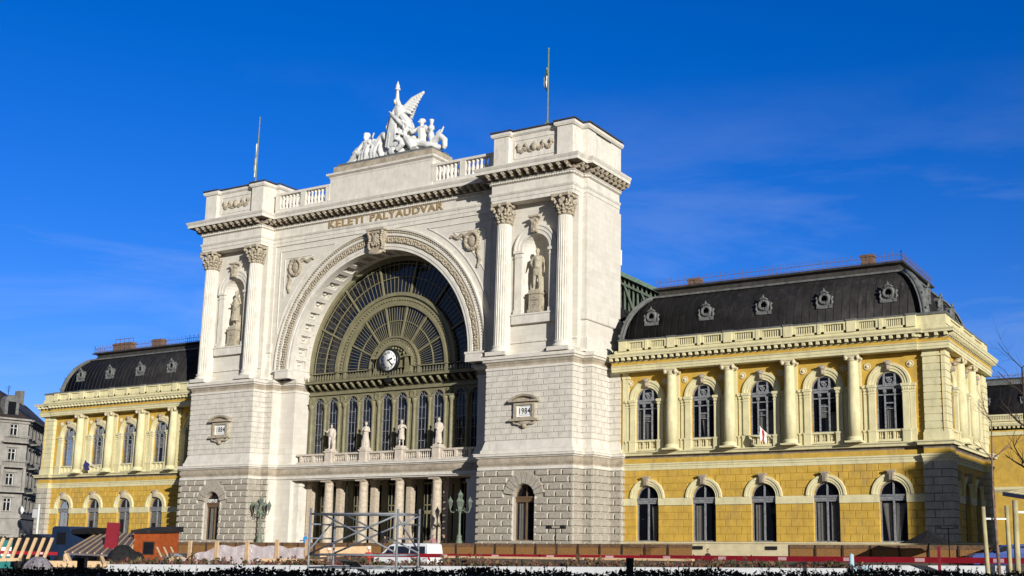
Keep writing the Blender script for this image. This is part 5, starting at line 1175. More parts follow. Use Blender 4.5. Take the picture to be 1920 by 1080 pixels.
# flagpoles on the towers
def flagpole(name, x, y_, lab, lean, flagcols, fz, fw):
    e = empty(name, (x, y_, 34.6), 0, lab, 'flagpole')
    m = MB(); m.lathe([(.42, 0), (.34, .2), (.2, .5), (.16, .9), (.1, 1.3), (.08, 1.5), (.06, 7.6), (.05, 7.75), (.1, 7.85), (.0, 8.0)], 10, (lambda a, b, c: (a+lean*c, b, c)))
    for k in range(6): a = pi*k/3; m.tube([(.4*cos(a), .4*sin(a), .0), (.3*cos(a), .3*sin(a), .5), (.32*cos(a), .32*sin(a), .8), (.1*cos(a), .1*sin(a), 1.1)], .05, 5)
    m.build('pole', M['green'], e)
    m = MB(); nz_, nw = 14, 6; vs = []
    for j in range(nz_+1):
        z = fz[0]+(fz[1]-fz[0])*j/nz_; w = fw*(1-abs(2*j/nz_-1)*.5)
        for i in range(nw+1): t = i/nw; vs.append((lean*z-.07-w*t, .10*sin(t*9+j*.5)*(1+t), z-.25*t))
    for i in range(nw):
        m.mi = min(len(flagcols)-1, i*len(flagcols)//nw); m.smooth = True
        m.add([vs[j*(nw+1)+q] for j in range(nz_+1) for q in (i, i+1)], [(2*j, 2*j+1, 2*j+3, 2*j+2) for j in range(nz_)])
    m.build('flag', flagcols, e)
M['fred'] = mat('red_cloth', (.42, .03, .03), var=.1); M['fwhite'] = mat('white_cloth', (.7, .7, .7), var=.08); M['fgreen'] = mat('dark_green_cloth', (.02, .06, .05), var=.1); M['fpur'] = mat('dark_blue_cloth', (.02, .02, .10), var=.1)
flagpole('tower_flagpole', 17.0, 3, 'tall flagpole with a limp flag on the right tower', 0, [M['fwhite'], M['fgreen'], M['zinc']], (4.3, 6.2), .35)
flagpole('tower_flagpole', -17.6, 3, 'tall flagpole with a flag wrapped round it on the left tower', .012, [M['fwhite'], M['zinc']], (1.7, 5.2), .16)
# flags on the wings
def wall_flag(px_, z, lab, cols, s):
    e = empty('wall_flag', (px_, WY-.9, z), 0, lab, 'flag'); e.scale = (.7, 1, .75)
    m = MB(); m.tube([(0, 1.0, -.5), (-.9*s-.0, -.6, .9)], .035, 6); m.ell((-.9*s, -.6, .92), .07); m.build('pole', M['wwood'], e)
    m = MB(); n = 6; vs = []
    for j in range(9):
        for i in range(n+1): t = i/n; q = 1-t*.6; vs.append((-.9*s*q, .3*0+(-.6*q)+.06*sin(j+t*8), .9*q-1.35*j/8*(1-.3*t)-.1*t+.0))
    for i in range(n):
        m.mi = i*len(cols)//n; m.smooth = True; m.add([vs[j*(n+1)+k] for j in range(9) for k in (i, i+1)], [(2*j, 2*j+1, 2*j+3, 2*j+2) for j in range(8)])
    m.build('flag', cols, e)
wall_flag(36.6, 7.9, 'small white and red flag hanging above the ledge of the right wing', [M['fwhite'], M['fred'], M['fwhite']], 1)
wall_flag(-39.9, 7.9, 'small dark blue flag on a slanted pole on the left wing', [M['fpur'], M['fpur'], M['fpur']], 1)
# antennas by the shed
e = empty('roof_antenna', (18.7, 12, 24.2), 0, 'pair of white panel antennas on a mast behind the right tower', 'antenna')
m = MB(); m.tube([(0, 0, -1.5), (0, 0, 2.2)], .06, 6); m.bar((0, 0, .9), (.5, 0, .9), .05); m.bar((0, 0, 1.9), (.5, 0, 1.9), .05); m.build('mast', M['zinc'], e)
m = MB(); m.box(.1, .32, -.1, .1, .7, 2.1); m.box(.5, .72, -.1, .1, .6, 2.0); m.build('panel', M['dial'], e)
# ================================================================ street lamps
def lamp():
    e = empty('street_lamp', (0, 0, -1), 0, 'ornate green cast iron lamp with a crown of lanterns', 'street lamp', 'cast iron lamps before the station')
    m = MB(); m.lathe([(.42, 0), (.42, .12), (.34, .16), (.34, .55), (.38, .6), (.30, .7), (.26, .95), (.30, 1.05), (.22, 1.15), (.2, 1.45), (.24, 1.5), (.15, 1.6), (.10, 1.75), (.085, 3.3), (.12, 3.4), (.07, 3.5), (.06, 4.15), (.1, 4.2)], 12); m.build('post', M['green'], e)
    def lantern(x, y_, z, s=1):
        m = MB()
        for a in (0,):
            m.mi = 0; m.lathe([(.06*s, z), (.09*s, z+.05*s), (.05*s, z+.1*s), (.13*s, z+.16*s)], 6, c=(x, y_)); m.mi = 1; m.lathe([(.10*s, z+.16*s), (.20*s, z+.66*s)], 6, c=(x, y_), smooth=False); m.mi = 0
            m.lathe([(.23*s, z+.64*s), (.23*s, z+.69*s), (.14*s, z+.84*s), (.1*s, z+.9*s), (.04*s, z+.98*s), (.01, z+1.1*s)], 6, c=(x, y_), smooth=False)
            for k in range(6): q = pi*k/3; m.bar((x+.10*s*cos(q), y_+.10*s*sin(q), z+.16*s), (x+.215*s*cos(q), y_+.215*s*sin(q), z+.66*s), .025)
        m.build('lantern', [M['green'], M['lampglass']], e)
    lantern(0, 0, 4.15, 1.0)
    for k in range(4):
        a = pi/2*k; c_, s_ = cos(a), sin(a)
        m = MB(); m.tube([(0, 0, 3.4), (.25*c_, .25*s_, 3.62), (.5*c_, .5*s_, 3.42), (.72*c_, .72*s_, 3.45), (.8*c_, .8*s_, 3.7)], [.05, .045, .04, .04, .04], 6); m.tube([(.2*c_, .2*s_, 3.55), (.35*c_, .35*s_, 3.8), (.45*c_, .45*s_, 3.6)], .03, 5); m.build('arm', M['green'], e)
        lantern(.8*c_, .8*s_, 3.68, .95)
    return e
M['lampglass'] = glass('lamp_glass', (.12, .13, .12), rough=.3, alpha=.8)
l1 = lamp(); l1.location = (-11.45, .35, -1); l1.rotation_euler = (0, 0, .3); l1['label'] = 'ornate green cast iron lamp casting its shadow on the left tower'
l2 = copy_tree(l1, None, loc=(11.2, -.1, -1), rz=.5); l2['label'] = 'ornate green cast iron lamp standing right of the entrance columns'
# ================================================================ ground
def hz(x, y_):
    t = min(max((y_+13)/7, 0), 1); t = t*t*(3-2*t)
    return -2.0+1.0*t
mb = MB(); xs = [-1500, -600, -250]+[-150+8*i for i in range(45)]+[250, 600, 1500]; ys = [-1500, -500, -200]+[-110+6*i for i in range(15)]+[-20+1.5*i for i in range(14)]+[5, 30, 80, 200, 600, 1600]
ys = sorted(set(ys)); mb.smooth = True
vs = [(x, y_, hz(x, y_)) for y_ in ys for x in xs]; nx_ = len(xs)
mb.add(vs, [(j*nx_+i, j*nx_+i+1, (j+1)*nx_+i+1, (j+1)*nx_+i) for j in range(len(ys)-1) for i in range(nx_-1)])
M['ground'] = mat('trodden_earth_and_gravel', (.16, .12, .085), var=.3, scale=.4, bump=.8, bscale=5, streak=0, dirt=(.24, .2, .16), dirtamt=.6)
struct(mb.build('ground', M['ground']))
mb = MB(); mb.box(-60, 56, -6.5, 4.9, -1.4, -.985); M['pave'] = mat('terrace_paving', (.22, .205, .185), var=.15, scale=2, joints=(.8, .8, .01)); o = mb.build('pavement', M['pave']); struct(o)
mb = MB(); mb.box(-200, 200, 30, 48, -1.2, -.97); M['asph'] = mat('asphalt', (.05, .05, .05), var=.2, scale=3); struct(mb.build('road', M['asph']))
def tri(name, label, cat, group=None, loc=(0, 0, 0), rz=0): return empty(name, loc, rz, label, cat, group)
YAW = radians(28.63)
# ---- OSB hoarding round the site
M['osb'] = mat('chipboard', (.30, .15, .05), var=.4, scale=14, bump=.3, bscale=30, streak=.3, dirt=(.12, .07, .03))
M['dkwood'] = mat('dark_stained_timber', (.05, .032, .022), var=.2, scale=4)
M['pine'] = mat('fresh_pine', (.62, .43, .25), var=.15, scale=5, streak=.3, dirt=(.4, .25, .12))
def hoarding(xa, xb, lab):
    e = tri('site_hoarding', lab, 'fence', 'chipboard hoardings round the site', loc=(xa, -6.2, 0)); n = round((xb-xa)/1.75); w = (xb-xa)/n
    for i in range(n):
        m = MB(); m.box(i*w+.03, (i+1)*w-.03, 0, .02, -1.1, -.28); m.build('board', M['osb'], e)
        m = MB(); m.box(i*w-.05, i*w+.05, -.08, .0, -1.7, -.08); m.bar((i*w, -.02, -.6), (i*w, .8, -1.3), .06); m.build('post', M['dkwood'], e)
    m = MB(); m.box(0, n*w, -.04, .0, -.30, -.12); m.box(0, n*w, -.05, .06, -.12, -.06); m.build('top_rail', M['osb2'], e)
M['osb2'] = mat('dark_brown_board', (.17, .10, .055), var=.3, scale=4)  # darker brown for the band along the top of the boards
hoarding(-16.0, 34.75, 'long brown chipboard hoarding with dark posts in front of the station')
hoarding(41.5, 53.8, 'shaded brown chipboard hoarding before the corner of the yellow wing')
# vents in the wing plinth
for x in (30.2, 36.2):
    m = MB(); T = face(x, WY-.165, 1, 0); m.box(-.45, .45, -.03, .02, -.42, -.16, T); o = m.build('vent', M['dark'], ST)
# ---- construction timber and sheets
M['plastic'] = mat('silver_plastic_sheet', (.40, .35, .36), rough=.35, var=.15, scale=2, bump=1.5, bscale=3, spec=.5)
e = tri('timber_fence', 'row of pale timber posts draped with silvery plastic sheet', 'fence')
D_ = 55; posts = [at(p, 1014, D_) for p in (357, 407, 464, 520, 576)]
for p in posts:
    m = MB(); m.box(p.x-.11, p.x+.11, p.y-.03, p.y+.03, -2.0, p.z+.02+random.uniform(-.03, .05)); m.build('post', M['pine'], e)
m = MB(); m.bar((posts[0].x-1.5, posts[0].y+.1, -.95), (posts[-1].x+1, posts[-1].y+.1, -1.0), .06, .16); m.bar((posts[0].x-1.5, posts[0].y+.1, -1.3), (posts[-1].x+1, posts[-1].y+.1, -1.3), .06, .14); m.build('rail', M['pine'], e)
for i, (a, b) in enumerate(zip([at(328, 1030, D_)]+posts[:-1], posts)):
    m = MB(); n = 16; vs = []
    for k in range(n+1):
        t = k/n; p = a.lerp(b, t); top = (-1.0, -.72, -.25, -.22, -.3)[i]+((.25, .42, .0, -.05, -.02)[i])*t-.08*sin(pi*t)-.03*sin(t*11+i)
        for j in range(7): vs.append((p.x+.03*sin(j*2+k), p.y+.08+.022*sin(t*17+j*.9+i), top+(-1.45-top)*j/6))
    m.smooth = True; m.add(vs, [(k*7+j, k*7+j+1, (k+1)*7+j+1, (k+1)*7+j) for k in range(n) for j in range(6)]); m.build('sheet', M['plastic'], e)
# plank stacks lying about
def planks(pts, lab, w=.25, h=.12, name='timber_plank'):
    m = MB(); m.bar(pts[0], pts[1], w, h); tag(m.build(name, M['pine']), lab, 'plank')
a, b = at(780, 1040, 70), at(1300, 1043, 62); planks((a, b), 'long pale plank lying behind the red and white barrier', .3, .1)
a, b = at(1300, 1050, 52), at(830, 1044, 58); planks((a, b), 'second long pale plank at the foot of the barrier', .3, .1)
a, b = at(600, 1036, 70), at(696, 1032, 70); planks((a, b), 'upright pale formwork board behind the scaffold', .1, .55)
# ---- low white wall with planting
M['wwall'] = mat('white_painted_concrete', (.46, .47, .49), var=.08, scale=1.2, streak=.5, dirt=(.38, .38, .36), bump=.2)
A, B = at(186, 1056.5, 42), at(1592, 1067, 42)
m = MB(); d = (B-A).normalized(); nrm = Vector((d.y, -d.x, 0))
def wallbox(m, A, B, th, z0, zt):
    d = (B-A); d.z = 0; d.normalize(); n_ = Vector((-d.y, d.x, 0))*th
    P = [A, B, B+n_, A+n_]; m.add([(p.x, p.y, z0) for p in P]+[(p.x, p.y, zt) for p in P], [(3, 2, 1, 0), (4, 5, 6, 7), (0, 1, 5, 4), (1, 2, 6, 5), (2, 3, 7, 6), (3, 0, 4, 7)])
wallbox(m, A, B, .4, -2.1, (A.z+B.z)/2-.0); tag(m.build('low_wall', M['wwall']), 'long low white concrete wall in front of the planting', 'wall')
A2, B2 = at(1612, 1059.5, 50), at(1890, 1060, 50); m = MB(); wallbox(m, A2, B2, .4, -1.55, A2.z); tag(m.build('low_wall', M['wwall']), 'short low white kerb wall at the right beside the stakes', 'wall')
def shrubs(name, A, B, n, depth, z0, z1, mats, label, leaf=.07, seed=1, twig=.012, spread=.3, lab_cat='planting', bare=.3, bow=1.0):
    R_ = random.Random(seed); m = MB()
    for k in range(n):
        t = R_.random(); p = A.lerp(B, t)+Vector((R_.uniform(-.1, .1), R_.uniform(0, depth), 0)); h = z0+(z1-z0)*(R_.random()**bow)*(0.75+.25*sin(t*57+seed)*sin(t*23)); q = Vector((p.x+R_.uniform(-spread, spread), p.y+R_.uniform(-spread, spread), h))
        b_ = Vector((p.x, p.y, z0)); mid = b_.lerp(q, .5)+Vector((R_.uniform(-.06, .06), R_.uniform(-.06, .06), 0)); m.mi = 0; m.tube([b_, mid, q], [twig, twig*.8, twig*.4], 3, cap=False)
        if R_.random() > bare:
            for _ in range(R_.randint(4, 9)):
                u = R_.uniform(.2, 1); c = b_.lerp(q, u)+Vector((R_.uniform(-.1, .1), R_.uniform(-.1, .1), R_.uniform(-.04, .05))); s_ = leaf*R_.uniform(.5, 1.2)
                a1 = Vector((R_.gauss(0, 1), R_.gauss(0, 1), R_.gauss(0, 1))).normalized()*s_; a2 = a1.orthogonal().normalized()*s_*.5; m.mi = 1+R_.randrange(len(mats)-1); m.quad(tuple(c-a1), tuple(c+a2), tuple(c+a1), tuple(c-a2))
    o = m.build(name, mats); tag(o, label, lab_cat, kind='stuff'); return o
M['twig'] = mat('dark_twigs', (.045, .03, .022), var=.2); M['rleaf'] = mat('reddish_leaves', (.17, .06, .045), var=.3, scale=9); M['bleaf'] = mat('brown_dry_leaves', (.16, .10, .05), var=.3, scale=9); M['gleaf'] = mat('dark_evergreen_leaves', (.022, .026, .012), var=.3, scale=9); M['oleaf'] = mat('olive_leaves', (.07, .07, .03), var=.3, scale=9)
A3, B3 = at(186, 1060, 43.2), at(1600, 1066, 43.2); shrubs('planting', A3, B3, 2200, 1.6, -1.3, -.52, [M['twig'], M['rleaf'], M['bleaf'], M['oleaf']], 'reddish brown low shrubs growing behind the white wall', leaf=.10, seed=3, bow=.8, twig=.015, bare=.2)
A4, B4 = at(1100, 1060, 50), at(1960, 1060, 50); shrubs('planting', A4, B4, 700, 1.2, -1.8, -.95, [M['twig'], M['bleaf'], M['oleaf']], 'dry brown undergrowth at the right behind the wall', leaf=.08, seed=5)
def dense_hedge(A, B, depth, seed):
    R_ = random.Random(seed); m = MB(); L_ = (B-A).length; d = (B-A).normalized(); n_ = Vector((-d.y, d.x, 0))
    def top(t): return A.z+(B.z-A.z)*t+.018*sin(t*31)+.012*sin(t*83+1)
    for k in range(60):
        t0, t1 = k/60, (k+1)/60; p, q = A.lerp(B, t0)+n_*.12, A.lerp(B, t1)+n_*.12
        za, zb = top(t0)-.05, top(t1)-.05; p2, q2 = p+n_*(depth-.2), q+n_*(depth-.2)
        m.mi = 1; m.quad((p.x, p.y, -2), (q.x, q.y, -2), (q.x, q.y, zb), (p.x, p.y, za)); m.quad((p.x, p.y, za), (q.x, q.y, zb), (q2.x, q2.y, zb), (p2.x, p2.y, za))
    for k in range(15000):
        t = R_.random(); c = A.lerp(B, t)+n_*R_.uniform(0, depth); c.z = top(t)-.22*R_.random()**1.6+.012*R_.gauss(0, 1); s_ = R_.uniform(.012, .03)
        a1 = Vector((R_.gauss(0, 1), R_.gauss(0, 1), R_.gauss(0, 1))).normalized()*s_; a2 = a1.orthogonal().normalized()*s_*.5; m.mi = 1; m.quad(tuple(c-a1), tuple(c+a2), tuple(c+a1), tuple(c-a2))
    for k in range(650):
        t = R_.random()
        if sin(t*40)+sin(t*97) < -.3 and R_.random() < .7: continue
        b_ = A.lerp(B, t)+n_*R_.uniform(0, depth); b_.z = top(t)-.1; h = R_.uniform(.06, .17)+.03*(sin(t*61) > .5); q = b_+Vector((R_.gauss(0, .035), R_.gauss(0, .035), h)); mid = b_.lerp(q, .5)+Vector((R_.gauss(0, .015), R_.gauss(0, .015), 0)); m.mi = 0; m.tube([b_, mid, q], [.0035, .003, .002], 3, cap=False)
        for _ in range(R_.randint(3, 9)):
            c = mid.lerp(q, R_.random())+Vector((R_.gauss(0, .008), R_.gauss(0, .008), 0)); s_ = R_.uniform(.006, .015); a1 = Vector((R_.gauss(0, 1), R_.gauss(0, 1), R_.gauss(0, 1))).normalized()*s_; a2 = a1.orthogonal().normalized()*s_*.5; m.mi = 1; m.quad(tuple(c-a1), tuple(c+a2), tuple(c+a1), tuple(c-a2))
        if R_.random() < .4:
            c = mid+Vector((R_.gauss(0, .04), R_.gauss(0, .04), R_.uniform(.03, .07))); m.mi = 0; m.tube([mid, c], [.0025, .0015], 3, cap=False)
    tag(m.build('hedge', [M['twig'], M['gleaf']]), 'dark evergreen hedge with straggling twigs along the bottom of the view', 'hedge', kind='stuff')
dense_hedge(at(-60, 1074, 11), at(1990, 1078, 11), 1.1, 11)
# black bollard posts in the hedge
for (p_, z_, D2, lab) in ((155, 1047, 13, 'short black post behind the hedge at the left'), (1181, 1048, 13, 'short black post behind the hedge right of centre')):
    c = at(p_, z_, D2); m = MB(); m.box(-.04, .04, -.04, .04, 0, c.z+2.0); m.box(-.045, .045, -.045, .045, c.z+1.97, c.z+2.01); o = m.build('bollard', M['black']); o.location = (c.x, c.y, -2); o.rotation_euler = (0, 0, YAW); tag(o, lab, 'post')
# ---- red and white barrier
M['dred'] = mat('dark_red_formwork', (.20, .012, .025), var=.15, scale=2)
M['bred'] = mat('red_barrier_paint', (.32, .012, .022), var=.12, scale=2, rough=.5); M['bwhite'] = mat('barrier_sticker', (.75, .45, .45), var=.05)
NTH = 'first second third fourth fifth sixth'.split()
def barrier(P, Q, n, w, where):
    v = (Q-P)/n
    for i in range(n):
        a = P+v*i; b = P+v*(i+1); e = tri('barrier_board', NTH[i]+' red barrier board from the left, '+where, 'barrier', 'red barrier boards', loc=tuple(a)); r = b-a; rz = atan2(r.y, r.x); e.rotation_euler = (0, 0, rz); L_ = sqrt(r.x**2+r.y**2); dz_ = r.z
        TT = lambda x, y_, z: (x, y_, z+dz_*x/L_)
        m = MB(); m.box(.01, L_-.01, -.02, .02, -w/2, w/2, TT); m.build('board', M['bred'], e)
        m = MB(); m.box(L_*.45, L_*.58, -.024, -.018, -w*.32, w*.32, TT); m.build('sticker', M['bwhite'], e)
        m = MB(); m.box(-.03, .03, .02, .06, -2-a.z, w/2+.04); m.build('post', M['black'], e)
barrier(at(618, 1040, 74), at(1200, 1045, 60), 6, .22, 'in the far stretch beside the van'); barrier(at(1200, 1045, 60), at(1950, 1052, 46), 6, .24, 'in the near stretch before the yellow wing')
barrier(at(-20, 1035, 60), at(108, 1038, 60), 2, .16, 'over the rubble')
c = at(1760, 1024, 44); m = MB(); m.box(-.05, .05, -.05, .05, 0, c.z+2.0); o = m.build('red_post', M['dred']); o.location = (c.x, c.y, -2); tag(o, 'thin upright red post at the right end of the barrier', 'post')
# ---- white van
def extr(m, prof, y0, y1, T=I):
    n = len(prof); m.add([T(x, y0, z) for x, z in prof]+[T(x, y1, z) for x, z in prof], [tuple(range(n))[::-1], tuple(range(n, 2*n))]+[(i, (i+1) % n, n+(i+1) % n, n+i) for i in range(n)])
M['carwhite'] = mat('white_car_paint', (.72, .73, .75), rough=.25, var=.02, spec=.5); M['carblue'] = mat('blue_car_paint', (.04, .08, .28), rough=.25, var=.05, spec=.5); M['tyre'] = mat('tyre_rubber', (.02, .02, .02), rough=.9); M['teal'] = mat('teal_paint', (.04, .22, .21), rough=.4, var=.08); M['truckblue'] = mat('dark_blue_truck', (.015, .03, .07), rough=.4, var=.15); M['cargls'] = glass('car_glass', (.012, .013, .016))
M['tail'] = mat('red_lamp_lens', (.4, .02, .02), rough=.3)
def car(name, lab, cat, loc, rz, paint, van=True):
    e = tri(name, lab, cat, loc=loc, rz=rz)
    if van: pr = [(-2.45, .35), (-2.42, 1.0), (-2.3, 1.12), (-1.75, 1.22), (-1.1, 1.78), (-.8, 1.9), (2.2, 1.94), (2.38, 1.85), (2.47, 1.1), (2.47, .4), (2.3, .28), (-2.3, .28)]
    else: pr = [(-2.1, .35), (-2.1, .75), (-1.9, .85), (-1.0, .95), (-.35, 1.36), (.9, 1.42), (1.75, .98), (2.05, .9), (2.1, .4), (2.0, .25), (-2.0, .25)]
    m = MB(); extr(m, pr, -.9, .9, lambda x, y_, z: (x, y_*(1 if z < 1.0 else (1-.16*(z-1.0))), z)); b = m.build('body', paint, e)
    md = b.modifiers.new('b', 'BEVEL'); md.width = .07; md.segments = 3
    zt, zb = (1.72, 1.16) if van else (1.3, .95)
    w = (lambda z: .9*(1-.16*max(0, z-1.0))+.004)
    for s in (-1, 1):
        segs = ([(-1.5, -.62, -1.0, -.62), (-.5, .75, -.5, .75), (.85, 2.2, .85, 2.12)] if van else [(-.85, .1, -.35, .1), (.18, 1.45, .18, .95)])
        for (a, b_, c_, d_) in segs:
            m = MB(); m.add([(a, s*w(zb), zb), (b_, s*w(zb), zb), (d_, s*w(zt), zt), (c_, s*w(zt), zt)], [(0, 1, 2, 3)]); m.build('side_window', M['cargls'], e)
    m = MB(); x0_, x1_ = ((-1.78, -1.12) if van else (-1.03, -.38)); z0_, z1_ = ((1.2, 1.77) if van else (.95, 1.35))
    m.add([(x0_-.01, -.8, z0_+.02), (x0_-.01, .8, z0_+.02), (x1_-.02, .72, z1_), (x1_-.02, -.72, z1_)], [(0, 1, 2, 3)]); m.build('windscreen', M['cargls'], e)
    m = MB(); xr = 2.475 if van else 1.8; m.add([(xr-.02, -.72, 1.15), (xr-.02, .72, 1.15), (xr-.1, .65, 1.75), (xr-.1, -.65, 1.75)] if van else [(1.77, -.7, 1.0), (1.77, .7, 1.0), (1.0, .62, 1.4), (1.0, -.62, 1.4)], [(0, 1, 2, 3)]); m.build('rear_window', M['cargls'], e)
    for x in ((-1.55, 1.5) if van else (-1.3, 1.3)):
        for s in (-1, 1):
            m = MB(); m.tube([(x, s*.72, .33), (x, s*.93, .33)], .33, 20); wl_ = m.build('wheel', M['tyre'], e); m = MB(); m.tube([(x, s*.925, .33), (x, s*.94, .33)], .2, 14); m.build('rim', M['zinc'], wl_)
    for s in (-1, 1):
        m = MB(); m.ell(((-2.36 if van else -2.05), s*.68, .82 if van else .68), (.09, .16, .1)); m.build('headlight', M['dial'], e); m = MB(); m.box((2.44 if van else 2.03), (2.5 if van else 2.13), s*.74, s*.88, .8, 1.2 if van else .95); m.build('tail_light', M['tail'], e)
        m = MB(); m.ell(((-1.25 if van else -.75), s*1.0, 1.2 if van else 1.0), (.08, .12, .09)); m.build('mirror', M['black'], e)
    for s in (-1, 1):
        for k in range(3 if van else 0): m = MB(); m.box((.0, .8, 1.6)[k]-1.0, (.0, .8, 1.6)[k]-.99, s*.903, s*.906, .5, 1.0); 
    return e
c = at(766, 1021, 82)
car('white_van', 'white passenger van with dark windows parked before the entrance', 'van', (c.x, c.y, -2.02), 0, M['carwhite'])
c = at(1875, 1020, 66); car('blue_car', 'dark blue car parked at the right behind the barrier', 'car', (c.x+.3, c.y, c.z-1.42), .4, M['carblue'], False)
c = at(-6, 990, 62); car('white_van', 'white van cut by the left edge of the view', 'van', (c.x-2.15, c.y-1, -1.15), 0, M['carwhite'])
# ---- scaffold tower
M['galv'] = mat('galvanised_steel', (.19, .205, .23), rough=.4, var=.25, scale=4, metal=0)
e = tri('scaffold_tower', 'grey tubular steel scaffold tower with diagonal braces', 'scaffold')
Ds = 27; a = at(581, 1000, Ds); b = at(745, 1000, Ds-.6); U_ = (b-a); U_.z = 0; Lw = U_.length; U_.normalize(); Vn = Vector((-U_.y, U_.x, 0)); zt = at(581, 957, Ds).z; z_b = -2.0
dep = 1.15
P4 = [a, b, b+Vn*dep, a+Vn*dep]
for i, p in enumerate(P4): m = MB(); m.tube([(p.x, p.y, z_b+.05), (p.x, p.y, zt+(.06 if i % 2 == 0 else .03))], .027, 8); m.box(p.x-.08, p.x+.08, p.y-.08, p.y+.08, z_b, z_b+.03); m.build('upright', M['galv'], e)
m = MB()
def lv(z, r=.023):
    for p, q in zip(P4, P4[1:]+P4[:1]): m.tube([(p.x, p.y, z), (q.x, q.y, z)], r, 6)
lv(zt-.08); lv(at(581, 1040, Ds).z); lv(at(581, 1064, Ds).z)
for f in (.3, .6): 
    for p, q in ((P4[0], P4[3]), (P4[1], P4[2])): m.tube([(p.x, p.y, z_b+(zt-z_b)*f), (q.x, q.y, z_b+(zt-z_b)*f)], .02, 6)
z1_, z2_ = at(581, 1040, Ds).z, zt-.08
for z in (z1_+(z2_-z1_)*.4, z1_+(z2_-z1_)*.75):
    for p, q in ((P4[0], P4[3]), (P4[1], P4[2])): m.tube([(p.x, p.y, z), (q.x, q.y, z)], .02, 6)
m.tube([(P4[3].x, P4[3].y, z2_-.28), tuple(P4[3].lerp(P4[2], .4).xy)+(z2_-.30,)], .024, 6)
m.build('ledger', M['galv'], e)
for (p, q) in ((P4[0], P4[1]), (P4[3], P4[2])):
    m = MB(); m.tube([(p.x, p.y, z1_+.02), (q.x, q.y, z2_-.02)], .022, 6); m.tube([(p.lerp(q, .15).x, p.lerp(q, .15).y, z2_-.02), (q.x, q.y, z1_+.05)], .022, 6); m.build('brace', M['galv'], e)
for (p, q) in ((P4[0], P4[3]), (P4[2], P4[1])): m = MB(); m.tube([(p.x, p.y, z1_+.1), (q.x, q.y, z2_-.1)], .02, 6); m.build('brace', M['galv'], e)
m = MB(); q0, q1 = P4[0].lerp(P4[1], .02), P4[0].lerp(P4[1], .5); m.add([(q0.x, q0.y+.2, z1_-.1), (q1.x, q1.y+.2, z1_-.16), (q1.x+.3, q1.y+.3, z1_-.5), (q1.x+.2, q1.y+.6, z1_-.55), (q0.x+.2, q0.y+.7, z1_-.12)], [(0, 1, 2, 3, 4)]); m.build('deck', M['galv'], e)
# ---- orange site hut
M['orange'] = mat('orange_stained_boards', (.33, .07, .015), var=.2, scale=3, streak=.2, dirt=(.22, .05, .01))
c = at(291, 1045, 72); e = tri('site_hut', 'small orange wooden site hut with a dark flat roof and one window', 'hut', loc=(c.x, c.y, -2.0), rz=.25)
m = MB(); m.box(-.95, .95, -.9, .9, 0, 2.5)
for k in range(15): m.box(-.96, .96, -.915, -.9, .05+k*.162, .05+k*.162+.145); m.box(.95, .965, -.89, .89, .05+k*.162, .05+k*.162+.145)
m.build('wall', M['orange'], e); m = MB(); m.box(-.2, .5, -.93, -.91, 1.15, 1.85); w_ = m.build('window', M['cargls'], e)
m = MB(); m.box(-.26, .56, -.935, -.912, 1.85, 1.91); m.box(-.26, .56, -.935, -.912, 1.09, 1.15); m.box(-.26, -.2, -.935, -.912, 1.15, 1.85); m.box(.5, .56, -.935, -.912, 1.15, 1.85); m.build('frame', M['dkwood'], w_)
m = MB(); m.add([(-1.12, -1.05, 2.40), (1.12, -1.05, 2.42), (1.12, 1.1, 2.5), (-1.12, 1.1, 2.48), (-1.12, -1.05, 2.60), (1.12, -1.05, 2.62), (1.12, 1.1, 2.86), (-1.12, 1.1, 2.84)], [(3, 2, 1, 0), (4, 5, 6, 7), (0, 1, 5, 4), (1, 2, 6, 5), (2, 3, 7, 6), (3, 0, 4, 7)]); m.build('roof', M['slate'], e)
# lean-to roof with battens
M['felt'] = mat('grey_brown_felt', (.13, .11, .115), var=.2, scale=2)
P = [at(122, 1036, 66), at(232, 1041, 66), at(262, 1000, 74), at(187, 998, 74)]; e = tri('batten_roof', 'low sloping felt roof with pale battens beside the hut', 'roof')
m = MB(); m.add([tuple(p) for p in P]+[(p.x, p.y, p.z-.12) for p in P], [(0, 1, 2, 3), (7, 6, 5, 4), (0, 4, 5, 1), (1, 5, 6, 2), (2, 6, 7, 3), (3, 7, 4, 0)]); m.build('felt', M['felt'], e)
for k in range(9): t = k/8; a = P[0].lerp(P[1], t); b = P[3].lerp(P[2], t); m = MB(); m.bar((a.x, a.y, a.z+.03), (b.x, b.y, b.z+.03), .07); m.build('batten', M['pine'], e)
m = MB()
for p in P: m.bar((p.x, p.y, p.z-.1), (p.x, p.y, -2), .1)
m.build('post', M['pine'], e)
c = at(206, 1020, 68); m = MB(); m.box(-.38, .38, -.05, .05, 0, 2.95)
for k in range(5): m.box(-.34+.15*k, -.30+.15*k, -.065, .06, .05, 2.9)
m.box(-.6, -.36, -.05, .05, 0, 1.2); o = m.build('formwork_sheet', M['dred']); o.location = (c.x, c.y, -1.95); o.rotation_euler = (0, .05, .5); tag(o, 'upright dark red ribbed sheet standing by the batten roof', 'formwork')
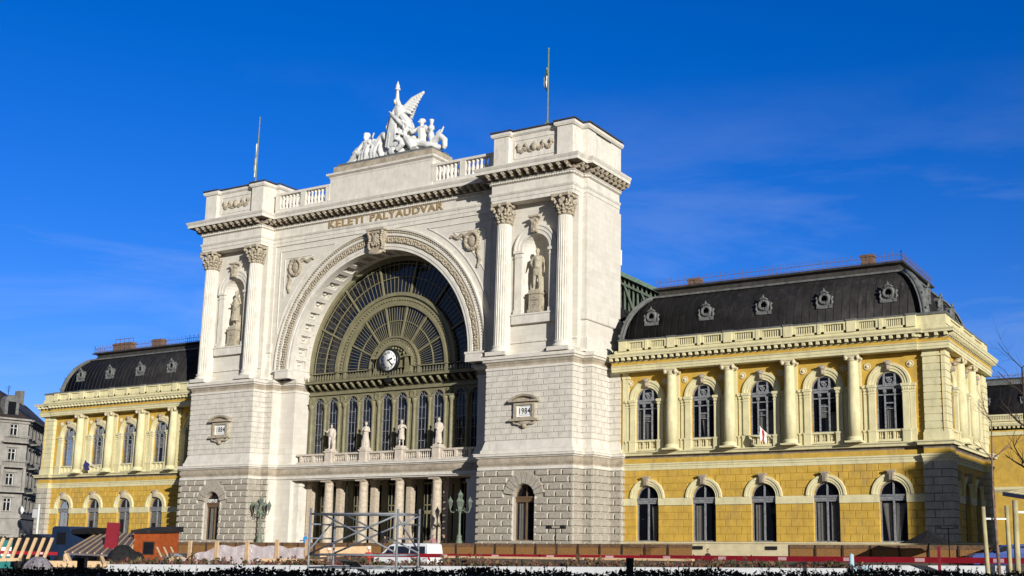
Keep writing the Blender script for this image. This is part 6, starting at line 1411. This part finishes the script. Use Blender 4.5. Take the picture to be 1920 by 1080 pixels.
def heap(name, lab, c, rx, ry, rz_, mt, seed, cat='heap', z=-2.0):
    R_ = random.Random(seed); m = MB(); n, k_ = 28, 10; vs = []
    ph = [R_.uniform(0, 6) for _ in range(6)]
    for j in range(k_+1):
        t = j/k_
        for i in range(n):
            a = 2*pi*i/n; f = 1+.18*sin(3*a+ph[0])+.12*sin(7*a+ph[1]+t*4)+.06*R_.uniform(-1, 1); r = cos(t*pi/2)*f; vs.append((rx*r*cos(a), ry*r*sin(a), rz_*sin(t*pi/2)*(1+.12*sin(5*a+ph[2])*(1-t))))
    m.smooth = True; m.add(vs, [(j*n+i, j*n+(i+1) % n, (j+1)*n+(i+1) % n, (j+1)*n+i) for j in range(k_) for i in range(n)]); o = m.build(name, mt); o.location = (c.x, c.y, z); o.rotation_euler = (0, 0, YAW); tag(o, lab, cat)
M['net'] = mat('black_netting', (.015, .014, .015), var=.4, scale=6, bump=2, bscale=6); M['tarp'] = mat('grey_tarpaulin', (.22, .2, .22), var=.25, scale=2, bump=2, bscale=3, rough=.5)
heap('netting_heap', 'black heap of netting beside the red panel', at(228, 1040, 60), 1.0, .8, 1.7, M['net'], 1); heap('netting_heap', 'smaller black heap of netting against the hut', at(256, 1040, 61), .55, .6, 1.35, M['net'], 2)
heap('tarpaulin', 'crumpled grey tarpaulin heap at the lower left', at(72, 1050, 40), .62, .6, 1.3, M['tarp'], 3); heap('tarpaulin', 'dark striped tarpaulin bundle right of the hut', at(325, 1035, 60), .85, .6, 1.3, M['tarp'], 4)
heap('earth_heap', 'low brown earth heap between the plank and the wall', at(150, 1055, 44), 2.6, 1.0, .95, M['ground'], 6)
for k, px_ in enumerate((300, 313, 326)):
    a = at(px_+6, 1052, 58); b = at(px_-6, 1026, 59); m = MB(); m.bar(a, b, .09, .05); tag(m.build('timber_batten', M['pine']), ('first', 'second', 'third')[k]+' from the left of the pale battens leaning on the striped bundle', 'batten', 'battens on the tarpaulin bundle')
for k in range(7):
    x0 = 5+15.2*k; a = at(x0-14, 1048, 50); b = at(x0+2, 1009, 50.5); m = MB(); m.bar(a, b, .13, .06); tag(m.build('timber_batten', M['pine']), ('first', 'second', 'third', 'fourth', 'fifth', 'sixth', 'seventh')[k]+' from the left of the pale battens leaning over the rubble', 'batten', 'leaning battens at the left')
a, b = at(86, 1057, 42), at(202, 1058, 42); planks((a, b), 'thick pale plank in front of the grey tarpaulin', .3, .22)
a, b = at(196, 1060, 40), at(190, 1045, 40.5); planks((a, b), 'short tilted pale prop at the left end of the white wall', .1, .12)
a, b = at(131, 1053, 45), at(124, 1038, 45); planks((a, b), 'stubby pale prop behind the thick plank', .2, .1)
a, b = at(-5, 1050, 46), at(38, 1049, 46); planks((a, b), 'pale board lying at the left edge under the red barrier', .2, .12)
# skip lorry
c = at(120, 1030, 74); e = tri('tipper_truck', 'dark blue tipper truck with a black skip behind the timber', 'truck', loc=(c.x, c.y, -2.0), rz=.1)
m = MB(); extr(m, [(-3.3, .9), (-3.2, 2.1), (-1.2, 2.35), (-.0, 2.1), (0, .9)], -1.2, 1.2)
for k in range(6): m.box(-3.0+.5*k, -2.92+.5*k, -1.26, -1.2, .95, 2.05)
m.build('skip', M['black'], e); m = MB(); extr(m, [(.15, .5), (.15, 2.75), (.35, 2.85), (1.6, 2.8), (1.95, 1.7), (2.0, .5)], -1.15, 1.15); m.build('cab', M['truckblue'], e)
m = MB(); m.box(.6, 1.4, -1.17, -1.155, 1.7, 2.45); m.build('side_window', M['cargls'], e)
m = MB(); extr(m, [(1.7, 2.35), (1.8, 2.65), (3.4, 2.75), (3.0, 2.35)], -1.1, 1.1); m.build('raised_cover', M['black'], e)
for x in (-2.6, -1.6, 1.0):
    m = MB(); m.tube([(x, -1.2, .5), (x, -.9, .5)], .5, 18); m.build('wheel', M['tyre'], e)
m = MB(); m.box(-3.3, 2, -.5, .5, .5, .9); m.build('chassis', M['black'], e)
c = at(27, 1028, 78); e = tri('teal_kiosk', 'small teal kiosk with a dark roof behind the timber', 'kiosk', loc=(c.x, c.y, -1.9), rz=.3); m = MB(); m.box(-.6, .75, -.6, .6, 0, 1.9); m.build('wall', M['teal'], e); m = MB(); m.box(-.7, .85, -.7, .7, 1.9, 2.05); m.build('roof', M['black'], e); m = MB(); m.box(-.5, .5, -.615, -.6, .8, 1.4); m.build('window', M['dial'], e)
# ---- tree stakes, young tree, bare tree, pergola
M['stake'] = mat('debarked_stake', (.42, .36, .2), var=.2, scale=3); M['bark'] = mat('thin_bark', (.20, .13, .10), var=.35, scale=6)
for k, (p_, q_, D2, lab) in enumerate(((1843, 1854, 36, 'left wooden stake of the pair holding the young tree'), (1887, 1895, 36.4, 'right wooden stake of the pair holding the young tree'), (1903, 1908, 33, 'thick wooden stake nearest the right edge'))):
    t = at(p_, (950, 948, 938)[k], D2); b = at(q_, 1075, D2); b.z = -2; m = MB(); m.tube([b, t], [.075, .065] if k < 2 else [.09, .08], 10); tag(m.build('tree_stake', M['stake']), lab, 'stake', 'stakes at the right')
M['strap'] = mat('white_webbing', (.75, .75, .72), var=.03)
m = MB(); m.bar(at(1845, 972.5, 36), at(1888, 973, 36.4), .05, .05); tag(m.build('tie_strap', M['strap']), 'white strap tying the young trunk to its two stakes', 'strap'); m = MB(); m.bar(at(1904, 960, 33), at(1940, 961, 33), .05, .06); tag(m.build('tie_strap', M['strap']), 'white strap running off the thick stake out of view', 'strap')
def tree(name, base, segs, lab, mt, r0, seed, depth=4, up=.5, droop=0, rootdir=None, first=None, spread=.6):
    R_ = random.Random(seed); e = tri(name, lab, 'tree'); m = MB(); tr = MB()
    pts = [Vector(p) for p in segs]; n = len(pts); rs = [r0*(1-.75*i/(n-1)) for i in range(n)]; tr.tube(pts, rs, 8); tr.build('trunk', mt, e)
    def grow(p, d, l, r, lvl):
        k = 4; q = [p]; v = d.copy()
        for i in range(k): v = (v+Vector((R_.gauss(0, .12), R_.gauss(0, .12), .05*up))).normalized(); q.append(q[-1]+v*l/k)
        m.tube(q, [r*(1-.5*i/k) for i in range(k+1)], 4 if lvl > 1 else 6, cap=False)
        if lvl < depth:
            for i in range(R_.randint(2, 4)):
                t = R_.randint(1, k); w = Vector((R_.gauss(0, 1), R_.gauss(0, 1), R_.gauss(0, .5)+.3)).normalized(); grow(q[t], (v+w*spread).normalized(), l*R_.uniform(.5, .75), r*.5, lvl+1)
    for i in range((first or 0) if first is not None else 1, n):
        for _ in range(3): w = Vector((R_.gauss(0, 1), R_.gauss(0, 1), .2)).normalized(); grow(pts[i], (w+Vector((0, 0, up))).normalized(), r0*R_.uniform(9, 16), rs[i]*.55+.006, 1)
    m.build('crown', mt, e)
tree('young_tree', None, [tuple(at(1876, 1075, 36).xy)+(-2.0,), at(1868, 1000, 36), at(1862, 930, 36), at(1860, 860, 36), at(1859, 790, 36)], 'slender young tree with a thin reddish trunk between two stakes', M['bark'], .06, 5, depth=2, first=3)
tb_ = at(1935, 1040, 48); tree('bare_tree', None, [(tb_.x, tb_.y, -2), at(1932, 960, 48), at(1926, 880, 48), at(1922, 800, 48), at(1919, 740, 48), at(1916, 690, 48)], 'bare winter tree leaning in from the right edge', M['twig'], .11, 9, depth=3, first=2, spread=.9)
e = tri('pergola', 'wooden pergola roof jutting in at the right edge', 'pergola'); c0_ = at(1882, 926, 52); c1_ = at(1960, 938, 48)
m = MB()
for k in range(8): t = k/7; p = c0_.lerp(c1_, t); m.bar((p.x, p.y, p.z), (p.x+1.0, p.y+3.4, p.z+.45), .1, .14)
m.build('slat', M['stake'], e); m = MB(); m.bar(c0_, c1_, .12, .18); q = c0_+Vector((1.0, 3.4, -.1)); m.bar(q, c1_+Vector((1.0, 3.4, -.1)), .12, .18); m.bar(q, (q.x, q.y, -2), .14); m.bar(c1_, (c1_.x, c1_.y, -2), .14); m.build('frame', M['wood'], e)
# floodlight posts and street sign
for (p_, D2, lab) in ((1042, 62, 'thin post with a small twin floodlight before the right tower'), (1778, 60, 'thin post with a small twin floodlight before the corner pier')):
    t = at(p_, 990, D2); e = tri('floodlight_post', lab, 'lamp', 'twin floodlight posts', loc=(t.x, t.y, -2)); m = MB(); m.tube([(0, 0, 0), (0, 0, t.z+2)], .03, 6); m.bar((-.35, 0, t.z+1.97), (.35, 0, t.z+1.97), .04); m.build('post', M['black'], e)
    for s in (-1, 1): m = MB(); m.box(s*.45-.14, s*.45+.14, -.1, .1, t.z+1.95, t.z+2.15); m.build('floodlight', M['black'], e)
c = at(1741, 1019, 66); m = MB(); m.lathe([(1.75, 0), (.9, .3), (.0, .78)], 8, smooth=False); m.tube([(0, 0, -2), (0, 0, .7)], .04, 6); o = m.build('parasol', M['net']); o.location = (c.x, c.y, c.z); tag(o, 'black pointed parasol top behind the hoarding by the corner pier', 'parasol')
c = at(1597, 1060, 44); m = MB(); m.lathe([(.3, 0), (.28, .25), (.1, .4), (.09, .85), (.0, .9)], 12); m.tube([(.1, 0, .35), (.6, .1, .3), (.7, .1, .1)], .1, 8); M['ltblue'] = mat('light_blue_plastic', (.4, .55, .62), rough=.4); o = m.build('hydrant', M['ltblue']); o.location = (c.x, c.y, -1.35); tag(o, 'pale blue standpipe between the white walls', 'standpipe')
# ---- people
def person(lab, px_, py_top, D2, shirt, trousers, skin=(.45, .27, .18), hairc=(.03, .02, .015), rz=0, kw={}, hat=None, z=None, h=1.75):
    c = at(px_, py_top, D2); s = h/1.75; zb = c.z-h if z is None else z
    e = tri('person', lab, 'person', loc=(c.x, c.y, zb), rz=rz); m = MB(); human(m, placed(0, 0, 0, s), **kw)
    k = len(PM); b = remesh(m, 'body', [mat('skin_%d' % 0, skin) if not PM else PM[0]], e, .018, 3)
    if not PM: PM.append(b.data.materials[0])
    b.data.materials.append(cloth(shirt)); b.data.materials.append(cloth(trousers)); b.data.materials.append(cloth(hairc))
    for p in b.data.polygons:
        q = p.center/s
        hd = q.z > 1.47
        p.material_index = (3 if (hd and (q.z > 1.68 or (q.y > .015+kw.get('lean', (0, 0))[1] and q.z > 1.56))) else 0 if hd else 0 if abs(q.x) > .2 and q.z < .86 else 1 if q.z > .9 else 2)
    if hat: m = MB(); lx, ly = kw.get('lean', (0, 0)); m.lathe([(.125*s, 1.66*s), (.12*s, 1.72*s), (.08*s, 1.78*s), (0, 1.8*s)], 14, (lambda a, b, c: (a+lx, b+ly-.02, c))); m.build('helmet', hat, e)
    return e
PM = []; CL = {}
def cloth(c):
    if c not in CL: CL[c] = mat('fabric_%d' % len(CL), c, var=.12, scale=8)
    return CL[c]
carry = dict(arms=[[(-.2, 0, 1.4), (-.26, -.05, 1.15), (-.16, -.3, 1.1)], [(.2, 0, 1.4), (.26, -.05, 1.15), (.16, -.3, 1.1)]])
walk = dict(legs=[[(-.10, 0, .92), (-.11, -.16, .52), (-.11, -.22, .09), (-.11, -.36, .05)], [(.10, 0, .92), (.11, .06, .5), (.11, .32, .14), (.11, .22, .04)]], arms=[[(-.2, 0, 1.4), (-.25, .14, 1.14), (-.24, .12, .88)], [(.2, 0, 1.4), (.25, -.12, 1.14), (.22, -.3, .95)]])
person('person in a bright blue jacket and cap holding a bundle by the left entrance pier', 573, 998.5, 93, (.02, .22, .55), (.03, .03, .04), hairc=(.02, .2, .5), rz=-1.0, kw=carry)
person('person with bare head in a dark coat in the entrance, left of the second column', 722, 1003, 93, (.04, .03, .03), (.02, .02, .03), rz=.4)
person('person in black standing just left of the third entrance column', 757, 1002, 92, (.015, .014, .015), (.02, .02, .02), rz=-.4, kw=walk)
person('person in a pinkish jacket left of the rightmost entrance column', 812, 1003, 93, (.35, .16, .18), (.03, .03, .05), rz=.8)
person('person in black right of the rightmost entrance column', 833, 1002, 93, (.012, .012, .015), (.02, .02, .02), rz=-.6)
person('worker with a white helmet and red vest left of the van', 692, 1026, 70, (.4, .05, .04), (.04, .04, .06), rz=.5, hat=M['dial'], kw=carry)
person('worker with a white helmet behind the scaffold', 618, 1028, 70, (.25, .2, .16), (.04, .04, .06), rz=-.5, hat=M['dial'])
person('dark haired person in a black jacket walking behind the barrier by the yellow wing', 1327, 1028, 66, (.02, .015, .018), (.03, .03, .04), rz=1.5, kw=walk)
# ================================================================ old apartment house at the far left
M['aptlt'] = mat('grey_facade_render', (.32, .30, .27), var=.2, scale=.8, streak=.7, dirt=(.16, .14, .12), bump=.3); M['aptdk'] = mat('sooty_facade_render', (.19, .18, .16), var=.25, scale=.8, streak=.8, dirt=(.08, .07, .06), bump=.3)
M['aptroof'] = mat('dark_tile_roof', (.04, .03, .028), var=.3, scale=2, bump=.6)
ap = tri('apartment_house', 'sooty grey corner apartment house with balconies and a dark tiled roof', 'building')
Pc = at(35, 1000, 178); Pl = at(-90, 1000, 170); Pr_ = at(92, 1000, 205)
P0, P1, P2 = Vector((Pl.x, Pl.y, 0)), Vector((Pc.x, Pc.y, 0)), Vector((Pr_.x, Pr_.y, 0))
Pend = P2+(P2-P1).normalized()*6
zg = -2; fl = [zg+.0, 3.4, 7.0, 10.6, 14.2, 17.6]
def facade(A, B, mt, cols, hw=.62):
    u = (B-A); l = u.length; u.normalize(); T = face(A.x, A.y, u.x, u.y); m = MB(); ops_rows = []
    for f in range(5):
        z0, z1 = fl[f], fl[f+1]; m.wall(T, 0, l, z0, z1, [(c, hw, z0+.95, z0+2.75, 1) for c in cols], .35)
        m.box(0, l, 0, .18, z1-.18, z1-.04, T)
        for c in cols: m.box(c-hw-.18, c-hw, 0, .12, z0+.9, z0+2.9, T); m.box(c+hw, c+hw+.18, 0, .12, z0+.9, z0+2.9, T); m.box(c-hw-.3, c+hw+.3, 0, .3, z0+2.9, z0+3.06, T); m.box(c-hw-.25, c+hw+.25, 0, .22, z0+.78, z0+.92, T)
    m.sweep([tuple(A.xy), tuple(B.xy)], [(0, 17.0), (.2, 17.1), (.25, 17.4), (.8, 17.5), (.8, 17.75), (0, 17.8)])
    m.build('wall', mt, ap)
    for f in range(5):
        for c in cols:
            z0 = fl[f]+.95; m = MB(); m.box(c-hw, c-hw+.09, -.32, -.2, z0, z0+1.8, T); m.box(c+hw-.09, c+hw, -.32, -.2, z0, z0+1.8, T); m.box(c-.05, c+.05, -.32, -.2, z0, z0+1.8, T); m.box(c-hw, c+hw, -.32, -.2, z0+1.2, z0+1.28, T); m.box(c-hw, c+hw, -.32, -.2, z0+1.72, z0+1.8, T)
            w = m.build('window', M['wwood'], ap); m = MB(); m.quad(T(c-hw, -.3, z0), T(c+hw, -.3, z0), T(c+hw, -.3, z0+1.8), T(c-hw, -.3, z0+1.8)); m.build('pane', M['glass'], w)
    return T, l
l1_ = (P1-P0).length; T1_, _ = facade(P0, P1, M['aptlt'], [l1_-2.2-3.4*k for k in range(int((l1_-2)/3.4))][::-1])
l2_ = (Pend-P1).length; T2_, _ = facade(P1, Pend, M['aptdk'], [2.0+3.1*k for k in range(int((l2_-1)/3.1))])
for f in (2, 3, 4):
    m = MB(); z0 = fl[f]; c = l1_-2.2; m.box(c-1.9, c+1.9, 0, 1.1, z0-.05, z0+.15, T1_); m.box(c-1.9, c+1.9, .98, 1.1, z0+.95, z0+1.05, T1_)
    for k in range(16): m.box(c-1.85+.24*k, c-1.78+.24*k, 1.0, 1.07, z0+.15, z0+.95, T1_)
    m.build('balcony', M['aptlt'], ap); m = MB(); c = 4.5; m.box(c-1.6, c+1.6, 0, 1.0, z0-.05, z0+.15, T2_); m.box(c-1.6, c+1.6, .9, 1.0, z0+.95, z0+1.05, T2_)
    for k in range(13): m.box(c-1.55+.24*k, c-1.48+.24*k, .9, .98, z0+.15, z0+.95, T2_)
    m.build('balcony', M['aptdk'], ap)
for c in (l1_-3.9, l1_-.5): m = MB(); m.box(c-.2, c+.2, .6, 1.0, fl[2]+.15, fl[3]-.05, T1_); m.build('balcony_column', M['aptlt'], ap)
m = MB(); nb = Vector((-(Pend-P1).y, (Pend-P1).x, 0)).normalized(); nl = Vector((-(P1-P0).y, (P1-P0).x, 0)).normalized()
a0_, a1_, a2_ = P0, P1, Pend; r0_, r1_, r2_ = P0+nl*6.5, P1+(nl+nb).normalized()*7.5, Pend+nb*6.5
q = lambda p, z: (p.x, p.y, z)
m.quad(q(a0_, 17.75), q(a1_, 17.75), q(r1_, 23.2), q(r0_, 23.2)); m.quad(q(a1_, 17.75), q(a2_, 17.75), q(r2_, 23.2), q(r1_, 23.2)); m.quad(q(a2_, -2), q(a2_+nb*14, -2), q(a2_+nb*14, 17.75), q(a2_, 17.75)); m.quad(q(a2_, 17.75), q(a2_+nb*14, 17.75), q(r2_, 23.2)); m.quad(q(r0_, 23.2), q(r1_, 23.2), q(r2_, 23.2), q(r2_+nb*6, 18), q(r0_+nl*8, 18)); m.build('roof', M['aptroof'], ap)
m = MB()
for k in range(5):
    t0 = .12+.16*k; b_ = a1_.lerp(a2_, t0); c_ = a1_.lerp(a2_, t0+.06); up_ = .35
    A_ = [b_.lerp(b_+nb*6.5, .2), c_.lerp(c_+nb*6.5, .2), c_.lerp(c_+nb*6.5, .62), b_.lerp(b_+nb*6.5, .62)]; Z = [17.75+5.65*.2+.12]*2+[17.75+5.65*.62+.12]*2; m.add([q(p, z) for p, z in zip(A_, Z)], [(0, 1, 2, 3)])
m.build('skylight', M['zinc'], ap)
c = a1_+nl*.8-(P1-P0).normalized()*2.5; m = MB(); TT = face(c.x, c.y, (P1-P0).normalized().x, (P1-P0).normalized().y); m.box(-1.1, 1.1, -1.5, 0, 17.7, 20.2, TT); m.arc(TT, 0, 20.2, [(0.01, 0), (1.1, 0), (1.1, -1.5)], n=12); m.mi = 1; m.box(-.6, .6, 0, .05, 18.1, 20.3, TT); m.build('dormer', [M['zinc'], M['glass']], ap)
m = MB(); c = r0_.lerp(r1_, .75); m.box(c.x-1.2, c.x+1.2, c.y-.5, c.y+.5, 21, 25.0); m.build('chimney', M['aptdk'], ap); m = MB(); c = r1_.lerp(r2_, .75); m.box(c.x-.8, c.x+.8, c.y-.4, c.y+.4, 21.5, 25); m.build('chimney', M['aptdk'], ap)
AERI = [0, 1, 2, 3]
for (p, h) in ((r0_.lerp(r1_, .8), 27.5), (r1_, 28.0), (r1_.lerp(r2_, .45), 26.5), (r1_.lerp(r2_, .8), 26.6)):
    m = MB(); m.tube([q(p, 23), q(p, h)], .05, 5)
    for k in range(3): m.bar((p.x-.9+.2*k, p.y, h-.3-.35*k), (p.x+.9-.2*k, p.y, h-.3-.35*k), .04)
    tag(m.build('roof_aerial', M['black']), ('leftmost', 'second from the left', 'third from the left', 'rightmost')[AERI.pop(0)]+' thin television aerial on the apartment house ridge', 'aerial', 'aerials on the apartment house')
c = at(42, 957, 170); m = MB(); m.lathe([(.0, 0), (.4, .08), (.65, .25)], 16, (lambda a, b, c_: (a, -c_, b))); m.tube([(0, 0, 0), (0, .9, -.2)], .04, 5); o = m.build('satellite_dish', M['dial']); o.location = c; tag(o, 'white satellite dish on the apartment house wall', 'dish')
t = at(74, 945, 110); m = MB(); m.tube([(0, 0, 0), (0, 0, t.z+2.0)], .11, 8); m.box(-.9, -.1, -.04, .04, t.z+.7, t.z+1.5); o = m.build('sign_pole', M['wwood']); o.location = (t.x, t.y, -2); tag(o, 'white pole with a small panel before the left wing corner', 'pole')
ap.scale = (1, 1, 1.063); ap.location.z = .126
# houses across the square behind the viewer's right: they shade the corner pier and the hedge
M['aptfar'] = mat('ochre_house_render', (.38, .32, .22), var=.15, scale=.6, streak=.4, dirt=(.2, .17, .12))
def house(x0, x1, y0, y1, h, rise, lab, fh=3.6):
    e = tri('unseen_house', lab, 'building'); m = MB(); 
    T = face(x0, y1, 0, -1); l = y1-y0; nf = int(h/fh+.01)
    for f in range(nf): m.wall(T, 0, l, -2+f*fh, -2+(f+1)*fh, [(2+3.2*k, .6, -1+f*fh, .9+f*fh, 1) for k in range(int((l-2)/3.2))], .3)
    zt = -2+nf*fh; m.quad(I(x0, y1, -2), I(x1, y1, -2), I(x1, y1, zt), I(x0, y1, zt)); m.quad(I(x0, y0, -2), I(x1, y0, -2), I(x1, y0, zt), I(x0, y0, zt)); m.quad(I(x1, y0, -2), I(x1, y1, -2), I(x1, y1, zt), I(x1, y0, zt))
    m.sweep([(x0, y1), (x0, y0)], [(0, zt-.6), (.3, zt-.4), (.5, zt), (0, zt)][::1]); m.build('wall', M['aptfar'], e)
    m = MB(); m.box(x0+.3, x0+.35, y0+.5, y1-.5, -1.5, zt-.5); m.build('window', M['glass'], e)
    m = MB(); d_ = rise*.9; m.add([(x0, y0, zt), (x1, y0, zt), (x1, y1, zt), (x0, y1, zt), (x0+d_, y0+d_, zt+rise), (x1-d_, y0+d_, zt+rise), (x1-d_, y1-d_, zt+rise), (x0+d_, y1-d_, zt+rise)], [(4, 5, 6, 7), (0, 1, 5, 4), (1, 2, 6, 5), (2, 3, 7, 6), (3, 0, 4, 7)]); m.build('roof', M['aptroof'], e)
house(100.6, 118, -31.9, 8, 20.5, .8, 'ochre apartment house across the square, nearer the station', 4.1)
house(101, 118, -130, -88, 10.8, 3.0, 'ochre apartment house across the square, behind the viewpoint')

for k_, (xa, xb) in enumerate(((-140, -96), (-95, -52), (-51, -8), (-7, 38), (39, 84))):  # row added out of view to block low sky and deepen the shade
    e = tri('unseen_house', ('first', 'second', 'third', 'fourth', 'fifth')[k_]+' house of an added unseen row blocking low sky behind the viewer', 'building', 'added sky blocking houses'); m = MB(); TT = face(xb, -112, -1, 0); l = xb-xa
    for f in range(6): m.wall(TT, 0, l, -2+f*4, 2+f*4, [(2.2+3.3*k, .65, -.9+f*4, 1.2+f*4, 1) for k in range(int((l-2.5)/3.3))], .35)
    m.sweep([(xb, -112), (xa, -112)], [(0, 21.4), (.5, 21.7), (.6, 22), (0, 22.02)]); m.box(xa, xb, -130, -112.5, -2, 22); m.build('wall', M['aptfar'] if k_ % 2 else M['aptdk'], e)
    m = MB(); m.add([(xa, -130, 22), (xb, -130, 22), (xb, -112, 22), (xa, -112, 22), (xa, -121, 28), (xb, -121, 28)], [(0, 1, 5, 4), (2, 3, 4, 5), (1, 2, 5), (3, 0, 4)]); m.build('roof', M['aptroof'], e)
